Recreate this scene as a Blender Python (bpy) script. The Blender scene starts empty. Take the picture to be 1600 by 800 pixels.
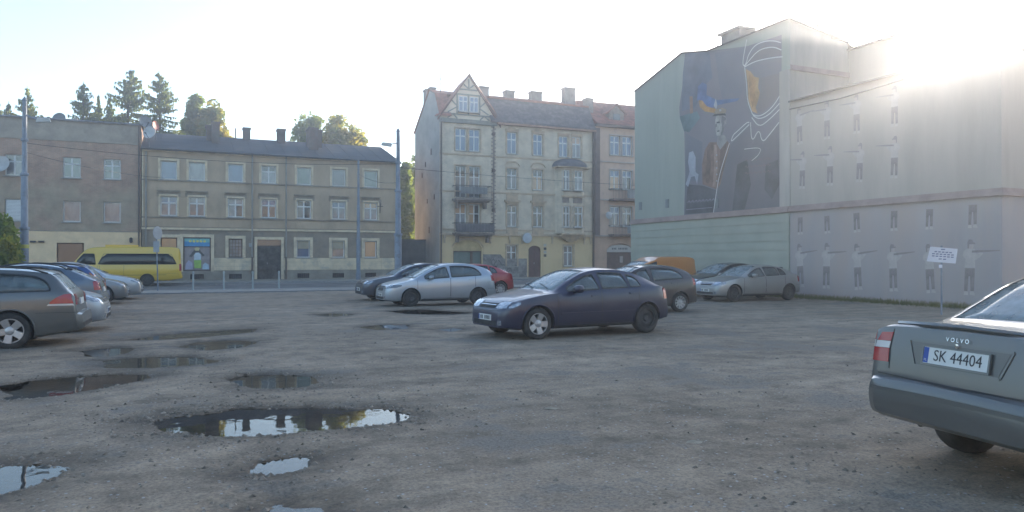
import bpy, bmesh, math, random
import numpy as np
from mathutils import Vector, Matrix
from mathutils.bvhtree import BVHTree

# ------------------------------------------------------------------ frame
# world x = along the main street (to the right and away), world y = across it (away), z up
FPX, HY, CAMZ = 1150.0, 404.0, 1.55
PHI = math.atan(1150.0 / 2576.0)
SP, CP = math.sin(PHI), math.cos(PHI)
SC = bpy.context.scene
COL = SC.collection

# ------------------------------------------------------------------ camera
cam_d = bpy.data.cameras.new("camera")
cam = bpy.data.objects.new("camera", cam_d)
COL.objects.link(cam)
cam_d.sensor_width = 36.0
cam_d.lens = 36.0 * FPX / 1600.0
cam_d.clip_start = 0.05
cam_d.clip_end = 4000.0
cam.location = (0, 0, CAMZ)
cam.rotation_euler = (math.radians(90.0) + math.atan((HY - 400.0) / FPX), 0, -PHI)
SC.camera = cam

# ------------------------------------------------------------------ sky, sun, exposure
SUN_AZ_CAM = math.atan((1488 - 800) / FPX)          # right of the view axis
SUN_EL = math.radians(13.7)
az = PHI + SUN_AZ_CAM                               # clockwise from +y
world = bpy.data.worlds.new("World")
SC.world = world
world.use_nodes = True
wn, wl = world.node_tree.nodes, world.node_tree.links
bg = wn["Background"]
sky = wn.new("ShaderNodeTexSky")
sky.sky_type = 'NISHITA'
sky.sun_disc = False
sky.sun_elevation = SUN_EL
sky.sun_rotation = az
sky.altitude = 250
sky.air_density = 1.0
sky.dust_density = 1.2
sky.ozone_density = 1.8
wl.new(sky.outputs[0], bg.inputs[0])
bg.inputs[1].default_value = 0.15
sun_d = bpy.data.lights.new("sun", 'SUN')
sun = bpy.data.objects.new("sun", sun_d)
COL.objects.link(sun)
sun_d.energy = 3.8
sun_d.angle = math.radians(0.5)
sun_d.color = (1.0, 0.87, 0.72)
sdir = Vector((math.sin(az) * math.cos(SUN_EL), math.cos(az) * math.cos(SUN_EL), math.sin(SUN_EL)))
sun.rotation_euler = sdir.to_track_quat('Z', 'Y').to_euler()
vs = SC.view_settings
vs.view_transform = 'Standard'
vs.look = 'None'
vs.gamma = 1.0
vs.use_curve_mapping = False
vs.exposure = 1.63
SC.cycles.max_bounces = 8
SC.cycles.transparent_max_bounces = 12
SC.cycles.volume_bounces = 1
SC.cycles.sample_clamp_indirect = 6.0

# ------------------------------------------------------------------ helpers
def ray(px):
    a = (px - 800.0) / FPX
    return SP + CP * a, CP - SP * a          # (x, y) per metre of depth

def ground_at(px, py):
    t = FPX * CAMZ / (py - HY)
    rx, ry = ray(px)
    return t * rx, t * ry

def on_y(px, y0):                              # x and depth where the view column meets the plane y = y0
    rx, ry = ray(px)
    t = y0 / ry
    return t * rx, t

def on_x(px, x0):
    rx, ry = ray(px)
    t = x0 / rx
    return t * ry, t

def zat(py, t):
    return CAMZ + (HY - py) / FPX * t

class MB:
    def __init__(s):
        s.v, s.f = [], []
    def quad(s, a, b, c, d):
        n = len(s.v); s.v += [a, b, c, d]; s.f.append((n, n+1, n+2, n+3)); return s
    def poly(s, pts):
        n = len(s.v); s.v += list(pts); s.f.append(tuple(range(n, n+len(pts)))); return s
    def box(s, x0, x1, y0, y1, z0, z1):
        n = len(s.v)
        s.v += [(x0,y0,z0),(x1,y0,z0),(x1,y1,z0),(x0,y1,z0),(x0,y0,z1),(x1,y0,z1),(x1,y1,z1),(x0,y1,z1)]
        for f in ((0,3,2,1),(4,5,6,7),(0,1,5,4),(1,2,6,5),(2,3,7,6),(3,0,4,7)):
            s.f.append(tuple(n+i for i in f))
        return s
    def prism(s, pts, y0, y1):
        """outline in (x,z), counter-clockwise seen from -y, swept from y0 to y1"""
        n, k = len(s.v), len(pts)
        s.v += [(p[0], y0, p[1]) for p in pts] + [(p[0], y1, p[1]) for p in pts]
        s.f.append(tuple(range(n, n+k)))
        s.f.append(tuple(range(n+2*k-1, n+k-1, -1)))
        for i in range(k):
            j = (i+1) % k
            s.f.append((n+j, n+i, n+k+i, n+k+j))
        return s
    def tube(s, path, rad, k=8, caps=True):
        path = [Vector(p) for p in path]
        if not isinstance(rad, (list, tuple)): rad = [rad]*len(path)
        n = len(s.v); up = None
        for i, p in enumerate(path):
            d = (path[min(i+1, len(path)-1)] - path[max(i-1, 0)]).normalized()
            ref = Vector((0,0,1)) if abs(d.z) < 0.95 else Vector((1,0,0))
            a = d.cross(ref).normalized(); b = d.cross(a).normalized()
            for j in range(k):
                t = 2*math.pi*j/k
                s.v.append(tuple(p + (a*math.cos(t) + b*math.sin(t))*rad[i]))
        for i in range(len(path)-1):
            for j in range(k):
                a0 = n+i*k+j; a1 = n+i*k+(j+1)%k
                s.f.append((a0, a1, a1+k, a0+k))
        if caps:
            s.f.append(tuple(n+j for j in range(k)))
            m = n+(len(path)-1)*k
            s.f.append(tuple(m+j for j in reversed(range(k))))
        return s
    def lathe(s, prof, k=24, axis='y', c=(0,0,0), closed=False):
        """prof: list of (radius, offset along axis)"""
        n = len(s.v)
        for r, h in prof:
            for j in range(k):
                t = 2*math.pi*j/k
                if axis == 'y': s.v.append((c[0]+r*math.cos(t), c[1]+h, c[2]+r*math.sin(t)))
                else: s.v.append((c[0]+r*math.cos(t), c[1]+r*math.sin(t), c[2]+h))
        m = len(prof)
        for i in range(m if closed else m-1):
            for j in range(k):
                a = n+i*k+j; b = n+i*k+(j+1)%k
                c2 = n+((i+1)%m)*k+(j+1)%k; d = n+((i+1)%m)*k+j
                s.f.append((a, b, c2, d))
        return s
    def mesh(s, name, mat=None, smooth=False, angle=None, recalc=True):
        me = bpy.data.meshes.new(name)
        me.from_pydata(s.v, [], s.f)
        if recalc:
            bm = bmesh.new(); bm.from_mesh(me)
            bmesh.ops.recalc_face_normals(bm, faces=bm.faces[:])
            bm.to_mesh(me); bm.free()
        if mat: me.materials.append(mat)
        if smooth or angle:
            me.shade_smooth()
            if angle: me.set_sharp_from_angle(angle=math.radians(angle))
        me.update()
        return me
    def build(s, name, mat, parent=None, smooth=False, angle=None, loc=(0,0,0), rot=(0,0,0), recalc=True):
        return link(name, s.mesh(name, mat, smooth, angle, recalc), parent, loc, rot)

def link(name, data, parent=None, loc=(0,0,0), rot=(0,0,0)):
    o = bpy.data.objects.new(name, data)
    COL.objects.link(o)
    o.parent = parent
    o.location = loc
    o.rotation_euler = rot
    return o

def tag(o, label=None, cat=None, group=None, kind=None):
    if label: o["label"] = label
    if cat: o["category"] = cat
    if group: o["group"] = group
    if kind: o["kind"] = kind
    return o

def thing(name, label, cat, loc=(0,0,0), rz=0.0, group=None):
    return tag(link(name, None, None, loc, (0,0,rz)), label, cat, group)

# ------------------------------------------------------------------ materials
MATS = {}
def pmat(name, col, rough=0.85, var=0.12, scale=2.0, bump=0.15, bscale=25.0, metal=0.0, coat=0.0,
         col2=None, spec=0.4, stretch=(1,1,1), bdist=0.02, mix2=None, m2scale=0.6, m2lo=0.5, m2hi=0.62):
    """principled material with noise driven colour variation (col..col2) and fine bump; mix2 = stains of a second colour"""
    if name in MATS: return MATS[name]
    m = bpy.data.materials.new(name); m.use_nodes = True
    n, l = m.node_tree.nodes, m.node_tree.links
    b = n["Principled BSDF"]
    b.inputs["Roughness"].default_value = rough
    b.inputs["Metallic"].default_value = metal
    b.inputs["Specular IOR Level"].default_value = spec
    if coat:
        b.inputs["Coat Weight"].default_value = coat
        b.inputs["Coat Roughness"].default_value = 0.06
    tc = n.new("ShaderNodeTexCoord"); mp = n.new("ShaderNodeMapping")
    mp.inputs["Scale"].default_value = stretch
    l.new(tc.outputs["Object"], mp.inputs[0])
    ns = n.new("ShaderNodeTexNoise"); ns.inputs["Scale"].default_value = scale
    ns.inputs["Detail"].default_value = 7; ns.inputs["Roughness"].default_value = 0.62
    l.new(mp.outputs[0], ns.inputs["Vector"])
    rp = n.new("ShaderNodeValToRGB")
    c2 = col2 or tuple(c*(1-2*var) for c in col)
    c1 = col if col2 else tuple(min(1, c*(1+var)) for c in col)
    rp.color_ramp.elements[0].position = 0.32; rp.color_ramp.elements[1].position = 0.68
    rp.color_ramp.elements[0].color = (*c2, 1); rp.color_ramp.elements[1].color = (*c1, 1)
    l.new(ns.outputs[0], rp.inputs[0])
    out = rp.outputs[0]
    if mix2:
        n2 = n.new("ShaderNodeTexNoise"); n2.inputs["Scale"].default_value = m2scale
        n2.inputs["Detail"].default_value = 9; n2.inputs["Roughness"].default_value = 0.7
        l.new(mp.outputs[0], n2.inputs["Vector"])
        r2 = n.new("ShaderNodeMapRange")
        r2.inputs[1].default_value = m2lo; r2.inputs[2].default_value = m2hi
        l.new(n2.outputs[0], r2.inputs[0])
        mx = n.new("ShaderNodeMix"); mx.data_type = 'RGBA'
        l.new(r2.outputs[0], mx.inputs[0]); l.new(out, mx.inputs[6]); mx.inputs[7].default_value = (*mix2, 1)
        out = mx.outputs[2]
    l.new(out, b.inputs["Base Color"])
    if bump:
        nb = n.new("ShaderNodeTexNoise"); nb.inputs["Scale"].default_value = bscale
        nb.inputs["Detail"].default_value = 6
        l.new(tc.outputs["Object"], nb.inputs["Vector"])
        bp = n.new("ShaderNodeBump"); bp.inputs["Strength"].default_value = bump
        bp.inputs["Distance"].default_value = bdist
        l.new(nb.outputs[0], bp.inputs["Height"]); l.new(bp.outputs[0], b.inputs["Normal"])
    MATS[name] = m
    return m

def brick_mat(name, c1, c2, mortar, scale, plaster=None, m_lo=0.5, m_hi=0.58, m_scale=0.35, grade=None, bump=0.4):
    """brick courses; plaster = colour of render that covers part of them"""
    m = bpy.data.materials.new(name); m.use_nodes = True
    n, l = m.node_tree.nodes, m.node_tree.links
    b = n["Principled BSDF"]; b.inputs["Roughness"].default_value = 0.9
    b.inputs["Specular IOR Level"].default_value = 0.25
    tc = n.new("ShaderNodeTexCoord")
    sx = n.new("ShaderNodeSeparateXYZ"); cx = n.new("ShaderNodeCombineXYZ")
    ad = n.new("ShaderNodeMath"); ad.operation = 'ADD'
    l.new(tc.outputs["Object"], sx.inputs[0])
    l.new(sx.outputs[0], ad.inputs[0]); l.new(sx.outputs[1], ad.inputs[1])
    l.new(ad.outputs[0], cx.inputs[0]); l.new(sx.outputs[2], cx.inputs[1])
    br = n.new("ShaderNodeTexBrick")
    br.inputs["Scale"].default_value = scale
    br.inputs["Color1"].default_value = (*c1, 1); br.inputs["Color2"].default_value = (*c2, 1)
    br.inputs["Mortar"].default_value = (*mortar, 1)
    br.inputs["Mortar Size"].default_value = 0.018; br.inputs["Brick Width"].default_value = 0.5
    br.inputs["Row Height"].default_value = 0.17
    l.new(cx.outputs[0], br.inputs["Vector"])
    out = br.outputs["Color"]
    ns = n.new("ShaderNodeTexNoise"); ns.inputs["Scale"].default_value = 1.3; ns.inputs["Detail"].default_value = 8
    ns.inputs["Roughness"].default_value = 0.68
    l.new(tc.outputs["Object"], ns.inputs["Vector"])
    r1 = n.new("ShaderNodeMapRange"); r1.inputs[1].default_value = 0.3; r1.inputs[2].default_value = 0.7
    r1.inputs[3].default_value = 0.72; r1.inputs[4].default_value = 1.2
    l.new(ns.outputs[0], r1.inputs[0])
    mu = n.new("ShaderNodeMix"); mu.data_type = 'RGBA'; mu.blend_type = 'MULTIPLY'; mu.inputs[0].default_value = 1
    gc = n.new("ShaderNodeCombineColor")
    for i in range(3): l.new(r1.outputs[0], gc.inputs[i])
    if plaster:
        n2 = n.new("ShaderNodeTexNoise"); n2.inputs["Scale"].default_value = m_scale; n2.inputs["Detail"].default_value = 9
        n2.inputs["Roughness"].default_value = 0.66
        l.new(tc.outputs["Object"], n2.inputs["Vector"])
        src = n2.outputs[0]
        if grade:                                   # (z lo, z hi, weight): where up the wall the render survives
            z0, z1, w = grade
            g = n.new("ShaderNodeMapRange"); g.interpolation_type = 'SMOOTHSTEP'
            g.inputs[1].default_value = z0; g.inputs[2].default_value = z1
            g.inputs[3].default_value = w; g.inputs[4].default_value = -w
            l.new(sx.outputs[2], g.inputs[0])
            a2 = n.new("ShaderNodeMath"); a2.operation = 'ADD'
            l.new(src, a2.inputs[0]); l.new(g.outputs[0], a2.inputs[1]); src = a2.outputs[0]
        r2 = n.new("ShaderNodeMapRange"); r2.inputs[1].default_value = m_lo; r2.inputs[2].default_value = m_hi
        l.new(src, r2.inputs[0])
        mx = n.new("ShaderNodeMix"); mx.data_type = 'RGBA'
        l.new(r2.outputs[0], mx.inputs[0]); l.new(out, mx.inputs[6]); mx.inputs[7].default_value = (*plaster, 1)
        out = mx.outputs[2]
    l.new(out, mu.inputs[6]); l.new(gc.outputs[0], mu.inputs[7])
    l.new(mu.outputs[2], b.inputs["Base Color"])
    bp = n.new("ShaderNodeBump"); bp.inputs["Strength"].default_value = bump; bp.inputs["Distance"].default_value = 0.02
    l.new(br.outputs["Fac"], bp.inputs["Height"]); bp.invert = True
    l.new(bp.outputs[0], b.inputs["Normal"])
    MATS[name] = m
    return m

def paint(name, col, metal=0.35, rough=0.32, dirt=0.35, coat=0.9):
    """car paint under clear coat, with road dust climbing up from the sills"""
    m = bpy.data.materials.new(name); m.use_nodes = True
    n, l = m.node_tree.nodes, m.node_tree.links
    b = n["Principled BSDF"]
    b.inputs["Metallic"].default_value = metal
    b.inputs["Coat Weight"].default_value = 0.9
    b.inputs["Coat Roughness"].default_value = 0.05
    tc = n.new("ShaderNodeTexCoord"); sx = n.new("ShaderNodeSeparateXYZ")
    l.new(tc.outputs["Object"], sx.inputs[0])
    ns = n.new("ShaderNodeTexNoise"); ns.inputs["Scale"].default_value = 3.0; ns.inputs["Detail"].default_value = 8
    l.new(tc.outputs["Object"], ns.inputs["Vector"])
    mr = n.new("ShaderNodeMapRange"); mr.inputs[1].default_value = 0.75; mr.inputs[2].default_value = 0.2
    mr.inputs[3].default_value = dirt*0.12; mr.inputs[4].default_value = dirt
    l.new(sx.outputs[2], mr.inputs[0])
    mm = n.new("ShaderNodeMath"); mm.operation = 'MULTIPLY'
    m2 = n.new("ShaderNodeMath"); m2.operation = 'MULTIPLY'; m2.inputs[1].default_value = 1.9
    l.new(ns.outputs[0], m2.inputs[0]); l.new(m2.outputs[0], mm.inputs[0]); l.new(mr.outputs[0], mm.inputs[1])
    mx = n.new("ShaderNodeMix"); mx.data_type = 'RGBA'
    mx.inputs[6].default_value = (*col, 1); mx.inputs[7].default_value = (0.15, 0.135, 0.115, 1)
    l.new(mm.outputs[0], mx.inputs[0]); l.new(mx.outputs[2], b.inputs["Base Color"])
    r2 = n.new("ShaderNodeMapRange"); r2.inputs[3].default_value = rough; r2.inputs[4].default_value = 0.85
    l.new(mm.outputs[0], r2.inputs[0]); l.new(r2.outputs[0], b.inputs["Roughness"])
    r3 = n.new("ShaderNodeMapRange"); r3.inputs[2].default_value = 0.5
    r3.inputs[3].default_value = coat; r3.inputs[4].default_value = 0.15
    l.new(mm.outputs[0], r3.inputs[0]); l.new(r3.outputs[0], b.inputs["Coat Weight"])
    MATS[name] = m
    return m

def simple(name, col, rough=0.5, metal=0.0, spec=0.5, ior=1.5, coat=0.0):
    if name in MATS: return MATS[name]
    m = bpy.data.materials.new(name); m.use_nodes = True
    b = m.node_tree.nodes["Principled BSDF"]
    b.inputs["Base Color"].default_value = (*col, 1)
    b.inputs["Roughness"].default_value = rough
    b.inputs["Metallic"].default_value = metal
    b.inputs["Specular IOR Level"].default_value = spec
    b.inputs["IOR"].default_value = ior
    b.inputs["Coat Weight"].default_value = coat
    MATS[name] = m
    return m

def thin_glass(name, tint, ior=1.6, dew=0.0):
    """a pane: tinted see-through with fresnel reflection"""
    m = bpy.data.materials.new(name); m.use_nodes = True
    n, l = m.node_tree.nodes, m.node_tree.links
    n.remove(n["Principled BSDF"])
    tr = n.new("ShaderNodeBsdfTransparent"); tr.inputs[0].default_value = (*tint, 1)
    gl = n.new("ShaderNodeBsdfGlossy"); gl.inputs["Roughness"].default_value = 0.04
    fr = n.new("ShaderNodeFresnel"); fr.inputs[0].default_value = ior
    mx = n.new("ShaderNodeMixShader")
    l.new(fr.outputs[0], mx.inputs[0]); l.new(tr.outputs[0], mx.inputs[1]); l.new(gl.outputs[0], mx.inputs[2])
    out = mx.outputs[0]
    if dew:                                     # film of dew and dust on the glass
        tc = n.new("ShaderNodeTexCoord"); ns = n.new("ShaderNodeTexNoise"); ns.inputs["Scale"].default_value = 7; ns.inputs["Detail"].default_value = 8
        l.new(tc.outputs["Object"], ns.inputs["Vector"])
        mr = n.new("ShaderNodeMapRange"); mr.inputs[1].default_value = 0.3; mr.inputs[2].default_value = 0.7
        mr.inputs[3].default_value = dew*0.6; mr.inputs[4].default_value = dew*1.35
        l.new(ns.outputs[0], mr.inputs[0])
        df = n.new("ShaderNodeBsdfDiffuse"); df.inputs[0].default_value = (0.62, 0.68, 0.67, 1)
        m2 = n.new("ShaderNodeMixShader")
        l.new(mr.outputs[0], m2.inputs[0]); l.new(out, m2.inputs[1]); l.new(df.outputs[0], m2.inputs[2]); out = m2.outputs[0]
    l.new(out, n["Material Output"].inputs[0])
    MATS[name] = m
    return m
# ------------------------------------------------------------------ ground
def fbm(x, y, seed=0, octs=5, f0=1.0, gain=0.5):
    """value noise on arrays"""
    out = np.zeros_like(x); amp = 1.0; f = f0; tot = 0
    for o in range(octs):
        rs = np.random.RandomState(seed*31+o)
        tab = rs.rand(256, 256)
        xs, ys = x*f+rs.rand()*100+1000, y*f+rs.rand()*100+1000
        xi, yi = np.floor(xs).astype(int), np.floor(ys).astype(int)
        fx, fy = xs-xi, ys-yi
        fx = fx*fx*(3-2*fx); fy = fy*fy*(3-2*fy)
        a = tab[xi % 256, yi % 256]; b = tab[(xi+1) % 256, yi % 256]
        c = tab[xi % 256, (yi+1) % 256]; d = tab[(xi+1) % 256, (yi+1) % 256]
        out += amp*((a*(1-fx)+b*fx)*(1-fy)+(c*(1-fx)+d*fx)*fy-0.5)
        tot += amp; amp *= gain; f *= 2.03
    return out/tot

# shorelines of the puddles, seen in the photograph and laid out on the ground
PUDDLES = [
    ([(243,657),(268,651),(330,645),(372,637),(440,638),(520,638),(600,640),(628,647),(618,655),(560,664),(480,671),(410,678),(330,679),(268,673)], 'wide sky mirroring puddle in the middle of the lot', 0.05),
    ([(360,592),(385,586),(440,585),(482,588),(496,596),(480,602),(430,605),(380,602)], 'oval puddle just behind the widest puddle', 0.04),
    ([(6,602),(55,593),(120,588),(180,584),(234,583),(222,593),(160,604),(100,614),(40,620)], 'long puddle at the left below the estate car', 0.045),
    ([(162,563),(230,557),(300,557),(343,563),(310,569),(240,573),(175,573)], 'spindle shaped puddle mirroring the grey house', 0.04),
    ([(132,547),(165,543),(208,543),(200,549),(168,556),(136,555)], 'small dark puddle behind the estate car bumper', 0.035),
    ([(278,541),(310,534),(360,531),(398,533),(380,541),(330,546)], 'narrow puddle nearer than the long thin one', 0.035),
    ([(190,531),(250,524),(330,517),(398,513),(392,518),(320,525),(250,530)], 'long thin puddle trailing to the left row of cars', 0.03),
    ([(562,511),(590,507),(636,507),(632,513),(590,515)], 'short puddle left of the dark blue hatchback nose', 0.03),
    ([(606,486),(650,483),(740,488),(700,491),(640,490)], 'flat puddle in front of the silver car wheels', 0.03),
    ([(492,491),(520,489),(556,491),(520,494)], 'tiny puddle far left of the silver car', 0.03),
    ([(-60,735),(0,727),(60,724),(104,729),(86,742),(40,757),(-30,772)], 'puddle cut by the left edge mirroring the sky', 0.05),
    ([(395,738),(402,722),(440,715),(478,713),(470,730),(430,741)], 'shallow gritty puddle below the widest puddle', 0.012),
    ([(412,799),(440,788),(500,790),(512,800),(470,812)], 'shallow puddle at the bottom edge', 0.012),
    ([(686,514),(705,512),(722,514),(704,517)], 'tiny puddle before the dark blue hatchback plate', 0.03),
]
WATER_Z = -0.014
LOT_EDGE = 35.6

def poly_sd(px, py, poly):
    """signed distance, negative inside"""
    n = len(poly); d = np.full(px.shape, 1e9); ins = np.zeros(px.shape, bool)
    for i in range(n):
        ax, ay = poly[i]; bx, by = poly[(i+1) % n]
        ex, ey = bx-ax, by-ay
        t = np.clip(((px-ax)*ex+(py-ay)*ey)/(ex*ex+ey*ey+1e-12), 0, 1)
        d = np.minimum(d, np.hypot(px-ax-t*ex, py-ay-t*ey))
        cond = ((ay > py) != (by > py)) & (px < ex*(py-ay)/(by-ay+1e-12)+ax)
        ins ^= cond
    return np.where(ins, -d, d)

PUD_W = [[ground_at(x, y) for x, y in p] for p, _, _ in PUDDLES]

def lot_height(X, Y):
    h = 0.030*fbm(X, Y, 1, 4, 0.16) + 0.034*fbm(X, Y, 2, 5, 0.9) + 0.020*fbm(X, Y, 3, 4, 4.0)
    rough = np.clip(fbm(X, Y, 7, 4, 0.35)*4+0.35, 0, 1)
    h += 0.028*rough*np.abs(fbm(X, Y, 4, 4, 9.0)) + 0.010*fbm(X, Y, 5, 3, 22.0)*(0.4+0.6*rough)
    # small potholes and broken edges
    ph = fbm(X, Y, 11, 3, 0.8)
    h -= 0.03*np.clip((ph-0.22)*5, 0, 1)
    wet = np.zeros_like(X)
    for pw, (_, _, dep) in zip(PUD_W, PUDDLES):
        cx = np.mean([p[0] for p in pw]); cy = np.mean([p[1] for p in pw])
        r = max(math.hypot(p[0]-cx, p[1]-cy) for p in pw)+1.3
        m = np.hypot(X-cx, Y-cy) < r
        if not m.any(): continue
        x, y = X[m], Y[m]
        sd = poly_sd(x, y, pw)
        size = min(1.0, r/2.5)
        sd = sd - 0.07*size + 0.16*size*fbm(x, y, 21, 3, 2.2) + 0.05*fbm(x, y, 22, 3, 9.0)
        hm = h[m]
        inside = WATER_Z - np.minimum(dep, -sd*0.16) + 0.12*hm
        k = np.clip(sd/0.45, 0, 1); k = k*k*(3-2*k)
        ragged = np.abs(fbm(x, y, 23, 3, 7.0))*0.03*np.exp(-((sd-0.1)/0.12)**2)
        outside = (WATER_Z+0.004)*(1-k) + np.maximum(hm, -0.006)*k + ragged + 0.05*np.clip(sd, 0, 0.1)
        if dep < 0.02:
            inside = inside + 0.022*np.clip(fbm(x, y, 24, 4, 10.0)+0.03, -0.1, 1)
        h[m] = np.where(sd < 0, np.minimum(inside, hm), np.where(hm < WATER_Z-0.001, hm, outside))
        wet[m] = np.maximum(wet[m], np.clip(1-sd/0.5, 0, 1))
    return h, wet

def ground_mats():
    m = bpy.data.materials.new("lot_dirt"); m.use_nodes = True
    n, l = m.node_tree.nodes, m.node_tree.links
    b = n["Principled BSDF"]; b.inputs["Specular IOR Level"].default_value = 0.35
    tc = n.new("ShaderNodeTexCoord")
    def noise(sc, det=8, ro=0.6, vec=None):
        x = n.new("ShaderNodeTexNoise"); x.inputs["Scale"].default_value = sc
        x.inputs["Detail"].default_value = det; x.inputs["Roughness"].default_value = ro
        l.new(vec or tc.outputs["Object"], x.inputs["Vector"]); return x.outputs[0]
    def ramp(src, stops):
        r = n.new("ShaderNodeValToRGB"); e = r.color_ramp.elements
        e[0].position, e[0].color = stops[0][0], (*stops[0][1], 1)
        e[1].position, e[1].color = stops[-1][0], (*stops[-1][1], 1)
        for p, c in stops[1:-1]:
            q = e.new(p); q.color = (*c, 1)
        l.new(src, r.inputs[0]); return r.outputs[0]
    def mix(f, a, c, mode='MIX'):
        x = n.new("ShaderNodeMix"); x.data_type = 'RGBA'; x.blend_type = mode
        if isinstance(f, float): x.inputs[0].default_value = f
        else: l.new(f, x.inputs[0])
        l.new(a, x.inputs[6])
        if isinstance(c, tuple): x.inputs[7].default_value = (*c, 1)
        else: l.new(c, x.inputs[7])
        return x.outputs[2]
    def rng(src, a, b2, c=0.0, d=1.0):
        x = n.new("ShaderNodeMapRange"); x.inputs[1].default_value = a; x.inputs[2].default_value = b2
        x.inputs[3].default_value = c; x.inputs[4].default_value = d
        l.new(src, x.inputs[0]); return x.outputs[0]
    base = ramp(noise(0.25), [(0.3, (0.20, 0.155, 0.108)), (0.5, (0.268, 0.21, 0.15)), (0.72, (0.325, 0.256, 0.186))])
    mid = ramp(noise(2.2, 9, 0.7), [(0.3, (0.5, 0.5, 0.5)), (0.5, (0.95, 0.94, 0.93)), (0.72, (1.38, 1.36, 1.32))])
    base = mix(1.0, base, mid, 'MULTIPLY')
    fine = ramp(noise(38, 4, 0.75), [(0.3, (0.5, 0.5, 0.5)), (0.5, (1, 1, 1)), (0.7, (1.5, 1.48, 1.42))])
    base = mix(0.8, base, fine, 'MULTIPLY')
    vo = n.new("ShaderNodeTexVoronoi"); vo.inputs["Scale"].default_value = 26
    l.new(tc.outputs["Object"], vo.inputs["Vector"])
    hsel = n.new("ShaderNodeSeparateColor"); l.new(vo.outputs["Color"], hsel.inputs[0])
    st = n.new("ShaderNodeMath"); st.operation = 'MULTIPLY'
    l.new(rng(hsel.outputs[0], 0.86, 0.9), st.inputs[0]); l.new(rng(vo.outputs["Distance"], 0.32, 0.25), st.inputs[1])
    base = mix(st.outputs[0], base, (0.36, 0.345, 0.32))
    # wheel ruts and sweeps, drawn out along the way the cars come and go
    mp = n.new("ShaderNodeMapping"); mp.inputs["Scale"].default_value = (0.22, 1.9, 1); mp.inputs["Rotation"].default_value = (0, 0, 0.45)
    l.new(tc.outputs["Object"], mp.inputs[0])
    rut = ramp(noise(1.0, 6, 0.6, mp.outputs[0]), [(0.34, (0.62, 0.61, 0.6)), (0.5, (1, 1, 1)), (0.66, (1.22, 1.2, 1.17))])
    base = mix(0.55, base, rut, 'MULTIPLY')
    # old asphalt showing through
    pa = rng(noise(0.55, 9, 0.7), 0.54, 0.6)
    base = mix(pa, base, mix(1.0, fine, (0.185, 0.157, 0.125), 'MULTIPLY'))
    at = n.new("ShaderNodeAttribute"); at.attribute_name = "wet"
    wetf = n.new("ShaderNodeMath"); wetf.operation = 'MULTIPLY'
    l.new(at.outputs["Fac"], wetf.inputs[0]); l.new(rng(noise(3.5, 6), 0.3, 0.6, 0.35, 1.0), wetf.inputs[1])
    base = mix(wetf.outputs[0], base, mix(1.0, base, (0.36, 0.34, 0.31), 'MULTIPLY'))
    l.new(base, b.inputs["Base Color"])
    l.new(rng(wetf.outputs[0], 0, 1, 0.92, 0.8), b.inputs["Roughness"])
    bp = n.new("ShaderNodeBump"); bp.inputs["Strength"].default_value = 0.7; bp.inputs["Distance"].default_value = 0.012
    ad = n.new("ShaderNodeMath"); ad.operation = 'ADD'
    l.new(noise(30, 6, 0.7), ad.inputs[0]); l.new(st.outputs[0], ad.inputs[1])
    l.new(ad.outputs[0], bp.inputs["Height"]); l.new(bp.outputs[0], b.inputs["Normal"])
    w = bpy.data.materials.new("puddle_water"); w.use_nodes = True
    n2, l2 = w.node_tree.nodes, w.node_tree.links
    n2.remove(n2["Principled BSDF"])
    tr = n2.new("ShaderNodeBsdfTransparent"); tr.inputs[0].default_value = (0.62, 0.56, 0.47, 1)
    gl = n2.new("ShaderNodeBsdfGlossy"); gl.inputs["Roughness"].default_value = 0.02
    fr = n2.new("ShaderNodeFresnel"); fr.inputs[0].default_value = 1.38
    mx = n2.new("ShaderNodeMixShader")
    wv = n2.new("ShaderNodeTexNoise"); wv.inputs["Scale"].default_value = 3.0; wv.inputs["Detail"].default_value = 2
    tcw = n2.new("ShaderNodeTexCoord"); l2.new(tcw.outputs["Object"], wv.inputs["Vector"])
    bw = n2.new("ShaderNodeBump"); bw.inputs["Strength"].default_value = 0.06; bw.inputs["Distance"].default_value = 0.02
    l2.new(wv.outputs[0], bw.inputs["Height"]); l2.new(bw.outputs[0], gl.inputs["Normal"])
    l2.new(fr.outputs[0], mx.inputs[0]); l2.new(tr.outputs[0], mx.inputs[1]); l2.new(gl.outputs[0], mx.inputs[2])
    l2.new(mx.outputs[0], n2["Material Output"].inputs[0])
    return m, w

LOT_MAT, WATER_MAT = ground_mats()

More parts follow.
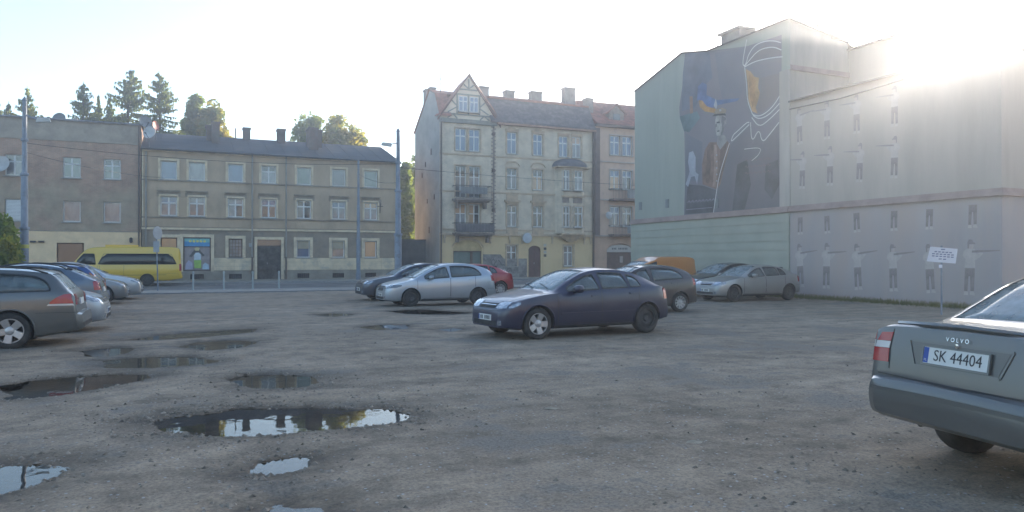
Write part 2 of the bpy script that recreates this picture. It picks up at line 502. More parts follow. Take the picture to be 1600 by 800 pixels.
def build_ground():
    # one wide sheet to the horizon, below everything
    g = MB().quad((-400,-400,-0.35), (400,-400,-0.35), (400,400,-0.35), (-400,400,-0.35))
    tag(g.build("ground", pmat("far_ground", (0.14,0.135,0.12), 0.95, bump=0)), kind="structure")
    # the lot: a fan of small faces, finest near the viewpoint
    NR, NC = 470, 640
    yy = np.linspace(HY+FPX*CAMZ/46.0, HY+FPX*CAMZ/1.4, NR)
    yy = HY + (yy[0]-HY)*np.power((yy[-1]-HY)/(yy[0]-HY), np.linspace(0, 1, NR)**0.92)
    t = FPX*CAMZ/(yy-HY)
    a = np.linspace(-1.0, 1.0, NC); a = np.sign(a)*(0.9*np.abs(a)+0.75*np.abs(a)**4)
    T, A = np.meshgrid(t, a, indexing='ij')
    X = T*(SP+CP*A); Y = T*(CP-SP*A)
    H, wet = lot_height(X, Y)
    edge = LOT_EDGE + 0.18*fbm(X, X*0+3.0, 41, 4, 0.7)
    H = np.where(Y > edge, -0.2, H)
    H = np.where(X > 21.6, np.where(Y < 24, np.maximum(H, 0.0), H), H)
    rim = np.clip((1.62-np.abs(A))/0.35, 0, 1)*np.clip((T-1.4)/0.5, 0, 1); rim = rim*rim*(3-2*rim)
    H = np.where(Y > edge, H, H*rim-0.066*(1-rim))                # ease the borders of the worked sheet into the dirt around it
    co = np.stack([X, Y, H], -1).reshape(-1, 3)
    idx = np.arange(NR*NC).reshape(NR, NC)
    q = np.stack([idx[:-1,:-1], idx[:-1,1:], idx[1:,1:], idx[1:,:-1]], -1).reshape(-1, 4)
    q = q[:, ::-1]
    me = bpy.data.meshes.new("parking_lot")
    me.vertices.add(len(co)); me.vertices.foreach_set("co", co.ravel())
    me.loops.add(q.size); me.loops.foreach_set("vertex_index", q.ravel())
    me.polygons.add(len(q)); me.polygons.foreach_set("loop_start", np.arange(0, q.size, 4))
    me.update(); me.validate()
    at = me.attributes.new("wet", 'FLOAT', 'POINT'); at.data.foreach_set("value", wet.ravel())
    bm = bmesh.new(); bm.from_mesh(me); bmesh.ops.recalc_face_normals(bm, faces=bm.faces[:])
    if sum(f.normal.z for f in bm.faces[:50]) < 0: bmesh.ops.reverse_faces(bm, faces=bm.faces[:])
    bm.to_mesh(me); bm.free()
    me.shade_smooth()
    me.materials.append(LOT_MAT)
    tag(link("parking_lot", me), kind="structure")
    # dirt sheet behind and beside the fan
    g = MB().quad((-90,-70,-0.07), (60,-70,-0.07), (60,LOT_EDGE-0.3,-0.07), (-90,LOT_EDGE-0.3,-0.07))
    tag(g.build("dirt_ground", LOT_MAT), kind="structure")
    for pw, (_, lab, dep) in zip(PUD_W, PUDDLES):
        cx = sum(p[0] for p in pw)/len(pw); cy = sum(p[1] for p in pw)/len(pw)
        pts = []
        for x, y in pw:
            d = math.hypot(x-cx, y-cy); s = (d+0.22)/d
            pts.append(((x-cx)*s, (y-cy)*s, 0))
        o = MB().poly(pts).build("puddle", WATER_MAT, loc=(cx, cy, WATER_Z))
        if o.data.polygons[0].normal.z < 0: o.data.flip_normals()
        tag(o, lab, kind="structure")
build_ground()

# loose stones and grit on the lot: too many to count
def build_stones():
    rs = np.random.RandomState(5)
    V, F = [], []
    base = np.array([(1,0,0),(0,1,0),(-1,0,0),(0,-1,0),(0.2,0.1,0.8),(0,0,-0.5)], float)
    fc = [(0,1,4),(1,2,4),(2,3,4),(3,0,4),(1,0,5),(2,1,5),(3,2,5),(0,3,5)]
    N = 9000
    u = rs.rand(N); t = 3.6*np.power(26/3.6, u**1.15); a = rs.uniform(-0.85, 0.85, N)
    X = t*(SP+CP*a); Y = t*(CP-SP*a)
    dens = fbm(X, Y, 51, 4, 0.7)
    keep = dens > rs.uniform(-0.25, 0.22, N)
    X, Y = X[keep], Y[keep]
    for q, cnt, sp_ in ((0, 1700, 0.36), (1, 600, 0.34), (2, 300, 0.25), (10, 250, 0.25), (11, 150, 0.2), (3, 200, 0.25)):   # rubble banks round the bigger puddles
        pw = PUD_W[q]; k = rs.randint(0, len(pw), cnt); f = rs.rand(cnt)
        ax = np.array([p[0] for p in pw]); ay = np.array([p[1] for p in pw])
        bx = ax[k]*(1-f)+ax[(k+1) % len(pw)]*f; by = ay[k]*(1-f)+ay[(k+1) % len(pw)]*f
        gx, gy = bx-ax.mean(), by-ay.mean(); gl = np.hypot(gx, gy); o = np.abs(rs.normal(size=cnt))*sp_
        X = np.concatenate([X, bx+gx/gl*o]); Y = np.concatenate([Y, by+gy/gl*o])
    H, wet = lot_height(X, Y)
    for i in range(len(X)):
        if H[i] < WATER_Z-0.008: continue
        s = 0.006+0.022*rs.rand()**4
        if wet[i] > 0.45: s *= 1.25
        ang = rs.rand()*6.28; c, sn = math.cos(ang), math.sin(ang)
        b = base*rs.uniform(0.6, 1.3, (6, 3))*s
        n = len(V)
        for p in b: V.append((X[i]+p[0]*c-p[1]*sn, Y[i]+p[0]*sn+p[1]*c, H[i]+p[2]*0.8))
        F += [tuple(n+k for k in f) for f in fc]
    me = bpy.data.meshes.new("gravel"); me.from_pydata(V, [], F)
    me.materials.append(pmat("grit", (0.235,0.195,0.15), 0.9, var=0.4, scale=9, bump=0))
    tag(link("gravel", me), "loose stones and grit scattered over the lot", "gravel", kind="stuff")
build_stones()

def build_street():
    asphalt = pmat("asphalt", (0.165,0.15,0.134), 0.9, var=0.15, scale=0.8, bump=0.3, bscale=60, col2=(0.125,0.115,0.105), mix2=(0.21,0.192,0.17), m2scale=0.4)
    slab = pmat("pavement_slabs", (0.31,0.275,0.23), 0.9, var=0.12, scale=1.5, bump=0.2, bscale=40)
    kerbm = pmat("kerb_stone", (0.24,0.235,0.225), 0.85, var=0.15, scale=4)
    tag(MB().box(-160, 200, 39.2, 49.0, -0.3, -0.03).build("road", asphalt), kind="structure")
    tag(MB().box(-160, 200, LOT_EDGE+0.32, 38.9, -0.3, 0.035).build("near_pavement", slab), kind="structure")
    tag(MB().box(-160, 200, 49.3, 90.0, -0.3, 0.055).build("far_pavement", slab), kind="structure")
    for nm, y0, y1, z in (("kerb", LOT_EDGE+0.1, LOT_EDGE+0.31, 0.045), ("kerb", 38.91, 39.19, 0.05), ("kerb", 49.01, 49.29, 0.075)):
        root = tag(MB().box(-160, 200, y0+0.02, y1-0.02, -0.3, z-0.03).build(nm, kerbm), kind="structure")
        src = MB().box(0, 0.985, y0, y1, -0.25, z).mesh("kerb_stone", kerbm)
        for k in range(-24, 34):
            s = link("kerb_stone", src, root, (k*1.0, 0, random.Random(k).uniform(-0.008, 0.006)))
    # worn white line and tram-grey joint on the road
    wm = pmat("worn_paint", (0.5,0.5,0.49), 0.8, var=0.3, scale=6, bump=0)
    ln = tag(MB().box(-160, 200, 48.45, 48.57, -0.03, -0.026).build("lane_line", wm), kind="structure")
build_street()
# ------------------------------------------------------------------ facade kit
WHITE = pmat("window_white", (0.62,0.62,0.60), 0.5, var=0.06, bump=0)
WOODB = pmat("window_brown", (0.10,0.06,0.045), 0.6, var=0.15, bump=0)
GREYW = pmat("window_grey", (0.30,0.30,0.29), 0.6, var=0.1, bump=0)
SILLM = pmat("sill_stone", (0.33,0.31,0.28), 0.85, var=0.15, scale=3)
def pane_mat(name, col, col2=None):
    """window glass, coloured by what hangs behind it or by a painted-in reflection"""
    m = pmat(name, col, 0.06, var=0.3, scale=1.6, bump=0.03, bscale=0.9, col2=col2, stretch=(1.0,1.0,0.35), bdist=0.05)
    b = m.node_tree.nodes["Principled BSDF"]; b.inputs["IOR"].default_value = 2.0; b.inputs["Specular IOR Level"].default_value = 0.5
    return m
PANES = {
    'white': pane_mat("pane_net_curtain", (0.30,0.31,0.32), (0.10,0.105,0.115)),
    'blue': pane_mat("pane_sky_reflection", (0.10,0.16,0.26), (0.06,0.10,0.17)),  # blue of the mirrored sky put into the pane colour
    'dark': pane_mat("pane_dark_room", (0.035,0.037,0.04), (0.015,0.016,0.018)),
    'warm': pane_mat("pane_warm_reflection", (0.50,0.30,0.15), (0.36,0.22,0.13)),  # warm reflection of sunlit houses put into the pane colour
    'green': pane_mat("pane_green_curtain", (0.16,0.20,0.17), (0.08,0.11,0.10)),
    'grey': pane_mat("pane_grey_blind", (0.17,0.17,0.175), (0.09,0.09,0.095)),
}
_WIN = {}
def window_mesh(kind, w, h):
    key = (kind, round(w, 2), round(h, 2))
    if key in _WIN: return _WIN[key]
    f = MB(); fw = 0.07
    f.box(-w/2, -w/2+fw, 0, 0.07, 0, h); f.box(w/2-fw, w/2, 0, 0.07, 0, h)
    f.box(-w/2+fw, w/2-fw, 0, 0.07, h-fw, h); f.box(-w/2+fw, w/2-fw, 0, 0.07, 0, fw)
    tz = h*0.66
    panes = []
    x0, x1 = -w/2+fw, w/2-fw
    if kind == 'cross':
        f.box(-0.05, 0.05, -0.012, 0.06, fw, tz-0.045); f.box(-0.05, 0.05, -0.012, 0.06, tz+0.045, h-fw)
        f.box(x0, x1, -0.02, 0.065, tz-0.045, tz+0.045)
        panes = [(x0,-0.05,fw,tz-0.045),(0.05,x1,fw,tz-0.045),(x0,-0.05,tz+0.045,h-fw),(0.05,x1,tz+0.045,h-fw)]
    elif kind == 'two':
        f.box(-0.045, 0.045, -0.012, 0.06, fw, h-fw)
        panes = [(x0,-0.045,fw,h-fw),(0.045,x1,fw,h-fw)]
    elif kind == 'bars':
        n, m = 4, 5
        for i in range(1, n):
            x = x0+(x1-x0)*i/n; f.box(x-0.015, x+0.015, -0.04, -0.01, fw, h-fw)
        for i in range(1, m):
            z = fw+(h-2*fw)*i/m; f.box(x0, x1, -0.04, -0.012, z-0.015, z+0.015)
        panes = [(x0,x1,fw,h-fw)]
    elif kind == 'tall':                       # french door leaf pair
        f.box(-0.045, 0.045, -0.012, 0.06, fw, h-fw)
        f.box(x0, -0.045, -0.01, 0.06, tz-0.03, tz+0.03); f.box(0.045, x1, -0.01, 0.06, tz-0.03, tz+0.03)
        panes = [(x0,-0.045,fw,tz-0.03),(0.045,x1,fw,tz-0.03),(x0,-0.045,tz+0.03,h-fw),(0.045,x1,tz+0.03,h-fw)]
    else:
        panes = [(x0,x1,fw,h-fw)]
    fm = f.mesh("window")
    pm = []
    for (a, b, c, d) in panes:
        p = MB().box(a, b, 0.022, 0.034, c, d).mesh("pane"); pm.append(p)
    _WIN[key] = (fm, pm)
    return _WIN[key]

def with_mat(me, mat, cache={}):
    k = (me.name, mat.name)
    if k not in cache:
        c = me.copy(); c.materials.clear(); c.materials.append(mat); cache[k] = c
    return cache[k]

def add_window(house, x, z0, w, h, kind='cross', pane='white', frame=None, depth=0.16, sill=True, surround=None, s_w=0.14, s_mat=None, y=0.0, panes=None):
    frame = frame or WHITE
    fm, pm = window_mesh(kind, w, h)
    o = link("window", with_mat(fm, frame), house, (x, y+depth, z0))
    if not panes and len(pm) == 4 and pane in ('white', 'grey', 'green', 'warm', 'dark'):
        rq = random.Random(int(x*131+z0*977)); lowp = rq.choice([pane, pane, 'white', 'grey']); topp = rq.choice([pane, 'dark', 'blue', pane])
        panes = [lowp, lowp if rq.random() < 0.7 else 'dark', topp, topp]
    for i, p in enumerate(pm):
        link("pane", with_mat(p, PANES[panes[i] if panes else pane]), o)
    if sill:
        MB().box(-w/2-0.08, w/2+0.08, -depth-0.10, 0.0, -0.07, -0.002).build("sill", SILLM, o)
    if surround:
        s = MB(); yy0, yy1 = -depth-0.05, -depth+0.004
        s.box(-w/2-s_w, -w/2, yy0, yy1, -0.0, h+s_w); s.box(w/2, w/2+s_w, yy0, yy1, -0.0, h+s_w)
        s.box(-w/2, w/2, yy0, yy1, h, h+s_w)
        if surround == 'full': s.box(-w/2-s_w, w/2+s_w, yy0-0.01, yy1, -s_w*0.9, -0.075)
        s.build("surround", s_mat or SILLM, o)
    return o

def wall_panel(name, mat, parent, x0, x1, z0, z1, openings, depth=0.27, y=0.0, extra=None):
    """front skin with real openings and reveals"""
    xs = sorted({x0, x1, *[v for o in openings for v in o[:2] if x0 < v < x1]})
    zs = sorted({z0, z1, *[v for o in openings for v in o[2:4] if z0 < v < z1]})
    m = MB()
    for i in range(len(xs)-1):
        for j in range(len(zs)-1):
            cx, cz = (xs[i]+xs[i+1])/2, (zs[j]+zs[j+1])/2
            if any(o[0] < cx < o[1] and o[2] < cz < o[3] for o in openings): continue
            m.quad((xs[i],y,zs[j]), (xs[i+1],y,zs[j]), (xs[i+1],y,zs[j+1]), (xs[i],y,zs[j+1]))
    d = y+depth
    for a, b, c, e in openings:
        a2, b2, c2, e2 = max(a,x0), min(b,x1), max(c,z0), min(e,z1)
        if a2 >= b2 or c2 >= e2: continue
        m.quad((a2,y,c2), (a2,y,e2), (a2,d,e2), (a2,d,c2)); m.quad((b2,y,e2), (b2,y,c2), (b2,d,c2), (b2,d,e2))
        m.quad((a2,y,e2), (b2,y,e2), (b2,d,e2), (a2,d,e2)); m.quad((b2,y,c2), (a2,y,c2), (a2,d,c2), (b2,d,c2))
        m.quad((a2,d,c2), (b2,d,c2), (b2,d,e2), (a2,d,e2))
    return m.build(name, mat, parent, recalc=False)

def arch_filler(x0, x1, zs, zt, rise, y0, y1, n=12):
    """spandrel that turns the square top of an opening into a segmental arch"""
    m = MB(); w = (x1-x0)/2; cx = (x0+x1)/2
    top = []
    for i in range(n+1):
        u = -1+2*i/n
        top.append((cx+u*w, zt-rise*(1-math.sqrt(max(0, 1-u*u*0.96)))/(1-math.sqrt(0.04))))
    for i in range(n):
        (xa, za), (xb, zb) = top[i], top[i+1]
        if zt-min(za, zb) < 1e-4: continue
        m.prism([(xa, za-0.0), (xb, zb), (xb, zt+0.001), (xa, zt+0.001)], y0, y1)
    return m

def text_mesh(s, size, mat, parent, loc, rot, name="lettering", extrude=0.002, ax='CENTER', squeeze=1.0):
    cu = bpy.data.curves.new(name, 'FONT'); cu.body = s; cu.size = size; cu.extrude = extrude
    cu.align_x = ax; cu.align_y = 'CENTER'; cu.resolution_u = 3
    o = bpy.data.objects.new("tmp", cu); COL.objects.link(o)
    dg = bpy.context.evaluated_depsgraph_get()
    me = bpy.data.meshes.new_from_object(o.evaluated_get(dg))
    bpy.data.objects.remove(o)
    for v in me.vertices: v.co.x *= squeeze
    me.name = name; me.materials.clear(); me.materials.append(mat)
    return link(name, me, parent, loc, rot)

# ------------------------------------------------------------------ house with exposed brick (far left)
FY = 54.0
def build_brick_house():
    X1 = -2.55
    t = thing("brick_house", "tall house at far left with patchy red brick and grey render upper floors", "house", (X1, FY, 0))
    br = brick_mat("old_brick", (0.42,0.25,0.175), (0.35,0.215,0.155), (0.38,0.315,0.24), 2.2, plaster=(0.355,0.28,0.20), m_lo=0.42, m_hi=0.64, m_scale=0.42, grade=(5.0, 7.8, 0.11))
    cream = pmat("cream_render", (0.744,0.542,0.326), 0.9, var=0.08, scale=1.2, mix2=(0.504,0.390,0.247), m2scale=0.8, m2lo=0.55, m2hi=0.8)
    parap = pmat("grey_parapet", (0.324,0.271,0.210), 0.9, var=0.12, scale=1.5, mix2=(0.228,0.190,0.147))
    cols = [px for px in (22, 112, 175)]
    xs = [on_y(p, FY)[0]-X1 for p in cols] + [-13.2, -16.2]
    W, ww = 23.0, 0.98
    op = []
    for x in xs:
        op += [(x-ww/2, x+ww/2, 6.68, 8.0), (x-ww/2, x+ww/2, 3.88, 5.22)]
    wall_panel("upper_wall", br, t, -W, 0, 3.3, 9.0, op)
    xw = on_y(110, FY)[0]-X1
    op2 = [(xw-0.75, xw+0.75, 0.9, 2.55), (-9.35, -8.35, 0.02, 2.2)]
    wall_panel("ground_floor_wall", cream, t, -W, 0, 0.0, 3.3, op2, y=-0.03)
    MB().box(-W, 0, -0.05, 0.0, 3.26, 3.33).build("ledge", parap, t)
    wall_panel("parapet", parap, t, -W, 0.0, 9.06, 10.28, [])
    MB().box(-W, 0.02, -0.06, 0.0, 8.98, 9.06).build("string_course", parap, t)
    side = MB(); side.quad((0,0,0),(0,11,0),(0,11,10.0),(0,0,10.28)).quad((-W,0,0),(-W,11,0),(-W,11,10.0),(-W,0,10.28)).quad((0,11,0),(-W,11,0),(-W,11,10),(0,11,10))
    side.build("side_wall", br, t)
    MB().box(-W-0.1, 0.12, -0.12, 11.2, 10.29, 10.38).build("roof", pmat("roof_felt", (0.06,0.06,0.062), 0.9, var=0.2), t)
    MB().tube([(-W,-0.14,10.33),(0.1,-0.14,10.30)], 0.06, 6).build("gutter", pmat("zinc", (0.22,0.22,0.22), 0.55, metal=0.3, var=0.2), t)
    for i, x in enumerate(xs):
        add_window(t, x, 6.68, ww, 1.32, 'cross', ['white','green','green','dark','white'][i])
        add_window(t, x, 3.88, ww, 1.34, 'plain' if i else 'plain', ['grey','white','white','dark','grey'][i])
    # roller shutter on the lower window by the lamp post
    sh = MB()
    for k in range(14): sh.box(xs[0]-0.42, xs[0]+0.42, 0.06, 0.09, 3.96+k*0.088, 3.96+k*0.088+0.075)
    sh.build("roller_shutter", WHITE, t)
    add_window(t, xw, 0.9, 1.5, 1.65, 'plain', 'dark', frame=WOODB, y=-0.03)
    MB().box(-9.3, -8.4, 0.07, 0.13, 0.02, 2.18).build("door", pmat("door_brown", (0.09,0.055,0.04), 0.6), t)
    MB().box(-8.75, -6.9, -0.38, -0.04, 3.22, 3.42).build("sign_box", pmat("dark_sign", (0.03,0.03,0.035), 0.5), t)
    MB().tube([(-7.6,-0.09,0),(-7.6,-0.09,3.2)], 0.045, 6).build("downpipe", MATS["zinc"], t)
    MB().tube([(-11.9,-0.09,0),(-11.9,-0.09,9.9)], 0.06, 6).build("downpipe", MATS["zinc"], t)
    MB().tube([(-0.12,-0.09,0.2),(-0.12,-0.09,10.2)], 0.06, 6).build("downpipe", pmat("rusty_pipe", (0.12,0.09,0.075), 0.8), t)
    for k in (0, 1): MB().box(-6.15+k*0.45, -5.85+k*0.45, -0.16, -0.03, 2.55, 2.66).build("wall_vent", MATS["dark_sign"], t)
    xl, tl = on_y(205, FY); zl = zat(375, tl)
    lamp = MB().box(-0.06, 0.06, -0.2, 0, -0.12, 0.12); lamp.lathe([(0.02,-0.2),(0.1,-0.14),(0.1,0.1),(0.02,0.16)], 10, 'z', (0,-0.24,0))
    lamp.build("wall_lamp", MATS["dark_sign"], t, loc=(xl-X1, -0.03, zl))
    # aerial vents on the roof line
    for px in (76, 118): 
        x, tt = on_y(px, FY+1.0)
        MB().tube([(x-X1,1.0,10.3),(x-X1,1.0,10.6)], 0.12, 8).build("roof_vent", MATS["zinc"], t)
build_brick_house()

def satellite_dish(px, py, y, rad, label, matname, aim=-0.35, tilt=0.5, mast=0.8):
    x, tt = on_y(px, y); z = zat(py, tt)
    d = thing("satellite_dish", label, "satellite dish", (x, y, z-mast), 0, "satellite dishes on the walls and roofs")
    m = {'pale': pmat("dish_pale", (0.42,0.42,0.41), 0.5, var=0.12), 'dark': pmat("dish_grey", (0.16,0.17,0.18), 0.5, var=0.15),
         'red': pmat("dish_red", (0.42,0.13,0.09), 0.5, var=0.2)}[matname]
    prof = [(0.001, 0.10*rad*2)]+[(rad*i/6, 0.10*rad*2*(1-(i/6)**2)) for i in range(1, 7)]+[(rad, -0.02), (rad*0.5, 0.06+rad*0.1), (0.001, 0.04+0.2*rad)]
    dish = MB().lathe(prof, 20, 'y').build("reflector", m, d, smooth=True, angle=40, loc=(0, -0.1, mast), rot=(-tilt*0.5, 0, aim))
    arm = MB().tube([(0, 0.0, -rad*0.9), (0, -0.55*rad-0.15, -rad*0.55)], 0.018, 6)
    arm.box(-0.04, 0.04, -0.55*rad-0.24, -0.55*rad-0.1, -rad*0.6, -rad*0.46)
    arm.build("feed_arm", MATS["dark_sign"], dish)
    MB().tube([(0, 0.12, 0), (0, 0.12, mast+0.1)], 0.03, 6).build("mast", MATS["zinc"], d)
satellite_dish(92, 186, FY+0.6, 0.42, "round grey satellite dish rising behind the brick house parapet", 'dark', mast=0.6)
satellite_dish(227, 190, FY+0.1, 0.42, "dark satellite dish above the pale one between the brick and grey houses", 'dark', 0.5, mast=1.3)
satellite_dish(233, 207, FY-0.35, 0.42, "pale satellite dish on the corner between the brick and grey houses", 'pale', -0.5, mast=0.9)
satellite_dish(243, 197, FY+0.9, 0.34, "small red satellite dish behind the two corner dishes", 'red', 1.0, 0.3, mast=0.9)
satellite_dish(2, 256, FY-0.4, 0.5, "pale satellite dish on the brick wall cut by the left edge", 'pale', -0.4, mast=0.4)

# ------------------------------------------------------------------ grey rendered house
def build_grey_house():
    X0, X1 = -2.5, 14.6
    t = thing("grey_house", "three storey grey rendered house with slate roof and a shop poster window", "house", (X0, FY, 0))
    W = X1-X0
    up = pmat("grey_render", (0.450,0.337,0.226), 0.92, var=0.09, scale=0.8, bump=0.2, mix2=(0.312,0.232,0.158), m2scale=0.7, m2lo=0.48, m2hi=0.72, stretch=(1,1,0.5))
    gf = pmat("dark_render", (0.282,0.224,0.166), 0.92, var=0.1, scale=0.9, bump=0.2, mix2=(0.192,0.166,0.131), m2scale=1.1)
    trim = pmat("trim_cream", (0.648,0.531,0.362), 0.9, var=0.1, scale=2.0, mix2=(0.480,0.390,0.273), m2scale=1.5)
    darktrim = pmat("trim_dark", (0.264,0.209,0.152), 0.9, var=0.12, scale=3)
    band = pmat("plinth_panel", (0.648,0.525,0.352), 0.9, var=0.1, scale=1.4, mix2=(0.396,0.350,0.273), m2scale=1.0)
    pl = pmat("plinth_grey", (0.276,0.243,0.194), 0.95, var=0.15, scale=1.4, bump=0.3)
    pxs = (263.5, 307.5, 368, 420, 475, 529.5, 579.5)
    xs = [on_y(p, FY)[0]-X0 for p in pxs]
    op = []
    for x in xs:
        op += [(x-0.5, x+0.5, 6.82, 8.06), (x-0.5, x+0.5, 4.40, 5.70)]
    # ground floor openings
    g = {0: (1.0, 1.45, 2.95), 1: (1.72, 0.72, 2.98), 2: (0.9, 1.62, 2.92), 4: (0.92, 1.62, 2.86), 5: (0.92, 1.62, 2.86), 6: (0.92, 1.62, 2.86)}
    gx = [on_y(p, FY)[0]-X0 for p in (264, 308, 368, 420.5, 474, 528.5, 579)]
    wall_panel("upper_wall", up, t, 0, W, 3.62, 8.62, op)
    op2 = [(gx[i]-w/2, gx[i]+w/2, a, b) for i, (w, a, b) in g.items()] + [(gx[3]-0.80, gx[3]+0.80, 0.06, 2.88)]
    wall_panel("ground_floor_wall", gf, t, 0, W, 0.72, 3.48, op2, y=-0.012)
    wall_panel("plinth", pl, t, 0, W, 0, 0.72, [(gx[3]-0.80, gx[3]+0.80, 0.06, 2.88)] + [(x-0.42, x+0.42, 0.16, 0.50) for x in (gx[1], gx[2], gx[4], gx[5], gx[6])], y=-0.05)
    for x in (gx[1], gx[2], gx[4], gx[5], gx[6]):
        v = MB().box(x-0.42, x+0.42, 0.05, 0.08, 0.16, 0.50).build("cellar_window", PANES['dark'], t)
        gm = MB()
        for k in range(7): gm.box(x-0.40+k*0.133, x-0.385+k*0.133, -0.03, 0.0, 0.16, 0.50)
        gm.build("grille", WOODB, v)
    # cream panel courses under the ground floor windows (separate slabs)
    dx0, dx1 = gx[3]-0.98, gx[3]+0.98
    lo, hi = gx[1]-0.86-0.17, gx[1]+0.86+0.17
    for (a, b) in ((0.0, lo-0.01), (hi+0.01, dx0-0.01), (dx1+0.01, W)):
        n = max(1, round((b-a)/1.25))
        for r in range(3):
            z0 = 0.74+r*0.285
            for k in range(n):
                xa, xb = a+(b-a)*k/n, a+(b-a)*(k+1)/n
                MB().box(xa+0.006, xb-0.006, -0.075, -0.013, z0, z0+0.276).build("plinth_slab", band, t)
    MB().box(0, W, -0.10, 0.0, 1.595, 1.63).build("plinth_cap", trim, t) if False else None
    # cornices and bands
    MB().box(-0.02, W+0.02, -0.12, 0.0, 3.48, 3.56).box(-0.02, W+0.02, -0.06, 0.0, 3.56, 3.62).build("cornice", trim, t)
    MB().box(-0.02, W+0.02, -0.07, -0.001, 3.62, 3.68).build("cornice_flashing", darktrim, t)
    MB().box(-0.01, W+0.01, -0.06, -0.001, 4.24, 4.32).build("string_course", darktrim, t)
    MB().box(-0.01, W+0.01, -0.07, -0.001, 6.70, 6.79).build("string_course", darktrim, t)
    MB().prism([(0,8.62),(W,8.62),(W,8.72),(0,8.72)], -0.10, 0.0).build("eaves_moulding", trim, t)
    MB().box(-0.1, W+0.15, -0.24, 0.0, 8.72, 8.80).build("eaves_board", darktrim, t)
    # windows
    k1 = ['blue','white','green','white','green','grey','green']; kd = ['plain','plain','plain','cross','plain','plain','plain']
    for i, x in enumerate(xs):
        add_window(t, x, 6.82, 1.0, 1.24, kd[i], ['blue','white','blue','white','green','grey','green'][i], surround='full', s_w=0.15, s_mat=trim)
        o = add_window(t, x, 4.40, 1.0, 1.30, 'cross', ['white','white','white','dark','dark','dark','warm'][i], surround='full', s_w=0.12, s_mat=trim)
        MB().box(-0.70, 0.70, -0.30, -0.1, 1.62, 1.70).box(-0.64, 0.64, -0.24, -0.1, 1.56, 1.62).box(-0.58,0.58,-0.19,-0.1,1.43,1.56).box(-0.72,-0.58,-0.22,-0.1,1.30,1.56).box(0.58,0.72,-0.22,-0.1,1.30,1.56).build("lintel_cornice", pmat("lintel_brown", (0.28,0.225,0.165), 0.9, var=0.15, scale=3), o)
    for i, (w, a, b) in g.items():
        if i == 1: continue
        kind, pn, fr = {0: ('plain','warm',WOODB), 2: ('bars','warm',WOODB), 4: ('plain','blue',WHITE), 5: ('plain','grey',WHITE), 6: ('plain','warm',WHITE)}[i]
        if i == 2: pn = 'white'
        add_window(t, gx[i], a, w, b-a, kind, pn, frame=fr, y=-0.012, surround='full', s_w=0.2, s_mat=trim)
    # blinds half drawn
    for i in (4, 5):
        MB().box(gx[i]-0.38, gx[i]+0.38, 0.115, 0.128, 2.25, 2.78).build("blind", pmat("beige_blind", (0.40,0.34,0.24), 0.8, bump=0), t)
    # shop window with printed poster: flat print in the frame
    w, a, b = g[1]
    sw = link("shop_window", None, t, (gx[1], -0.012, a))
    bpy.data.objects.remove(sw)
    h = b-a
    fr = MB().box(-w/2,-w/2+0.07,-0.02,0.08,0,h).box(w/2-0.07,w/2,-0.02,0.08,0,h).box(-w/2+0.07,w/2-0.07,-0.02,0.08,0,0.07).box(-w/2+0.07,w/2-0.07,-0.02,0.08,h-0.07,h).box(-w/2+0.07,w/2-0.07,-0.02,0.08,h*0.71,h*0.71+0.05)
    sw = fr.build("shop_window", WOODB, t, loc=(gx[1], 0.06, a))
    MB().box(-w/2-0.2,-w/2,-0.12,-0.06,-0.05,h+0.2).box(w/2,w/2+0.2,-0.12,-0.06,-0.05,h+0.2).box(-w/2,w/2,-0.12,-0.06,h,h+0.2).build("surround", trim, sw)
    fl = lambda nm, c: pmat(nm, c, 0.5, var=0.12, scale=3, bump=0)
    MB().box(-w/2+0.07,w/2-0.07,0.02,0.04,0.07,h*0.71).build("poster", fl("poster_ground", (0.30,0.25,0.24)), sw)
    MB().box(-w/2+0.07,w/2-0.07,0.02,0.04,h*0.71+0.05,h-0.07).build("banner", fl("banner_blue", (0.05,0.27,0.52)), sw)
    MB().prism([(-w/2+0.08,h*0.88),(w/2-0.08,h*0.85),(w/2-0.08,h-0.08),(-w/2+0.08,h-0.08)],0.015,0.019).build("banner_stripe", fl("banner_cyan", (0.20,0.50,0.50)), sw)
    for k in range(5): MB().prism([(-0.5+k*0.22,h*0.855),(-0.36+k*0.22,h*0.852),(-0.34+k*0.22,h*0.91),(-0.48+k*0.22,h*0.915)],0.010,0.014).build("banner_letter", fl("banner_yellow", (0.72,0.62,0.12)), sw)
    def pp(nm, mat, pts, y):
        MB().prism(pts, y-0.003, y).build(nm, mat, sw)
    pp("printed_arms", fl("print_dark", (0.09,0.085,0.075)), [(-0.50,0.98),(-0.22,1.34),(-0.10,1.48),(0.12,1.50),(0.25,1.30),(0.48,1.05),(0.36,0.98),(0.16,1.18),(-0.14,1.16),(-0.34,0.92)], 0.016)
    pp("printed_hair", fl("print_blond", (0.55,0.47,0.25)), [(-0.12,1.36),(0.12,1.36),(0.16,1.54),(0.05,1.60),(-0.08,1.58),(-0.17,1.50)], 0.012)
    pp("printed_shirt", fl("print_pale", (0.50,0.58,0.62)), [(-0.18,0.72),(0.22,0.72),(0.24,1.12),(0.10,1.24),(-0.10,1.22),(-0.2,1.05)], 0.012)
    pp("printed_skirt", fl("print_green", (0.30,0.50,0.10)), [(-0.16,0.18),(0.24,0.18),(0.26,0.74),(-0.2,0.74)], 0.012)
    pp("printed_bags", fl("print_mauve", (0.42,0.40,0.50)), [(-0.74,0.10),(-0.26,0.10),(-0.30,0.55),(-0.52,0.72),(-0.70,0.48)], 0.016)
    pp("printed_parcel", fl("print_ice", (0.42,0.55,0.62)), [(0.32,0.10),(0.74,0.10),(0.72,0.42),(0.5,0.56),(0.36,0.40)], 0.016)
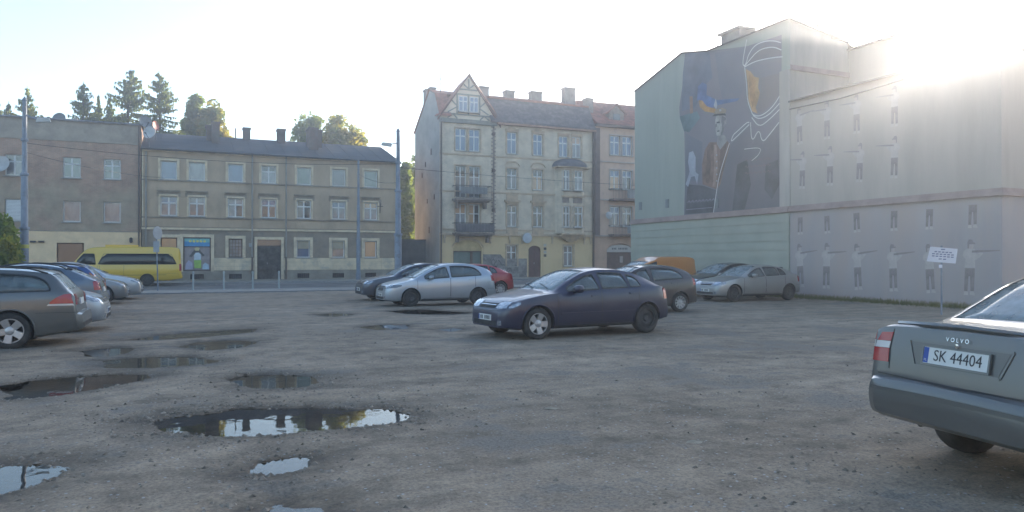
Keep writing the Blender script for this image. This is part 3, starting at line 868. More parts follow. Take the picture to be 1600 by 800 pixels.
    # double door with an overdoor
    dm = pmat("old_door", (0.075,0.062,0.052), 0.75, var=0.25, scale=4, mix2=(0.13,0.115,0.10), m2scale=2.2)
    d = MB().box(gx[3]-0.80, gx[3]-0.005, 0.08, 0.13, 0.06, 2.35).box(gx[3]+0.005, gx[3]+0.80, 0.08, 0.13, 0.06, 2.35).box(gx[3]-0.80, gx[3]+0.80, 0.06, 0.13, 2.36, 2.46)
    dd = d.build("door", dm, t)
    for sx in (-1, 1):
        for (z0, z1) in ((0.25,0.95),(1.1,2.2)):
            c = gx[3]+sx*0.4
            MB().box(c-0.26, c+0.26, 0.062, 0.081, z0, z1).build("door_panel", dm, dd)
    MB().box(gx[3]-0.80, gx[3]+0.80, 0.09, 0.10, 2.46, 2.88).build("overdoor_pane", PANES['dark'], dd)
    MB().box(gx[3]-0.14, gx[3]-0.10, 0.02, 0.08, 1.15, 1.28).build("door_handle", SILLM, dd)
    MB().box(dx0,gx[3]-0.80,-0.10,-0.01,0,3.05).box(gx[3]+0.80,dx1,-0.10,-0.01,0,3.05).box(gx[3]-0.80,gx[3]+0.80,-0.10,-0.01,2.88,3.05).build("door_surround", trim, t)
    MB().box(gx[3]-1.0, gx[3]+1.0, -0.45, -0.051, 0.05, 0.12).build("door_step", pl, t)
    # house number plates and pipes
    zn = MATS["zinc"]
    for px in (394, 447):
        x = on_y(px, FY-0.1)[0]-X0
        MB().tube([(x,-0.13,1.65),(x,-0.13,8.6),(x,-0.22,8.74)], 0.055, 7).build("downpipe", pmat("pipe_beige", (0.28,0.26,0.225), 0.7, var=0.15) if px == 447 else pmat("pipe_beige", (0.28,0.26,0.225)), t)
        MB().tube([(x,-0.13,0.1),(x,-0.13,1.66)], 0.06, 7).build("downpipe_foot", MATS["rusty_pipe"], t)
    MB().tube([(0.25,-0.08,0.1),(0.25,-0.08,8.6)], 0.06, 7).build("downpipe", pmat("pipe_beige", (0.28,0.26,0.225)), t)
    MB().box(0.0, 0.09, -0.03, 0.0, 3.7, 8.6).box(W-0.10, W, -0.03, 0.0, 3.7, 8.6).build("corner_strip", trim, t)
    MB().tube([(W-0.04,-0.09,0.1),(W-0.04,-0.09,8.6)], 0.05, 7).build("downpipe", pmat("pipe_beige", (0.28,0.26,0.225)), t)
    xg = gx[3]-1.22
    MB().box(xg-0.12, xg+0.12, -0.16, -0.02, 2.35, 2.62).build("meter_box", pmat("meter_grey", (0.35,0.35,0.34), 0.6), t)
    xr = W-1.25
    MB().tube([(xr,-0.05,5.4),(xr,-0.3,5.55),(xr,-0.3,5.9)],0.02,6).box(xr-0.22,xr+0.22,-0.06,-0.02,5.4,5.46).box(xr-0.03,xr+0.03,-0.06,-0.02,4.95,5.7).build("wall_bracket", MATS["rusty_pipe"], t)
    # roof: eaves, ridge five metres back, hip at the right end
    slate = pmat("slate_felt", (0.052,0.056,0.06), 0.75, var=0.12, scale=1.2, bump=0.3, bscale=14, stretch=(0.4,2,2), mix2=(0.036,0.038,0.04), m2scale=0.7)
    RZ, RY, EY, EZ = 10.62, 5.0, -0.34, 8.80
    xr1 = on_y(595, FY+RY)[0]-X0
    m = MB()
    m.quad((-0.05,EY,EZ),(W+0.25,EY,EZ),(xr1,RY,RZ),(-0.05,RY,RZ))
    m.poly([(W+0.25,EY,EZ),(W+0.25,2*RY-EY,EZ),(xr1,RY,RZ)])
    m.quad((W+0.25,2*RY-EY,EZ),(-0.05,2*RY-EY,EZ),(-0.05,RY,RZ),(xr1,RY,RZ))
    m.quad((-0.05,EY,EZ-0.07),(W+0.25,EY,EZ-0.07),(W+0.25,EY,EZ),(-0.05,EY,EZ)); m.quad((W+0.25,EY,EZ-0.07),(W+0.25,2*RY-EY,EZ-0.07),(W+0.25,2*RY-EY,EZ),(W+0.25,EY,EZ))
    m.quad((-0.05,EY,EZ-0.07),(-0.05,2*RY-EY,EZ-0.07),(W+0.25,2*RY-EY,EZ-0.07),(W+0.25,EY,EZ-0.07))
    rf = m.build("roof", slate, t)
    for k in range(1, 15):                        # standing laps of the felt, one by one
        x = W*k/15
        z_e = EZ+0.004; f = min(1.0, max(0.0, (xr1-x)/0.01) if x > xr1 else 1.0)
        top = 1.0 if x <= xr1 else max(0.02, (W+0.25-x)/(W+0.25-xr1))
        MB().box(-0.02, 0.02, 0, math.hypot(RY-EY, RZ-EZ)*top-0.03, 0, 0.018).build("roof_lap", slate, rf, loc=(x, EY, z_e), rot=(math.atan2(RZ-EZ, RY-EY), 0, 0))
    MB().tube([(-0.05,EY-0.05,EZ-0.04),(W+0.25,EY-0.05,EZ-0.06)], 0.065, 7).build("gutter", pmat("dark_gutter", (0.07,0.066,0.062), 0.6), t)
    chim = brick_mat("chimney_brick", (0.16,0.10,0.08), (0.12,0.085,0.07), (0.15,0.14,0.125), 3.0, plaster=(0.15,0.135,0.12), m_lo=0.45, m_hi=0.6, m_scale=0.9)
    for (p0, p1, ptop, yb, dy) in ((322,331,195,3.4,0.9),(331,343,190,2.4,1.3),(380,391,199,4.6,0.7),(434,446,201,4.0,0.9),(483,497,199,2.2,1.6),(497,503,203,3.2,0.8)):
        a, ta = on_y(p0, FY+yb); b, tb = on_y(p1, FY+yb)
        zt = zat(ptop, (ta+tb)/2)
        zb = EZ+(RZ-EZ)*(yb-EY)/(RY-EY)-0.3
        c = MB().box(a-X0, b-X0, yb, yb+dy, zb, zt-0.12).box(a-X0-0.05, b-X0+0.05, yb-0.05, yb+dy+0.05, zt-0.12, zt).build("chimney", chim, rf)
    xv = on_y(368, FY+4.5)
    MB().tube([(xv[0]-X0,4.5,10.3),(xv[0]-X0,4.5,zat(200,xv[1]))],0.05,6).build("vent_pipe", MATS["rusty_pipe"], rf)
    # gable walls and back
    s = MB(); D = 2*RY
    s.quad((W,0,0),(W,D,0),(W,D,8.72),(W,0,8.72)); s.poly([(0,0,0),(0,D,0),(0,D,8.72),(0,RY,10.5),(0,0,8.72)]); s.quad((0,D,0),(W,D,0),(W,D,8.72),(0,D,8.72))
    s.build("side_wall", up, t)
build_grey_house()
# ------------------------------------------------------------------ beige tenement with a half-timbered gable
def build_beige_tenement():
    X0, X1 = 18.0, 31.7
    W = X1-X0
    t = thing("beige_tenement", "four storey beige brick tenement with half timbered gable and balconies", "house", (X0, FY, 0))
    L = lambda px: on_y(px, FY)[0]-X0
    brick = brick_mat("glazed_brick", (0.64,0.545,0.415), (0.585,0.495,0.38), (0.45,0.375,0.285), 1.9, plaster=(0.43,0.36,0.285), m_lo=0.60, m_hi=0.72, m_scale=0.5)
    yel = pmat("yellow_render", (0.600,0.446,0.252), 0.92, var=0.08, scale=0.9, mix2=(0.504,0.390,0.231), m2scale=0.9, m2lo=0.52, m2hi=0.72)
    bare = pmat("bare_render", (0.22,0.20,0.185), 0.95, var=0.3, scale=2.4, bump=0.6, bscale=12, mix2=(0.30,0.28,0.25), m2scale=2.0)
    sand = pmat("sandstone_trim", (0.492,0.367,0.247), 0.9, var=0.15, scale=2.5, mix2=(0.348,0.266,0.189), m2scale=2)
    dkst = pmat("dark_stone", (0.235,0.19,0.16), 0.9, var=0.2, scale=3)
    beam = pmat("timber_grey", (0.20,0.205,0.18), 0.85, var=0.15, scale=5)
    infill = pmat("gable_infill", (0.672,0.565,0.441), 0.9, var=0.08, scale=1.2)
    iron = pmat("balcony_iron", (0.06,0.055,0.055), 0.6, var=0.2)
    gxA, gxB = 0.0, L(775)
    pair = [L(720), L(741.5)]
    c1, c2 = L(800), L(840.5)
    p2 = [L(880.5), L(901)]
    bay = [L(877), L(895.5)]
    rows = [(9.98, 11.72), (7.15, 8.80), (4.12, 5.82)]
    op = []
    for r, (a, b) in enumerate(rows):
        for x in pair: op.append((x-0.46, x+0.46, (a, 6.32, 3.62)[r], b))
        for x in (c1, c2): op.append((x-0.44, x+0.44, a, b))
        if r == 0:
            for x in p2: op.append((x-0.44, x+0.44, a, b))
    wall_panel("upper_wall", brick, t, 0, W, 3.42, 12.35, op)
    # ground floor: shop opening under an arch, window, door, window
    s0, s1 = L(708), L(752.5)
    d0, d1 = L(825.5), L(845)
    g1, g2 = L(799.5), L(888)
    opg = [(s0, s1, 0.06, 3.0), (g1-0.46, g1+0.46, 0.93, 2.62), (d0, d1, 0.06, 2.6), (g2-0.44, g2+0.44, 0.93, 2.62)]
    wall_panel("ground_floor_wall", yel, t, 0, W, 0.0, 3.42, opg, y=-0.03, depth=0.30)
    arch_filler(s0, s1, 2.4, 3.0, 0.62, -0.028, 0.2).build("shop_arch", yel, t)
    arch_filler(d0, d1, 2.2, 2.6, 0.30, -0.028, 0.2).build("door_arch", yel, t)
    # rusticated courses drawn by recessed joints between separate bands of render
    segs = [(0.0, s0-0.12), (s1+0.12, g1-0.6), (g1+0.6, d0-0.12), (d1+0.12, g2-0.58), (g2+0.58, W)]
    for k in range(9):
        z0 = 0.16+k*0.345
        for a, b in segs:
            if b-a < 0.15: continue
            if k < 5 and s1 < (a+b)/2 < d0: continue
            if k > 7 and z0+0.33 > 3.3: continue
            MB().box(a, b, -0.06, -0.031, z0, z0+0.322).build("render_course", yel, t)
    MB().box(s1+0.1, d0-0.14, -0.045, -0.031, 0.0, 1.55).prism([(s1+0.1,1.55),(g1-0.7,1.55),(g1-1.1,2.0),(s1+0.1,2.1)], -0.045, -0.031).build("bare_patch", bare, t)
    gr = random.Random(4)
    for i in range(7):                                   # spray can scrawl on the bare patch
        gx_, gz_ = s1+0.35+i*0.33, gr.uniform(0.5, 1.3)
        P = [(gx_+0.26*math.cos(a)*gr.uniform(.5,1.1), gz_+0.3*math.sin(a*1.3+i)*gr.uniform(.5,1.1)) for a in np.linspace(0, 5.2, 9)]
        m_ = MB()
        for (xa, za), (xb, zb) in zip(P[:-1], P[1:]):
            d = Vector((xb-xa, zb-za)).normalized()*0.03
            m_.quad((xa-d.y,-0.049-i*0.001,za+d.x),(xb-d.y,-0.049-i*0.001,zb+d.x),(xb+d.y,-0.049-i*0.001,zb-d.x),(xa+d.y,-0.049-i*0.001,za-d.x))
        m_.build("graffiti", pmat("spray_pale", (0.46,0.44,0.43), 0.8, bump=0) if i % 2 else pmat("spray_dark", (0.07,0.065,0.07), 0.8, bump=0), t)
    # keystones and hood mould
    hood = MB()
    for i in range(14):
        u0, u1 = -1+2*i/14, -1+2*(i+1)/14; cx, hw = (s0+s1)/2, (s1-s0)/2+0.12
        f = lambda u: 3.02-0.62*(1-math.sqrt(1-u*u*0.96))/(1-math.sqrt(0.04))
        hood.prism([(cx+u0*hw, f(u0)), (cx+u1*hw, f(u1)), (cx+u1*hw, f(u1)+0.14), (cx+u0*hw, f(u0)+0.14)], -0.1, -0.02)
    hood.build("hood_mould", sand, t)
    sf = MB().box(s0, s0+0.08, 0.06, 0.16, 0.06, 2.05).box(s1-0.08, s1, 0.06, 0.16, 0.06, 2.05).box(s0, s1, 0.05, 0.17, 2.05, 2.15)
    xm = L(737)
    sf.box(xm-0.1, xm+0.1, 0.05, 0.16, 0.06, 2.05)
    sh = sf.build("shop_front", WOODB, t)
    MB().box(s0+0.08, xm-0.1, 0.10, 0.12, 0.06, 2.05).build("pane", PANES['green'], sh)
    MB().box(xm+0.1, s1-0.08, 0.10, 0.12, 0.06, 2.05).build("pane", PANES['green'], sh)
    MB().box(s0, s1, 0.10, 0.14, 2.15, 3.0).build("tympanum", pmat("tympanum_yellow", (0.50,0.38,0.20), 0.9), sh)
    door = MB().box(d0, d1, 0.12, 0.18, 0.06, 2.6).build("door", pmat("door_maroon", (0.13,0.07,0.06), 0.6, var=0.15, scale=3), t)
    for k in (0, 1):
        for j in (0, 1): MB().box(d0+0.1+k*(d1-d0-0.1)/2, d0-0.05+(k+1)*(d1-d0)/2, 0.10, 0.121, 0.3+j*1.05, 1.2+j*1.05).build("door_panel", MATS["door_maroon"], door)
    MB().box((d0+d1)/2-0.03,(d0+d1)/2+0.03,0.07,0.12,1.1,1.25).build("door_handle", SILLM, door)
    for x in (g1, g2):
        add_window(t, x, 0.93, 0.9, 1.69, 'cross', 'dark', y=-0.03, surround='top', s_w=0.12, s_mat=sand)
    MB().box(-0.04, W+0.02, -0.14, -0.0, 3.36, 3.46).box(-0.02, W+0.02, -0.08, -0.0, 3.46, 3.54).build("cornice", sand, t)
    for px in (694, 766, 796, 815, 862, 912, 922):     # hanging consoles under the cornice
        x = L(px)
        MB().box(x-0.06, x+0.06, -0.13, -0.061, 2.75, 3.36).box(x-0.09, x+0.09, -0.17, -0.061, 3.12, 3.36).build("console", sand, t)
    dish = MB().lathe([(0.001,0.0),(0.33,0.05),(0.34,0.10),(0.001,0.14)], 16, 'y')
    for r, z in enumerate((9.62, 6.75, 3.78)):
        MB().box(-0.02, W+0.01, -0.07, -0.001, z, z+0.10).build("string_course", sand, t)
    # windows
    for r, (a, b) in enumerate(rows):
        for i, x in enumerate(pair):
            if r == 0: add_window(t, x, a, 0.92, b-a, 'cross', 'blue', surround='top', s_w=0.1, s_mat=sand)
            else:
                z0 = (0, 6.32, 3.62)[r]
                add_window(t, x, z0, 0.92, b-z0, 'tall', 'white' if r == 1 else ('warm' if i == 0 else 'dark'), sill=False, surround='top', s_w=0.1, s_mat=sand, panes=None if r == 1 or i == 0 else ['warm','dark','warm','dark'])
        for j, x in enumerate((c1, c2)):
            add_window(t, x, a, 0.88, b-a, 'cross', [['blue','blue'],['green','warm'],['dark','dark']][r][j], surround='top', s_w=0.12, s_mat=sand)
            if r == 1:
                hm = MB()
                for i in range(8):
                    u0, u1 = -1+2*i/8, -1+2*(i+1)/8; f = lambda u: b+0.18+0.32*math.sqrt(max(0, 1-u*u))
                    hm.prism([(x+u0*0.66, f(u0)), (x+u1*0.66, f(u1)), (x+u1*0.62, f(u1)+0.1), (x+u0*0.62, f(u0)+0.1)], -0.10, -0.001)
                hm.build("hood_mould", sand, t)
                MB().box(x-0.5,x+0.5,-0.06,-0.001,6.25,6.72).box(x-0.7,x+0.7,-0.2,-0.001,6.10,6.24).box(x-0.55,x+0.55,-0.12,-0.001,5.95,6.10).build("apron", sand, t)
            elif r == 0:
                MB().box(x-0.58,x+0.58,-0.10,-0.001,b+0.13,b+0.24).box(x-0.3,x+0.3,-0.08,-0.001,b+0.24,b+0.34).build("lintel", sand, t)
            else:
                MB().box(x-0.5,x+0.5,-0.05,-0.001,3.54,4.02).build("apron", sand, t)
        if r == 0:
            for j, x in enumerate(p2):
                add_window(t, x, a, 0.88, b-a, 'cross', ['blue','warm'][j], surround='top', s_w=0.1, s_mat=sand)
                MB().box(x-0.55,x+0.55,-0.10,-0.001,b+0.11,b+0.22).build("lintel", sand, t)
    # oriel: two storeys of bay with a low lead dome
    bx0, bx1, by = bay[0]-0.62, bay[1]+1.05, -0.75
    pts = [(bx0, 0), (bx0+0.45, by), (bx1-0.65, by), (bx1, 0)]
    o = MB()
    for i in range(3):
        (xa, ya), (xb, yb) = pts[i], pts[i+1]
        o.quad((xa,ya,3.62),(xb,yb,3.62),(xb,yb,9.05),(xa,ya,9.05))
    o.poly([(p[0],p[1],3.62) for p in pts]); o.poly([(p[0],p[1],9.05) for p in pts])
    ob = o.build("oriel", brick, t)
    for (a, b) in rows[1:]:
        for x, w in ((bay[0], 0.62), (bay[1], 0.84)):
            add_window(t, x, a, w, b-a, 'cross', 'dark' if a < 5 else 'grey', y=by-0.205, surround='top', s_w=0.07, s_mat=sand)
    for z in (3.5, 6.6):
        MB().prism([(bx0+0.2,z),(bx1-0.4,z),(bx1-0.4,z+0.12),(bx0+0.2,z+0.12)], by-0.14, by+0.02).build("oriel_band", sand, ob)
    for x, w in ((bay[0], 0.62), (bay[1], 0.84)):
        MB().box(x-w/2,x+w/2,by-0.05,by-0.001,6.12,6.55).build("apron", dkst, ob)
    dm = MB(); NX, NZ = 12, 5
    cx, rx, ry = (bx0+bx1)/2, (bx1-bx0)/2+0.25, 1.1
    for j in range(NZ):
        for i in range(NX):
            def P(i, j):
                th = math.pi*i/NX; ph = (math.pi/2)*j/NZ
                return (cx-rx*math.cos(th)*math.cos(ph)**0.8, -ry*math.sin(th)*math.cos(ph)**0.8, 9.1+0.75*math.sin(ph))
            dm.quad(P(i,j), P(i+1,j), P(i+1,j+1), P(i,j+1))
    dm.build("oriel_roof", pmat("lead_roof", (0.13,0.125,0.13), 0.6, var=0.2, scale=4), ob, smooth=True)
    MB().box(bx0-0.2, bx1+0.2, by-0.25, 0, 9.0, 9.09).build("oriel_cornice", sand, ob)
    # hanging curved base of the oriel
    hb = MB()
    for k in range(5):
        s0_, s1_ = 1-0.16*k, 1-0.16*(k+1); z0_, z1_ = 3.5-0.12*k, 3.5-0.12*(k+1)
        hb.box(cx-(bx1-bx0)/2*s0_+0.15, cx+(bx1-bx0)/2*s0_-0.25, by*s0_, -0.06, z1_, z0_-0.002)
    hb.build("oriel_base", sand, ob)
    # balconies
    for z0, z1, px0, px1, solid in ((6.2, 7.2, 706, 762, False), (3.55, 4.32, 706, 766, True)):
        a, b = L(px0), L(px1)
        bal = MB().box(a, b, -0.95, -0.001, z0-0.14, z0).box(a+0.15, b-0.15, -0.75, -0.001, z0-0.26, z0-0.14)
        bo = bal.build("balcony", dkst, t)
        r = MB().box(a+0.02,b-0.02,-0.94,-0.90,z1-0.05,z1).box(a+0.02,a+0.06,-0.9,-0.01,z1-0.05,z1).box(b-0.06,b-0.02,-0.9,-0.01,z1-0.05,z1).box(a+0.02,b-0.02,-0.93,-0.91,z0+0.06,z0+0.09)
        r.build("handrail", iron, bo)
        n = 26
        bars = MB().box(-0.009,0.009,-0.009,0.009,z0,z1-0.05).mesh("baluster", iron)
        for k in range(n):
            link("baluster", bars, bo, (a+0.05+(b-a-0.1)*k/(n-1), -0.92, 0))
        if solid: MB().box(a+0.03,b-0.03,-0.90,-0.88,z0+0.05,z1-0.08).build("balcony_sheet", pmat("balcony_cloth", (0.19,0.175,0.18), 0.9, var=0.15), bo)
        else: MB().box(a+0.4,b-0.4,-0.90,-0.88,z0+0.35,z1-0.12).build("balcony_sheet", pmat("balcony_glass", (0.22,0.235,0.24), 0.4), bo)
        for x in (a+0.35, b-0.35): MB().prism([(x-0.09,z0-0.75),(x+0.09,z0-0.75),(x+0.09,z0-0.26),(x-0.09,z0-0.26)], -0.45, -0.001).build("console", dkst, bo)
    # toothed quoins between the gable bay and the rest
    q = L(771)
    MB().box(q-0.06, q+0.06, -0.08, -0.001, 3.54, 12.2).build("pilaster", dkst, t)
    qs = MB().box(0, 0.13, -0.065, -0.001, 0, 0.09).mesh("quoin", dkst)
    for k in range(56): link("quoin", qs, t, (q+0.06-0.25*(k%2), 0, 3.7+k*0.15))
    for z in (11.45, 8.55, 5.4):
        MB().lathe([(0.001,-0.09),(0.14,-0.07),(0.17,0)], 12, 'y', (q,-0.02,z)).build("anchor_plate", WOODB, t)
    MB().box(W-0.02, W+0.0, -0.1, 0, 3.5, 12.3).build("edge_strip", dkst, t)
    MB().tube([(0.1,-0.1,0.1),(0.1,-0.1,12.3)], 0.07, 7).build("downpipe", MATS["rusty_pipe"], t)
    MB().tube([(W-0.12,-0.12,0.1),(W-0.12,-0.12,12.4)], 0.09, 7).build("downpipe", MATS["rusty_pipe"], t)
    # wall lantern, signs
    MB().lathe([(0.001,-0.10),(0.40,-0.06),(0.42,0.0),(0.40,0.06),(0.001,0.10)], 18, 'y', (L(820), -0.45, 3.2)).build("round_sign", pmat("sign_pale", (0.40,0.43,0.45), 0.5, var=0.1), t)
    MB().tube([(L(820),-0.36,3.2),(L(820),-0.04,3.2)],0.03,6).build("sign_arm", iron, t)
    for k in range(4): MB().box(L(851)-0.12, L(851)+0.12, -0.085, -0.061, 1.7+k*0.28, 1.9+k*0.28).build("door_bell_plate", pmat("plate_pale", (0.4,0.39,0.36), 0.6) if k % 2 else MATS["dark_sign"], t)
    # gable front
    ax, az_ = L(732), 15.95
    gl, gr_, gz = -0.05, gxB+0.1, 12.55
    gw = MB().prism([(0, 12.35), (gxB, 12.35), (gxB, gz), (ax, az_-0.15), (0, gz)], -0.04, 0.25).build("gable", infill, t)
    MB().box(-0.03, gxB+0.05, -0.2, -0.042, 12.08, 12.2).box(-0.03, gxB+0.05, -0.14, -0.042, 12.2, 12.42).build("gable_sill_beam", beam, gw)
    def beamseg(xa, za, xb, zb, w=0.10, nm="timber"):
        d = math.hypot(xb-xa, zb-za); an = math.atan2(zb-za, xb-xa)
        MB().box(0, d, -0.05, 0, -w/2, w/2).build(nm, beam, gw, loc=(xa, -0.042, za), rot=(0, -an, 0))
    hwid = lambda z: (az_-0.15-z)/(az_-0.15-gz)
    for z in (12.78, 14.35, 14.75):
        k = hwid(z); beamseg(ax-ax*k+0.03, z, ax+(gxB-ax)*k-0.03, z, 0.11)
    gwx = [L(723), L(740)]
    for x in (gwx[0]-0.48, gwx[1]+0.48, (gwx[0]+gwx[1])/2): beamseg(x, 12.84, x, 14.3, 0.11)
    for s in (-1, 1):
        xo = gwx[0]-0.5 if s < 0 else gwx[1]+0.5
        beamseg(xo, 13.35, xo+s*0.75, 12.9, 0.09); beamseg(xo, 13.45, xo+s*0.45, 14.0 if False else 13.85, 0.09)
        beamseg(ax+s*1.75, 12.45, ax+s*1.35, 12.75, 0.09); beamseg(ax+s*0.95, 12.45, ax+s*1.25, 12.75, 0.09)
        beamseg(ax, 14.82, ax+s*0.42, 15.15, 0.09)
    beamseg(ax, 14.82, ax, 15.6, 0.1)
    for x in gwx: add_window(t, x, 13.0, 0.74, 1.22, 'cross', 'blue', y=-0.24, sill=True)
    for s, xe in ((-1, gl-0.15), (1, gr_+0.25)):
        ze = az_-(az_-gz)/ (ax-0.0)*abs(xe-ax) if s < 0 else az_-(az_-gz)/(gxB-ax)*abs(xe-ax)
        d = math.hypot(xe-ax, az_-ze); an = math.atan2(ze-az_, abs(xe-ax))
        m = MB()
        nx, nz = s*(abs(xe-ax))/d, (ze-az_)/d
        ox, oz = -nz*0.09*(1 if s > 0 else -1), abs(nx)*0.09
        m.prism([(ax, az_-0.09), (xe, ze-0.09), (xe, ze+0.09), (ax, az_+0.09)] if s > 0 else [(xe, ze-0.09), (ax, az_-0.09), (ax, az_+0.09), (xe, ze+0.09)], -0.22, -0.1)
        m.build("barge_board", pmat("barge_red", (0.17,0.085,0.07), 0.8, var=0.15), t)
    # roofs: slate mansard, red ridge, tiled gable roof, back slope
    slate = pmat("worn_slate", (0.145,0.13,0.13), 0.85, var=0.25, scale=2.5, bump=0.5, bscale=9, stretch=(1,1,1.6), mix2=(0.085,0.08,0.085), m2scale=1.4, m2lo=0.48, m2hi=0.6)
    red = pmat("red_tile", (0.32,0.13,0.09), 0.85, var=0.2, scale=3, bump=0.5, bscale=16, mix2=(0.16,0.08,0.065), m2scale=1.2)
    r = MB().quad((gxB-0.6,-0.32,12.5),(W+0.02,-0.32,12.5),(W+0.02,0.95,14.5),(gxB-0.6,0.95,14.5))
    r.quad((gxB-0.6,-0.32,12.36),(W+0.02,-0.32,12.36),(W+0.02,-0.32,12.5),(gxB-0.6,-0.32,12.5)).quad((gxB-0.6,-0.32,12.36),(gxB-0.6,0.2,12.36),(W+0.02,0.2,12.36),(W+0.02,-0.32,12.36))
    r.build("mansard_roof", slate, t)
    r = MB().quad((-0.1,0.93,14.5),(W+0.02,0.93,14.5),(W+0.02,2.5,15.1),(-0.1,2.5,15.1)).quad((-0.1,2.5,15.1),(W+0.02,2.5,15.1),(W+0.02,6.8,12.2),(-0.1,6.8,12.2))
    r.quad((-0.1,-0.25,12.55),(0.9,-0.25,12.55),(0.9,0.95,14.5),(-0.1,0.95,14.5))
    rr = r.build("roof", red, t)
    MB().box(gxB-0.3, W, 0.86, 1.06, 14.48, 14.62).build("ridge_tiles", red, rr)
    g = MB().quad((ax,-0.2,az_),(ax,2.4,az_-0.3),(gl-0.1,0.9,gz+0.1),(gl-0.1,-0.2,gz)).quad((ax,-0.2,az_),(gr_+0.2,-0.2,gz-0.1),(gr_+0.2,0.5,gz+0.7),(ax,2.4,az_-0.3))
    g.build("gable_roof", red, t)
    MB().box(gxB, W+0.02, -0.36, -0.0, 12.22, 12.36).build("eaves_cornice", pmat("eaves_orange", (0.33,0.19,0.13), 0.85, var=0.15, scale=3), t)
    stucco = pmat("chimney_stucco", (0.24,0.22,0.20), 0.9, var=0.15, scale=2)
    for p0, p1, pt, yb in ((750,764,134.6,1.8),(791,804,141,2.2),(831,847,142.5,2.2),(883,899,136.5,1.6),(917,927,153,1.2),(664,672,139,3.6),(672,681,136,2.4)):
        a, ta = on_y(p0, FY+yb); b, tb = on_y(p1, FY+yb); zt = zat(pt, (ta+tb)/2)
        a = max(a-X0, 0.02); b = max(b-X0, a+0.45)
        MB().box(a, b, yb, yb+0.7, 13.9, zt-0.12).box(a-0.06, b+0.06, yb-0.06, yb+0.76, zt-0.12, zt).build("chimney", stucco, rr)
    x, ta = on_y(688, FY+1.5); x -= X0
    an = MB().tube([(x,1.5,14.5),(x,1.5,zat(107,ta))],0.03,6).tube([(x,1.5,zat(123,ta)),(x+1.0,1.5,zat(123,ta))],0.02,6)
    for k in range(5): an.tube([(x+0.2*k+0.1,1.2,zat(123,ta)),(x+0.2*k+0.1,1.8,zat(123,ta))],0.012,5)
    an.build("aerial", iron, rr)
    # blind end wall facing left, with anchors and patches
    endm = pmat("end_wall_render", (0.33,0.325,0.305), 0.95, var=0.12, scale=0.5, bump=0.3, mix2=(0.24,0.235,0.22), m2scale=0.8, m2lo=0.5, m2hi=0.7)
    MB().poly([(0,0,0),(0,6.6,0),(0,6.6,12.2),(0,2.5,14.98),(0,0.93,14.4),(0,0.0,12.5)]).build("end_wall", endm, t)
    MB().quad((0,6.6,0),(W,6.6,0),(W,6.6,12.2),(0,6.6,12.2)).build("back_wall", endm, t)
    for (y, z, h) in ((2.0,9.8,0.5),(3.5,9.0,0.4),(1.2,6.2,0.4),(3.0,6.0,0.35),(2.5,3.6,0.5),(4.4,8.2,0.4)):
        MB().box(-0.05, -0.001, y, y+0.14, z, z+h).build("wall_anchor", MATS["rusty_pipe"], t)
    MB().box(-0.6, -0.05, 0.25, 6.6, 0, 3.0).build("yard_wall", pmat("yard_wall_grey", (0.17,0.165,0.155), 0.95, var=0.15), t) if False else None
build_beige_tenement()

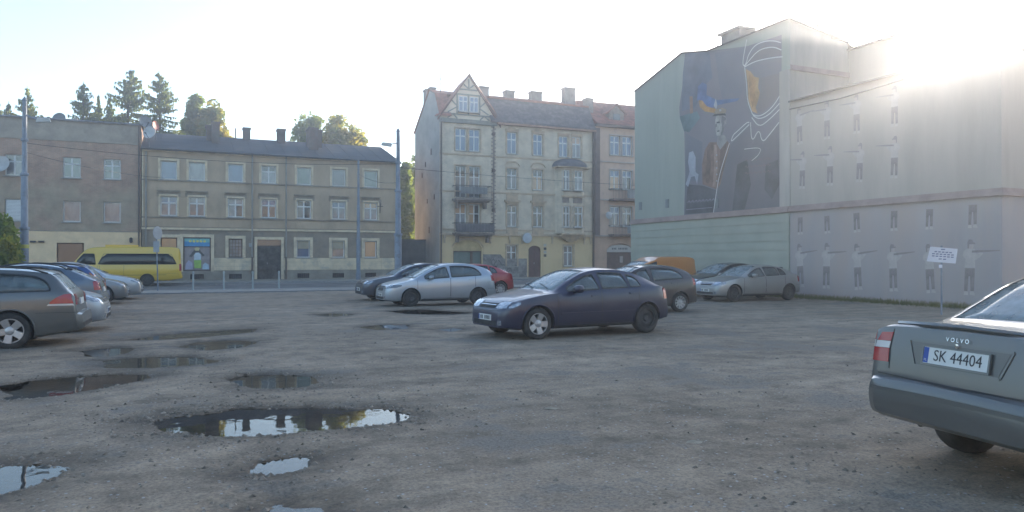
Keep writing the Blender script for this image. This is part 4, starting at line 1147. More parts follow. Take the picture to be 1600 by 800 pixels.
# ------------------------------------------------------------------ pink tenement, mostly hidden by the mural house
def build_pink_tenement():
    X0, X1 = 31.72, 44.0
    W = X1-X0
    t = thing("pink_tenement", "pinkish tenement with red tile roof and arched shop between beige tenement and mural wall", "house", (X0, FY, 0))
    L = lambda px: on_y(px, FY)[0]-X0
    wl_ = pmat("pink_render", (0.564,0.401,0.299), 0.92, var=0.08, scale=0.9, mix2=(0.432,0.305,0.236), m2scale=0.9)
    gfm = pmat("brown_render", (0.432,0.288,0.205), 0.92, var=0.1, scale=1)
    dk = pmat("pilaster_brown", (0.17,0.13,0.115), 0.9, var=0.15, scale=3)
    tr = pmat("pink_trim", (0.38,0.32,0.28), 0.9, var=0.1)
    rows = [(10.42, 12.1), (7.5, 9.15), (4.32, 6.0)]
    xs = [L(961), L(980)]
    allx = xs + [xs[0]+3.4*k+d for k in range(1, 3) for d in (0.9, 2.0)]
    op = [(x-0.5, x+0.5, a, b) for x in allx for a, b in rows]
    wall_panel("upper_wall", wl_, t, 0, W, 3.5, 12.75, op)
    s0, s1 = L(948), L(989)
    wall_panel("ground_floor_wall", gfm, t, 0, W, 0, 3.5, [(s0, s1, 0.06, 2.85)], y=-0.02, depth=0.3)
    arch_filler(s0, s1, 2.2, 2.85, 0.5, -0.018, 0.2).build("shop_arch", gfm, t)
    sg = MB().prism([(s0+0.04,2.1),(s1-0.04,2.1),(s1-0.06,2.36),(s1-0.5,2.66),((s0+s1)/2,2.76),(s0+0.5,2.66),(s0+0.06,2.36)], 0.02, 0.08).build("sign_board", pmat("sign_cream", (0.42,0.39,0.35), 0.7, var=0.08), t)
    for k in range(10):
        if k == 3: continue
        MB().box((s0+s1)/2-0.78+k*0.16, (s0+s1)/2-0.68+k*0.16, 0.014, 0.019, 2.32, 2.48).build("letter", MATS["dark_sign"], sg)
    dr = MB().box(s0, s1, 0.12, 0.2, 0.06, 2.1).build("shop_door", pmat("shop_brown", (0.12,0.075,0.06), 0.6, var=0.2), t)
    MB().box((s0+s1)/2+0.05,(s0+s1)/2+0.35,0.10,0.121,1.2,1.75).build("notice", tr, dr)
    MB().box(-0.0, 0.48, -0.16, -0.001, 3.5, 12.6).build("pilaster", dk, t)
    for z in (3.42, 6.5, 9.75):
        MB().box(0.0, W, -0.12, -0.021, z, z+0.12).build("string_course", tr, t)
    MB().box(-0.0, W, -0.4, 0, 12.75, 12.95).build("eaves_cornice", dk, t)
    for i, x in enumerate(allx):
        for r, (a, b) in enumerate(rows):
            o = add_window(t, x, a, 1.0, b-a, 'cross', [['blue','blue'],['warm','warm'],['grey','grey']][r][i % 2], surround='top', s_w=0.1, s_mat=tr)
    for z0, z1 in ((6.62, 7.5), (3.62, 4.4)):
        a, b = xs[0]-0.7, xs[1]+0.9
        bo = MB().box(a, b, -0.9, -0.001, z0-0.14, z0).build("balcony", dk, t)
        MB().box(a+0.02,b-0.02,-0.88,-0.84,z1-0.05,z1).box(a+0.02,a+0.06,-0.84,-0.01,z1-0.05,z1).build("handrail", MATS["balcony_iron"], bo)
        br = MB().box(-0.009,0.009,-0.009,0.009,z0,z1-0.05).mesh("baluster", MATS["balcony_iron"])
        for k in range(20): link("baluster", br, bo, (a+0.05+(b-a-0.1)*k/19, -0.86, 0))
        MB().box(xs[1]-0.5, xs[1]+0.6, -0.83, -0.81, z0+0.08, z1-0.1).build("balcony_sheet", pmat("sheet_grey", (0.34,0.35,0.35), 0.8), bo)
    MB().lathe([(0.001,-0.06),(0.30,0.0),(0.31,0.05),(0.001,0.03)], 16, 'y', (xs[0]-0.9,-0.5,5.2)).build("wall_dish", MATS["dish_pale"], t)
    red = MATS["red_tile"]
    m = MB().quad((0.03,-0.45,12.95),(W,-0.45,12.95),(W,3.2,15.6),(0.03,3.2,15.6)).quad((0.03,3.2,15.6),(W,3.2,15.6),(W,7.0,12.9),(0.03,7.0,12.9)).poly([(0.03,-0.45,12.95),(0.03,3.2,15.6),(0.03,7.0,12.9)])
    rf = m.build("roof", red, t)
    x = L(967)
    MB().prism([(x-0.75,13.3),(x+0.75,13.3),(x+0.75,14.1),(x,14.75),(x-0.75,14.1)], 0.35, 1.6).build("dormer", MATS["dark_stone"], rf)
    MB().prism([(x-0.95,14.0),(x,14.86),(x+0.95,14.0),(x+0.95,14.12),(x,14.98),(x-0.95,14.12)], 0.2, 1.8).build("dormer_roof", red, rf)
    MB().box(x-0.35, x+0.35, 0.33, 0.349, 13.4, 14.05).build("dormer_window", PANES['dark'], rf)
    MB().tube([(x,0.9,14.8),(x,0.9,15.35)],[0.06,0.01],6).build("finial", MATS["dark_stone"], rf)
    s = MB().quad((W,0,0),(W,7,0),(W,7,12.9),(W,0,12.9)).quad((0,7,0),(W,7,0),(W,7,12.9),(0,7,12.9)).quad((0,0.2,12),(0,7,12),(0,7,12.9),(0,0.2,12.9))
    s.build("back_wall", wl_, t)
build_pink_tenement()

# ------------------------------------------------------------------ mural house, its low wing and the taller block behind the wing
MX, MW = 22.9, on_x(992, 22.9)[0]
def wp(px, py, x0=None):
    w, t = on_x(px, MX); return (MW-w, zat(py, t))
def build_mural_house():
    t = thing("mural_house", "big grey green gable house painted with a tall soldier mural", "house", (MX, MW, 0), -math.pi/2)
    green = pmat("green_render", (0.335,0.345,0.29), 0.93, var=0.05, scale=0.5, bump=0.15, mix2=(0.28,0.29,0.245), m2scale=1.1, m2lo=0.42, m2hi=0.8, stretch=(1.4,1.4,0.18))
    greenb = pmat("green_base", (0.36,0.365,0.295), 0.93, var=0.06, scale=0.8, bump=0.2)
    bandm = pmat("red_band", (0.34,0.255,0.225), 0.9, var=0.1, scale=2)
    lilac = pmat("pale_render", (0.36,0.345,0.33), 0.93, var=0.05, scale=0.6)
    xe = wp(1235, 300)[0]
    top = [wp(992,143), wp(1067,82), wp(1107,79), (xe, 11.5)]
    D = 6.8
    m = MB().poly([(0,0,3.62),(xe,0,3.62)]+[(p[0],0,p[1]) for p in reversed(top)])
    m.build("gable_wall", green, t)
    bx0 = wp(988, 400)[0]
    MB().box(bx0, xe, -0.05, 0.3, 0, 3.45).build("base_wall", greenb, t)
    for k in range(9):
        MB().box(bx0-0.02, xe, -0.085, -0.051, 0.03+k*0.378, 0.03+k*0.378+0.345).build("render_course", greenb, t)
    MB().box(bx0-0.06, xe, -0.16, 0.0, 3.46, 3.62).box(bx0-0.03, xe, -0.09, 0.0, 3.62, 3.72).build("string_course", bandm, t)
    # end face toward the lot entrance, above and behind the wing
    z2 = 10.87
    endm = pmat("end_render", (0.41,0.365,0.315), 0.93, var=0.12, scale=1.0, stretch=(1.2,1.2,0.2))
    MB().poly([(xe,0,0),(xe,3.3,0),(xe,3.3,z2),(xe,0,11.5)]).build("end_wall", endm, t)
    MB().box(xe, xe+0.10, -0.0, 3.3, 9.35, 9.55).build("end_ledge", bandm, t)
    xp = wp(1219, 200)[0]
    MB().box(xp, xe+0.004, -0.03, 0.0, 3.72, 9.4).build("corner_pilaster", endm, t)
    MB().quad((0,0,0),(0,D,0),(0,D,top[0][1]),(0,0,top[0][1])).quad((0,D,0),(xe,D,0),(xe,D,9.4),(0,D,9.4)).build("back_wall", green, t)
    rm = MATS["roof_felt"]
    r = MB()
    for (p, q) in zip(top[:-1], top[1:]):
        r.quad((p[0],-0.08,p[1]+0.02),(q[0],-0.08,q[1]+0.02),(q[0],3.3,q[1]-0.63),(p[0],3.3,p[1]-0.63)); r.quad((p[0],3.3,p[1]-0.63),(q[0],3.3,q[1]-0.63),(q[0],D,9.4),(p[0],D,9.4))
        r.quad((p[0],-0.08,p[1]-0.06),(q[0],-0.08,q[1]-0.06),(q[0],-0.08,q[1]+0.02),(p[0],-0.08,p[1]+0.02))
    r.quad((xe+0.06,-0.08,11.52),(xe+0.06,3.3,z2+0.02),(xe+0.06,3.3,z2-0.08),(xe+0.06,-0.08,11.42)).quad((xe+0.06,-0.08,11.52),(xe,-0.08,11.52),(xe,3.3,z2+0.02),(xe+0.06,3.3,z2+0.02))
    rf = r.build("roof", rm, t)
    a = wp(1112, 70)[0]; b = wp(1143, 70)[0]
    zc = wp(1125, 60)[1]+0.42
    MB().box(a+0.1, b, 0.5, 1.3, 11.2, zc-0.1).box(a-0.02, b+0.05, 0.4, 1.4, zc-0.1, zc+0.02).build("chimney", MATS["chimney_stucco"], rf)
    MB().tube([(a-0.02,0.35,11.3),(a+0.02,0.35,zc)],0.03,6).build("chimney_stay", MATS["balcony_iron"], rf)
    MB().box(xe-0.7, xe+0.02, 2.3, 2.9, 10.9, 11.62).box(xe-0.78, xe+0.08, 2.2, 3.0, 11.62, 11.72).build("chimney", MATS["chimney_stucco"], rf)
    MB().tube([(xe-0.3,0.2,11.5),(xe-0.3,0.2,11.75)],0.03,6).tube([(xe-0.9,0.2,11.5),(xe-0.9,0.2,11.68)],0.03,6).build("roof_spike", MATS["balcony_iron"], rf)
    for px, py in ((1001,322),(1043,318),(1120,318)):
        x, z = wp(px, py); MB().box(x-0.14, x+0.14, -0.03, -0.001, z-0.22, z+0.22).build("wall_vent", pmat("vent_grey", (0.2,0.21,0.2), 0.8), t)
    # ---- the mural: flat paint on the gable wall
    cn = lambda X, Y: wp(1040+X/2.582, 40+Y/2.58)
    fl = lambda nm, c, v=0.12, s=1.2, c2=None: pmat(nm, c, 0.9, var=v, scale=s, bump=0.05, col2=c2)
    mur = MB().poly([(p[0],-0.004,p[1]) for p in [cn(75,765), cn(466,740), cn(470,36), cn(330,82), cn(176,101), cn(78,112), cn(74,200), cn(56,330), cn(58,372), cn(76,430), cn(80,600)]])
    mural = mur.build("mural", fl("mural_ground", (0.205,0.195,0.205), 0.2, 0.35, (0.15,0.15,0.165)), t)
    def pt(nm, pts, mat, lay):
        MB().poly([(p[0],-0.004-0.004*lay,p[1]) for p in [cn(*q) for q in pts]]).build(nm, mat, mural)
    pt("painted_sky", [(80,112),(178,104),(190,210),(160,240),(120,330),(66,345),(70,200)], fl("mural_blue_grey", (0.135,0.155,0.19), 0.2, 0.8), 1)
    pt("painted_flame", [(128,300),(132,245),(150,228),(168,238),(166,280),(210,300),(300,292),(290,304),(220,318),(175,335),(150,318)], fl("mural_blue", (0.10,0.16,0.30), 0.25, 1.5), 2)
    pt("painted_glow", [(134,300),(150,302),(168,325),(205,336),(198,352),(160,346),(140,328)], fl("mural_orange", (0.45,0.24,0.09), 0.25, 2), 3)
    pt("painted_tower", [(98,285),(110,285),(112,352),(100,356)], fl("mural_brown", (0.28,0.18,0.13), 0.2, 2), 2)
    pt("painted_hill", [(58,366),(128,345),(140,372),(96,430),(76,424)], fl("mural_teal", (0.13,0.19,0.20), 0.2, 1), 2)
    pt("painted_smoke", [(196,322),(204,292),(210,320),(206,338)], fl("mural_pale", (0.36,0.37,0.38), 0.1, 2), 3)
    pt("painted_coat", [(178,470),(210,470),(250,465),(262,480),(240,560),(222,640),(206,660),(150,640),(148,560),(160,500)], fl("mural_coat", (0.22,0.145,0.12), 0.25, 1.5), 1)
    pt("painted_lapel", [(196,480),(206,480),(212,560),(204,650),(190,650),(198,560)], fl("mural_lapel", (0.34,0.24,0.19), 0.2, 3), 2)
    pt("painted_face", [(204,368),(214,356),(236,358),(247,372),(246,398),(238,420),(224,444),(208,444),(202,420),(206,404),(200,396)], fl("mural_face", (0.36,0.345,0.33), 0.2, 3), 2)
    pt("painted_shade", [(228,362),(246,372),(246,400),(236,424),(228,440),(222,446),(230,410),(226,388)], fl("mural_shade", (0.17,0.165,0.17), 0.2, 3), 3)
    pt("painted_eye", [(207,388),(220,386),(220,392),(208,394)], fl("mural_dark", (0.05,0.05,0.055), 0.2, 3), 3)
    pt("painted_mouth", [(208,424),(219,422),(219,427),(210,428)], fl("mural_dark", (0.05,0.05,0.055), 0.2, 3), 3)
    pt("painted_cap", [(196,356),(204,338),(228,330),(248,338),(244,352),(214,356)], fl("mural_cap", (0.30,0.24,0.17), 0.2, 2), 3)
    pt("painted_peak", [(190,366),(200,356),(240,353),(247,362),(216,362)], fl("mural_dark", (0.05,0.05,0.055)), 4)
    pt("painted_collar", [(212,446),(238,440),(252,462),(222,500),(208,476)], fl("mural_collar", (0.28,0.27,0.26), 0.2, 2), 3)
    pt("painted_horse", [(96,512),(112,505),(122,530),(122,590),(134,600),(128,640),(118,606),(104,610),(92,650),(82,640),(98,590),(92,550)], fl("mural_white", (0.34,0.36,0.40), 0.12, 2), 2)
    pt("painted_big_face", [(325,175),(345,185),(360,205),(378,210),(375,250),(382,270),(375,300),(365,330),(372,355),(350,345),(335,300),(332,240)], fl("mural_ochre", (0.50,0.29,0.13), 0.22, 1.6), 1)
    sh1 = fl("mural_tone_warm", (0.20,0.175,0.165), 0.3, 0.7, (0.165,0.15,0.15)); sh2 = fl("mural_tone_cool", (0.17,0.18,0.20), 0.3, 0.7, (0.14,0.145,0.165)); sh3 = fl("mural_tone_dark", (0.10,0.10,0.11), 0.25, 0.8)
    pt("painted_tone", [(200,110),(320,88),(312,150),(318,240),(300,290),(230,300),(215,220)], sh2, 0.6)
    pt("painted_tone", [(265,478),(345,400),(352,478),(380,420),(392,480),(462,392),(464,735),(205,752),(215,640)], fl("mural_greatcoat", (0.165,0.16,0.165), 0.3, 0.5, (0.125,0.125,0.135)), 0.7)
    pt("painted_tone", [(330,150),(350,110),(400,80),(466,84),(470,118),(400,134),(345,150)], sh1, 0.7)
    pt("painted_tone", [(384,212),(464,190),(464,275),(430,318),(390,352),(372,340),(378,300),(386,268)], sh1, 0.7)
    pt("painted_tone", [(90,640),(150,645),(206,664),(196,752),(80,760)], sh3, 0.7)
    pt("painted_tone", [(84,435),(150,470),(146,560),(140,630),(84,620)], sh2, 0.7)
    pt("painted_tone", [(405,560),(455,540),(460,640),(430,700),(400,660)], sh3, 1.2)
    pt("painted_tone", [(290,560),(330,540),(345,640),(320,740),(270,745)], sh3, 1.2)
    pt("painted_fold", [(168,505),(180,490),(184,560),(176,636),(164,632),(166,570)], fl("mural_fold", (0.155,0.105,0.09), 0.2, 2), 2)
    pt("painted_fold", [(222,500),(246,478),(236,560),(220,632),(212,630),(220,560)], MATS["mural_fold"], 2)
    for k in range(5): pt("painted_button", [(205,520+k*26),(209,518+k*26),(211,523+k*26),(206,526+k*26)], MATS["mural_pale"], 3.4)
    pt("painted_badge", [(218,338),(226,336),(227,344),(220,346)], MATS["mural_pale"], 4.4)
    pt("painted_nose", [(203,396),(209,394),(210,408),(201,408)], MATS["mural_shade"], 3)
    pt("painted_ear", [(238,384),(245,380),(246,396),(240,400)], fl("mural_ear", (0.27,0.25,0.24), 0.2, 3), 3.4)
    pt("painted_glow", [(338,190),(352,205),(366,222),(362,262),(366,300),(352,330),(342,290),(338,240)], fl("mural_ochre_deep", (0.40,0.21,0.09), 0.3, 2.2), 1.6)
    def ribbon(nm, pts, mat, w, lay):
        P = [Vector((cn(*q)[0], 0, cn(*q)[1])) for q in pts]
        for _ in range(2):                       # soften the corners
            Q = [P[0]]
            for a_, b_ in zip(P[:-1], P[1:]): Q += [a_*0.75+b_*0.25, a_*0.25+b_*0.75]
            P = Q+[P[-1]]
        m_ = MB(); y = -0.004-0.004*lay
        offs = []
        for i, p in enumerate(P):
            d = (P[min(i+1,len(P)-1)]-P[max(i-1,0)]).normalized(); nrm = Vector((-d.z, 0, d.x))*w/2
            offs.append((p+nrm, p-nrm))
        for (a1, b1), (a2, b2) in zip(offs[:-1], offs[1:]):
            m_.quad((a1.x,y,a1.z),(a2.x,y,a2.z),(b2.x,y,b2.z),(b1.x,y,b1.z))
        m_.build(nm, mat, mural)
    ln = fl("mural_line", (0.60,0.59,0.57), 0.05)
    for i, pl in enumerate([
        [(330,55),(312,150),(320,165),(330,145),(335,120),(360,80),(400,62),(440,60),(468,68)],
        [(320,165),(340,140),(370,105),(400,90),(440,85),(470,98)],
        [(320,167),(360,145),(400,135),(440,128),(475,125)],
        [(322,170),(330,240),(332,300),(350,350),(355,360),(380,366),(410,350),(440,320),(465,280)],
        [(355,362),(380,378),(420,360),(465,310)],
        [(350,370),(380,410),(420,380),(462,338)],
        [(345,390),(350,475),(380,412),(392,475),(425,435),(460,390)],
        [(340,390),(330,390),(290,428),(275,440),(265,470),(285,452),(340,398)],
        [(260,474),(235,550),(215,620),(200,720),(195,757)],
        [(320,498),(390,490),(380,520),(350,545)]]):
        ribbon("painted_line", pl, ln, 0.045 if i < 9 else 0.03, 5+i*0.2)
    tx = fl("mural_script", (0.19,0.15,0.15), 0.1)
    for r in range(3):
        for k in range(6):
            a = 322+k*18; z = 545+r*26-k*1.5
            ribbon("painted_script", [(a,z),(a+5,z-8),(a+9,z+4),(a+14,z-5)], tx, 0.03, 3)
    t2 = fl("mural_caption", (0.27,0.27,0.30), 0.1)
    for k in range(8): ribbon("painted_caption", [(90+k*14,714-k*1.2),(98+k*14,704-k*1.2),(101+k*14,716-k*1.2)], t2, 0.04, 3)
    ribbon("painted_caption", [(84,742),(190,733)], t2, 0.03, 3)

    # ---- low wing, painted with rows of aiming riflemen
    WE = on_x(1565, MX)[0]
    lw = MW-WE-xe
    wing = thing("low_wing", "pale low wing right of the mural, painted with rows of riflemen", "building", (MX, MW-xe-0.005, 0), -math.pi/2)
    pale = pmat("wing_render", (0.42,0.365,0.31), 0.93, var=0.05, scale=0.5, bump=0.12, mix2=(0.34,0.29,0.245), m2scale=0.8, m2lo=0.42, m2hi=0.8, stretch=(1.4,1.4,0.22))
    low = pmat("wing_lower_paint_flare", (0.365,0.328,0.315), 0.93, var=0.06, scale=0.6, bump=0.12, mix2=(0.40,0.325,0.285), m2scale=0.7, m2lo=0.40, m2hi=0.66, stretch=(0.9,0.9,0.3))  # wall paint with pinkish lens flare tint mixed into its colour
    MB().quad((0,0,3.6),(lw,0,3.6),(lw,0,8.05),(0,0,8.05)).quad((lw,0,3.6),(lw,9,3.6),(lw,9,8.05),(lw,0,8.05)).quad((0,9,0),(lw,9,0),(lw,9,8.05),(0,9,8.05)).build("upper_wall", pale, wing)
    MB().quad((0,-0.02,0),(lw+0.02,-0.02,0),(lw+0.02,-0.02,3.48),(0,-0.02,3.48)).quad((lw+0.02,-0.02,0),(lw+0.02,9,0),(lw+0.02,9,3.48),(lw+0.02,-0.02,3.48)).build("lower_wall", low, wing)
    MB().box(0, lw+0.14, -0.14, 9.0, 3.48, 3.6).box(0, lw+0.08, -0.08, 9.0, 3.6, 3.72).build("string_course", bandm, wing)
    MB().quad((-0.0,-0.12,8.06),(lw+0.12,-0.12,8.06),(lw+0.12,9.1,8.5),(0,9.1,8.5)).quad((0,-0.12,7.98),(lw+0.12,-0.12,7.98),(lw+0.12,-0.12,8.06),(0,-0.12,8.06)).quad((lw+0.12,-0.12,7.98),(lw+0.12,9.1,8.42),(lw+0.12,9.1,8.5),(lw+0.12,-0.12,8.06)).build("roof", rm, wing)
    MB().tube([(0.0,-0.03,7.72),(lw*0.3,-0.03,7.66),(lw*0.62,-0.03,7.78)],0.025,5).build("cable", MATS["balcony_iron"], wing)
    skin = fl("figure_pale", (0.46,0.415,0.375), 0.1, 3); leg = fl("figure_brown", (0.275,0.235,0.21), 0.15, 3); hair = fl("figure_hair", (0.275,0.235,0.215), 0.1, 3)
    P = lambda pts, y: MB().poly([(p[0], y, p[1]) for p in pts])
    meshes = {
        'legs': P([(-0.16,0.0),(-0.05,0.0),(-0.03,0.5),(0.02,0.5),(0.05,0.02),(0.17,0.02),(0.17,0.78),(-0.17,0.78)], -0.003).mesh("legs", leg),
        'boots': P([(-0.17,-0.12),(-0.02,-0.12),(-0.04,0.0),(-0.16,0.0)], -0.003).poly([(0.03,-0.003,-0.10),(0.22,-0.003,-0.12),(0.16,-0.003,0.02),(0.05,-0.003,0.02)]).mesh("boots", skin),
        'torso': P([(-0.18,0.76),(0.18,0.76),(0.16,1.02),(0.30,1.12),(0.42,1.26),(0.38,1.32),(0.20,1.24),(0.13,1.40),(-0.12,1.41),(-0.24,1.30),(-0.26,1.16),(-0.16,1.06)], -0.003).mesh("torso", skin),
        'face': P([(-0.07,1.39),(0.07,1.39),(0.10,1.50),(0.09,1.58),(-0.08,1.58),(-0.09,1.48)], -0.005).mesh("face", fl("figure_skin", (0.44,0.37,0.33), 0.1, 3)),
        'head': P([(-0.10,1.40),(-0.06,1.40),(-0.05,1.54),(0.14,1.55),(0.15,1.59),(0.08,1.61),(0.05,1.69),(-0.07,1.70),(-0.12,1.60)], -0.007).mesh("head", hair),
        'rifle': P([(0.05,1.27),(0.45,1.30),(0.95,1.36),(0.95,1.39),(0.42,1.37),(0.05,1.34)], -0.006).mesh("rifle", hair),
        'riflel': P([(-0.05,1.34),(-0.42,1.37),(-0.85,1.39),(-0.85,1.36),(-0.45,1.30),(-0.05,1.27)], -0.006).mesh("rifle", hair),
    }
    def figure(px, z, h, flip, lower_only, y):
        x = wp(px, 300)[0]-xe
        rq = random.Random(int(px*7+z*100)); h *= rq.uniform(0.95, 1.05); x += rq.uniform(-0.06, 0.06)
        f = link("painted_rifleman", meshes['legs'], wing, (x, y, z), (0, rq.uniform(-0.05, 0.05), 0)); s = h/1.66; f.scale = (s*(1 if not flip else -1), 1, s)
        for nm in ('boots',) if lower_only else ('boots','torso','face','head','rifle'):
            link(nm, meshes[nm], f)
    for px in (1250, 1293, 1340, 1396, 1453, 1517):
        figure(px, 0.50, 1.55, False, False, -0.021)
        figure(px, 2.62, 1.30, False, True, -0.021)
        if px < 1400: figure(px+2, 4.48, 1.35, True, False, -0.001)
        if px < 1400: figure(px, 6.30, 1.35, px != 1250, False, -0.001)
    # ---- taller block set back behind the wing
    BX, BW0, BW1 = MX+3.3, MW-xe-0.01, on_x(1427, MX+3.3)[0]
    blk = thing("rear_block", "tall pale block rising behind the low wing, right of the mural gable", "building", (BX, BW0, 0), -math.pi/2)
    bl = BW0-BW1
    MB().quad((0,0,0),(bl,0,0),(bl,0,10.5),(0,0,10.5)).quad((bl,0,0),(bl,1.3,0),(bl,1.3,10.5),(bl,0,10.5)).quad((0,1.3,0),(bl,1.3,0),(bl,1.3,10.5),(0,1.3,10.5)).build("wall", pale, blk)
    MB().box(0, bl+0.06, -0.1, 1.4, 10.5, 10.58).build("roof", rm, blk)
build_mural_house()

# ------------------------------------------------------------------ sunlit houses behind the viewpoint (seen mirrored in the panes)
def build_opposite():
    for i, (x0, x1, h, c, lab) in enumerate(((-26, 4.5, 11.0, (0.42,0.32,0.22), "ochre tenement behind the viewpoint, left one of three"), (9.0, 19.0, 12.6, (0.46,0.40,0.33), "pale tenement behind the viewpoint, middle one of three"), (21.0, 44, 9.6, (0.42,0.34,0.26), "tan tenement behind the viewpoint, right one of three"))):
        t = thing("opposite_tenement", lab, "house", (x0, -34.0, 0))
        w = x1-x0
        m = pmat("opposite_render_%s" % "abc"[i], c, 0.9)
        op = []
        n = int(w/3.2)
        for k in range(n):
            for r in range(3): op.append((1.2+k*3.2, 2.2+k*3.2, 0.9+r*3.1, 2.5+r*3.1))
        p = MB(); xs = [o[0] for o in op]
        wall = wall_panel("wall", m, t, -w, 0, 0, h, [(-b, -a, c_, d) for a, b, c_, d in op])
        wall.rotation_euler = (0, 0, math.pi)
        MB().box(0, w, -11, -0.01, 0, h-0.01).build("back_part", m, t)
        MB().prism([(-0.3,h),(w+0.3,h),(w+0.3,h+0.2),(-0.3,h+0.2)], -11.2, 0.4).build("roof", MATS["red_tile"], t)
        pm = MB().box(-0.48,0.48,-0.15,-0.12,0.02,1.58).mesh("window", PANES['dark'])
        for a, b, c_, d in op: link("window", pm, t, ((a+b)/2, 0, c_))
build_opposite()

# unseen house added beyond the pink tenement to keep sun off the lot
def build_sun_blocking_house():
    t = thing("sun_blocking_house", "added tall house hidden beyond the mural house, blocking sun from the lot", "house", (44.05, FY, 0))
    w, h = 32.0, 17.0
    m = pmat("blocking_house_render", (0.40,0.35,0.29), 0.9)
    op = [(1.4+k*3.1, 2.4+k*3.1, 1.0+r*3.3, 2.7+r*3.3) for k in range(10) for r in range(5)]
    wall_panel("wall", m, t, 0, w, 0, h, op)
    MB().quad((0,0,0),(0,9,0),(0,9,h),(0,0,h)).quad((w,0,0),(w,9,0),(w,9,h),(w,0,h)).quad((0,9,0),(w,9,0),(w,9,h),(0,9,h)).build("side_wall", m, t)
    MB().prism([(-0.2,h),(w+0.2,h),(w+0.2,h+0.2),(-0.2,h+0.2)], -0.4, 9.2).build("eaves", m, t)
    MB().quad((-0.2,-0.4,h+0.2),(w+0.2,-0.4,h+0.2),(w+0.2,4.4,h+2.6),(-0.2,4.4,h+2.6)).quad((-0.2,4.4,h+2.6),(w+0.2,4.4,h+2.6),(w+0.2,9.2,h+0.2),(-0.2,9.2,h+0.2)).poly([(-0.2,-0.4,h+0.2),(-0.2,4.4,h+2.6),(-0.2,9.2,h+0.2)]).build("roof", MATS["red_tile"], t)
    for a, b, c, d in op: add_window(t, (a+b)/2, c, b-a, d-c, 'cross', 'dark')
build_sun_blocking_house()
# ------------------------------------------------------------------ vehicles
GLASS = thin_glass("car_glass", (0.62,0.70,0.68), 1.7, 0.10)
GLASSW = thin_glass("car_glass_dewy", (0.60,0.68,0.66), 1.85, 0.30)
GLASSD = thin_glass("car_glass_dark", (0.22,0.25,0.25), 1.62)
RUBBER = pmat("tyre_rubber", (0.028,0.027,0.026), 0.85, var=0.3, scale=8, bump=0.1, mix2=(0.075,0.068,0.06), m2scale=3, m2lo=0.4, m2hi=0.7)
ALLOY = pmat("alloy", (0.42,0.42,0.42), 0.38, var=0.1, metal=0.7, scale=6, bump=0)
STEEL = pmat("steel_rim", (0.07,0.068,0.066), 0.6, var=0.2, metal=0.3, scale=6, bump=0)
CHROME = simple("chrome", (0.75,0.75,0.75), 0.12, 1.0)
BLACKP = pmat("black_plastic", (0.03,0.03,0.031), 0.6, var=0.25, scale=6, bump=0, mix2=(0.065,0.06,0.055), m2scale=2.5)
INTER = simple("cabin_dark", (0.045,0.044,0.044), 0.9)
SEATM = pmat("seat_cloth", (0.06,0.06,0.065), 0.95, var=0.2, scale=6, bump=0)
TAIL = simple("lamp_red", (0.36,0.02,0.025), 0.16, 0, 0.6, coat=0.6)
TAILW = simple("lamp_clear", (0.55,0.52,0.50), 0.14, 0, 0.6, coat=0.6)
AMBER = simple("lamp_amber", (0.50,0.17,0.03), 0.2, 0, 0.6, coat=0.6)
HEADD = pmat("headlamp_dark", (0.14,0.15,0.17), 0.12, var=0.4, scale=9, bump=0, metal=0.4, coat=0.8)
HEADL = pmat("headlamp", (0.38,0.40,0.43), 0.12, var=0.35, scale=9, bump=0, metal=0.55, coat=0.8)
PLATE = simple("plate_white", (0.62,0.62,0.58), 0.5)
PLATEB = simple("plate_blue", (0.02,0.07,0.30), 0.5)
INK = simple("plate_ink", (0.03,0.03,0.03), 0.6)

def pchip(xs, ys):
    xs, ys = np.array(xs, float), np.array(ys, float)
    h = np.diff(xs); d = np.diff(ys)/h
    m = np.zeros(len(xs))
    for i in range(1, len(xs)-1):
        if d[i-1]*d[i] > 0:
            w1, w2 = 2*h[i]+h[i-1], h[i]+2*h[i-1]
            m[i] = (w1+w2)/(w1/d[i-1]+w2/d[i])
    m[0], m[-1] = d[0], d[-1]
    def f(x):
        x = min(max(x, xs[0]), xs[-1])
        i = min(max(int(np.searchsorted(xs, x)-1), 0), len(h)-1)
        t = (x-xs[i])/h[i]
        return ((1+2*t)*(1-t)**2*ys[i]+t*(1-t)**2*h[i]*m[i]+t*t*(3-2*t)*ys[i+1]+t*t*(t-1)*h[i]*m[i+1])
    return f

def lerp_f(pts):
    xs = [p[0] for p in pts]; ys = [p[1] for p in pts]
    return lambda x: float(np.interp(x, xs, ys))

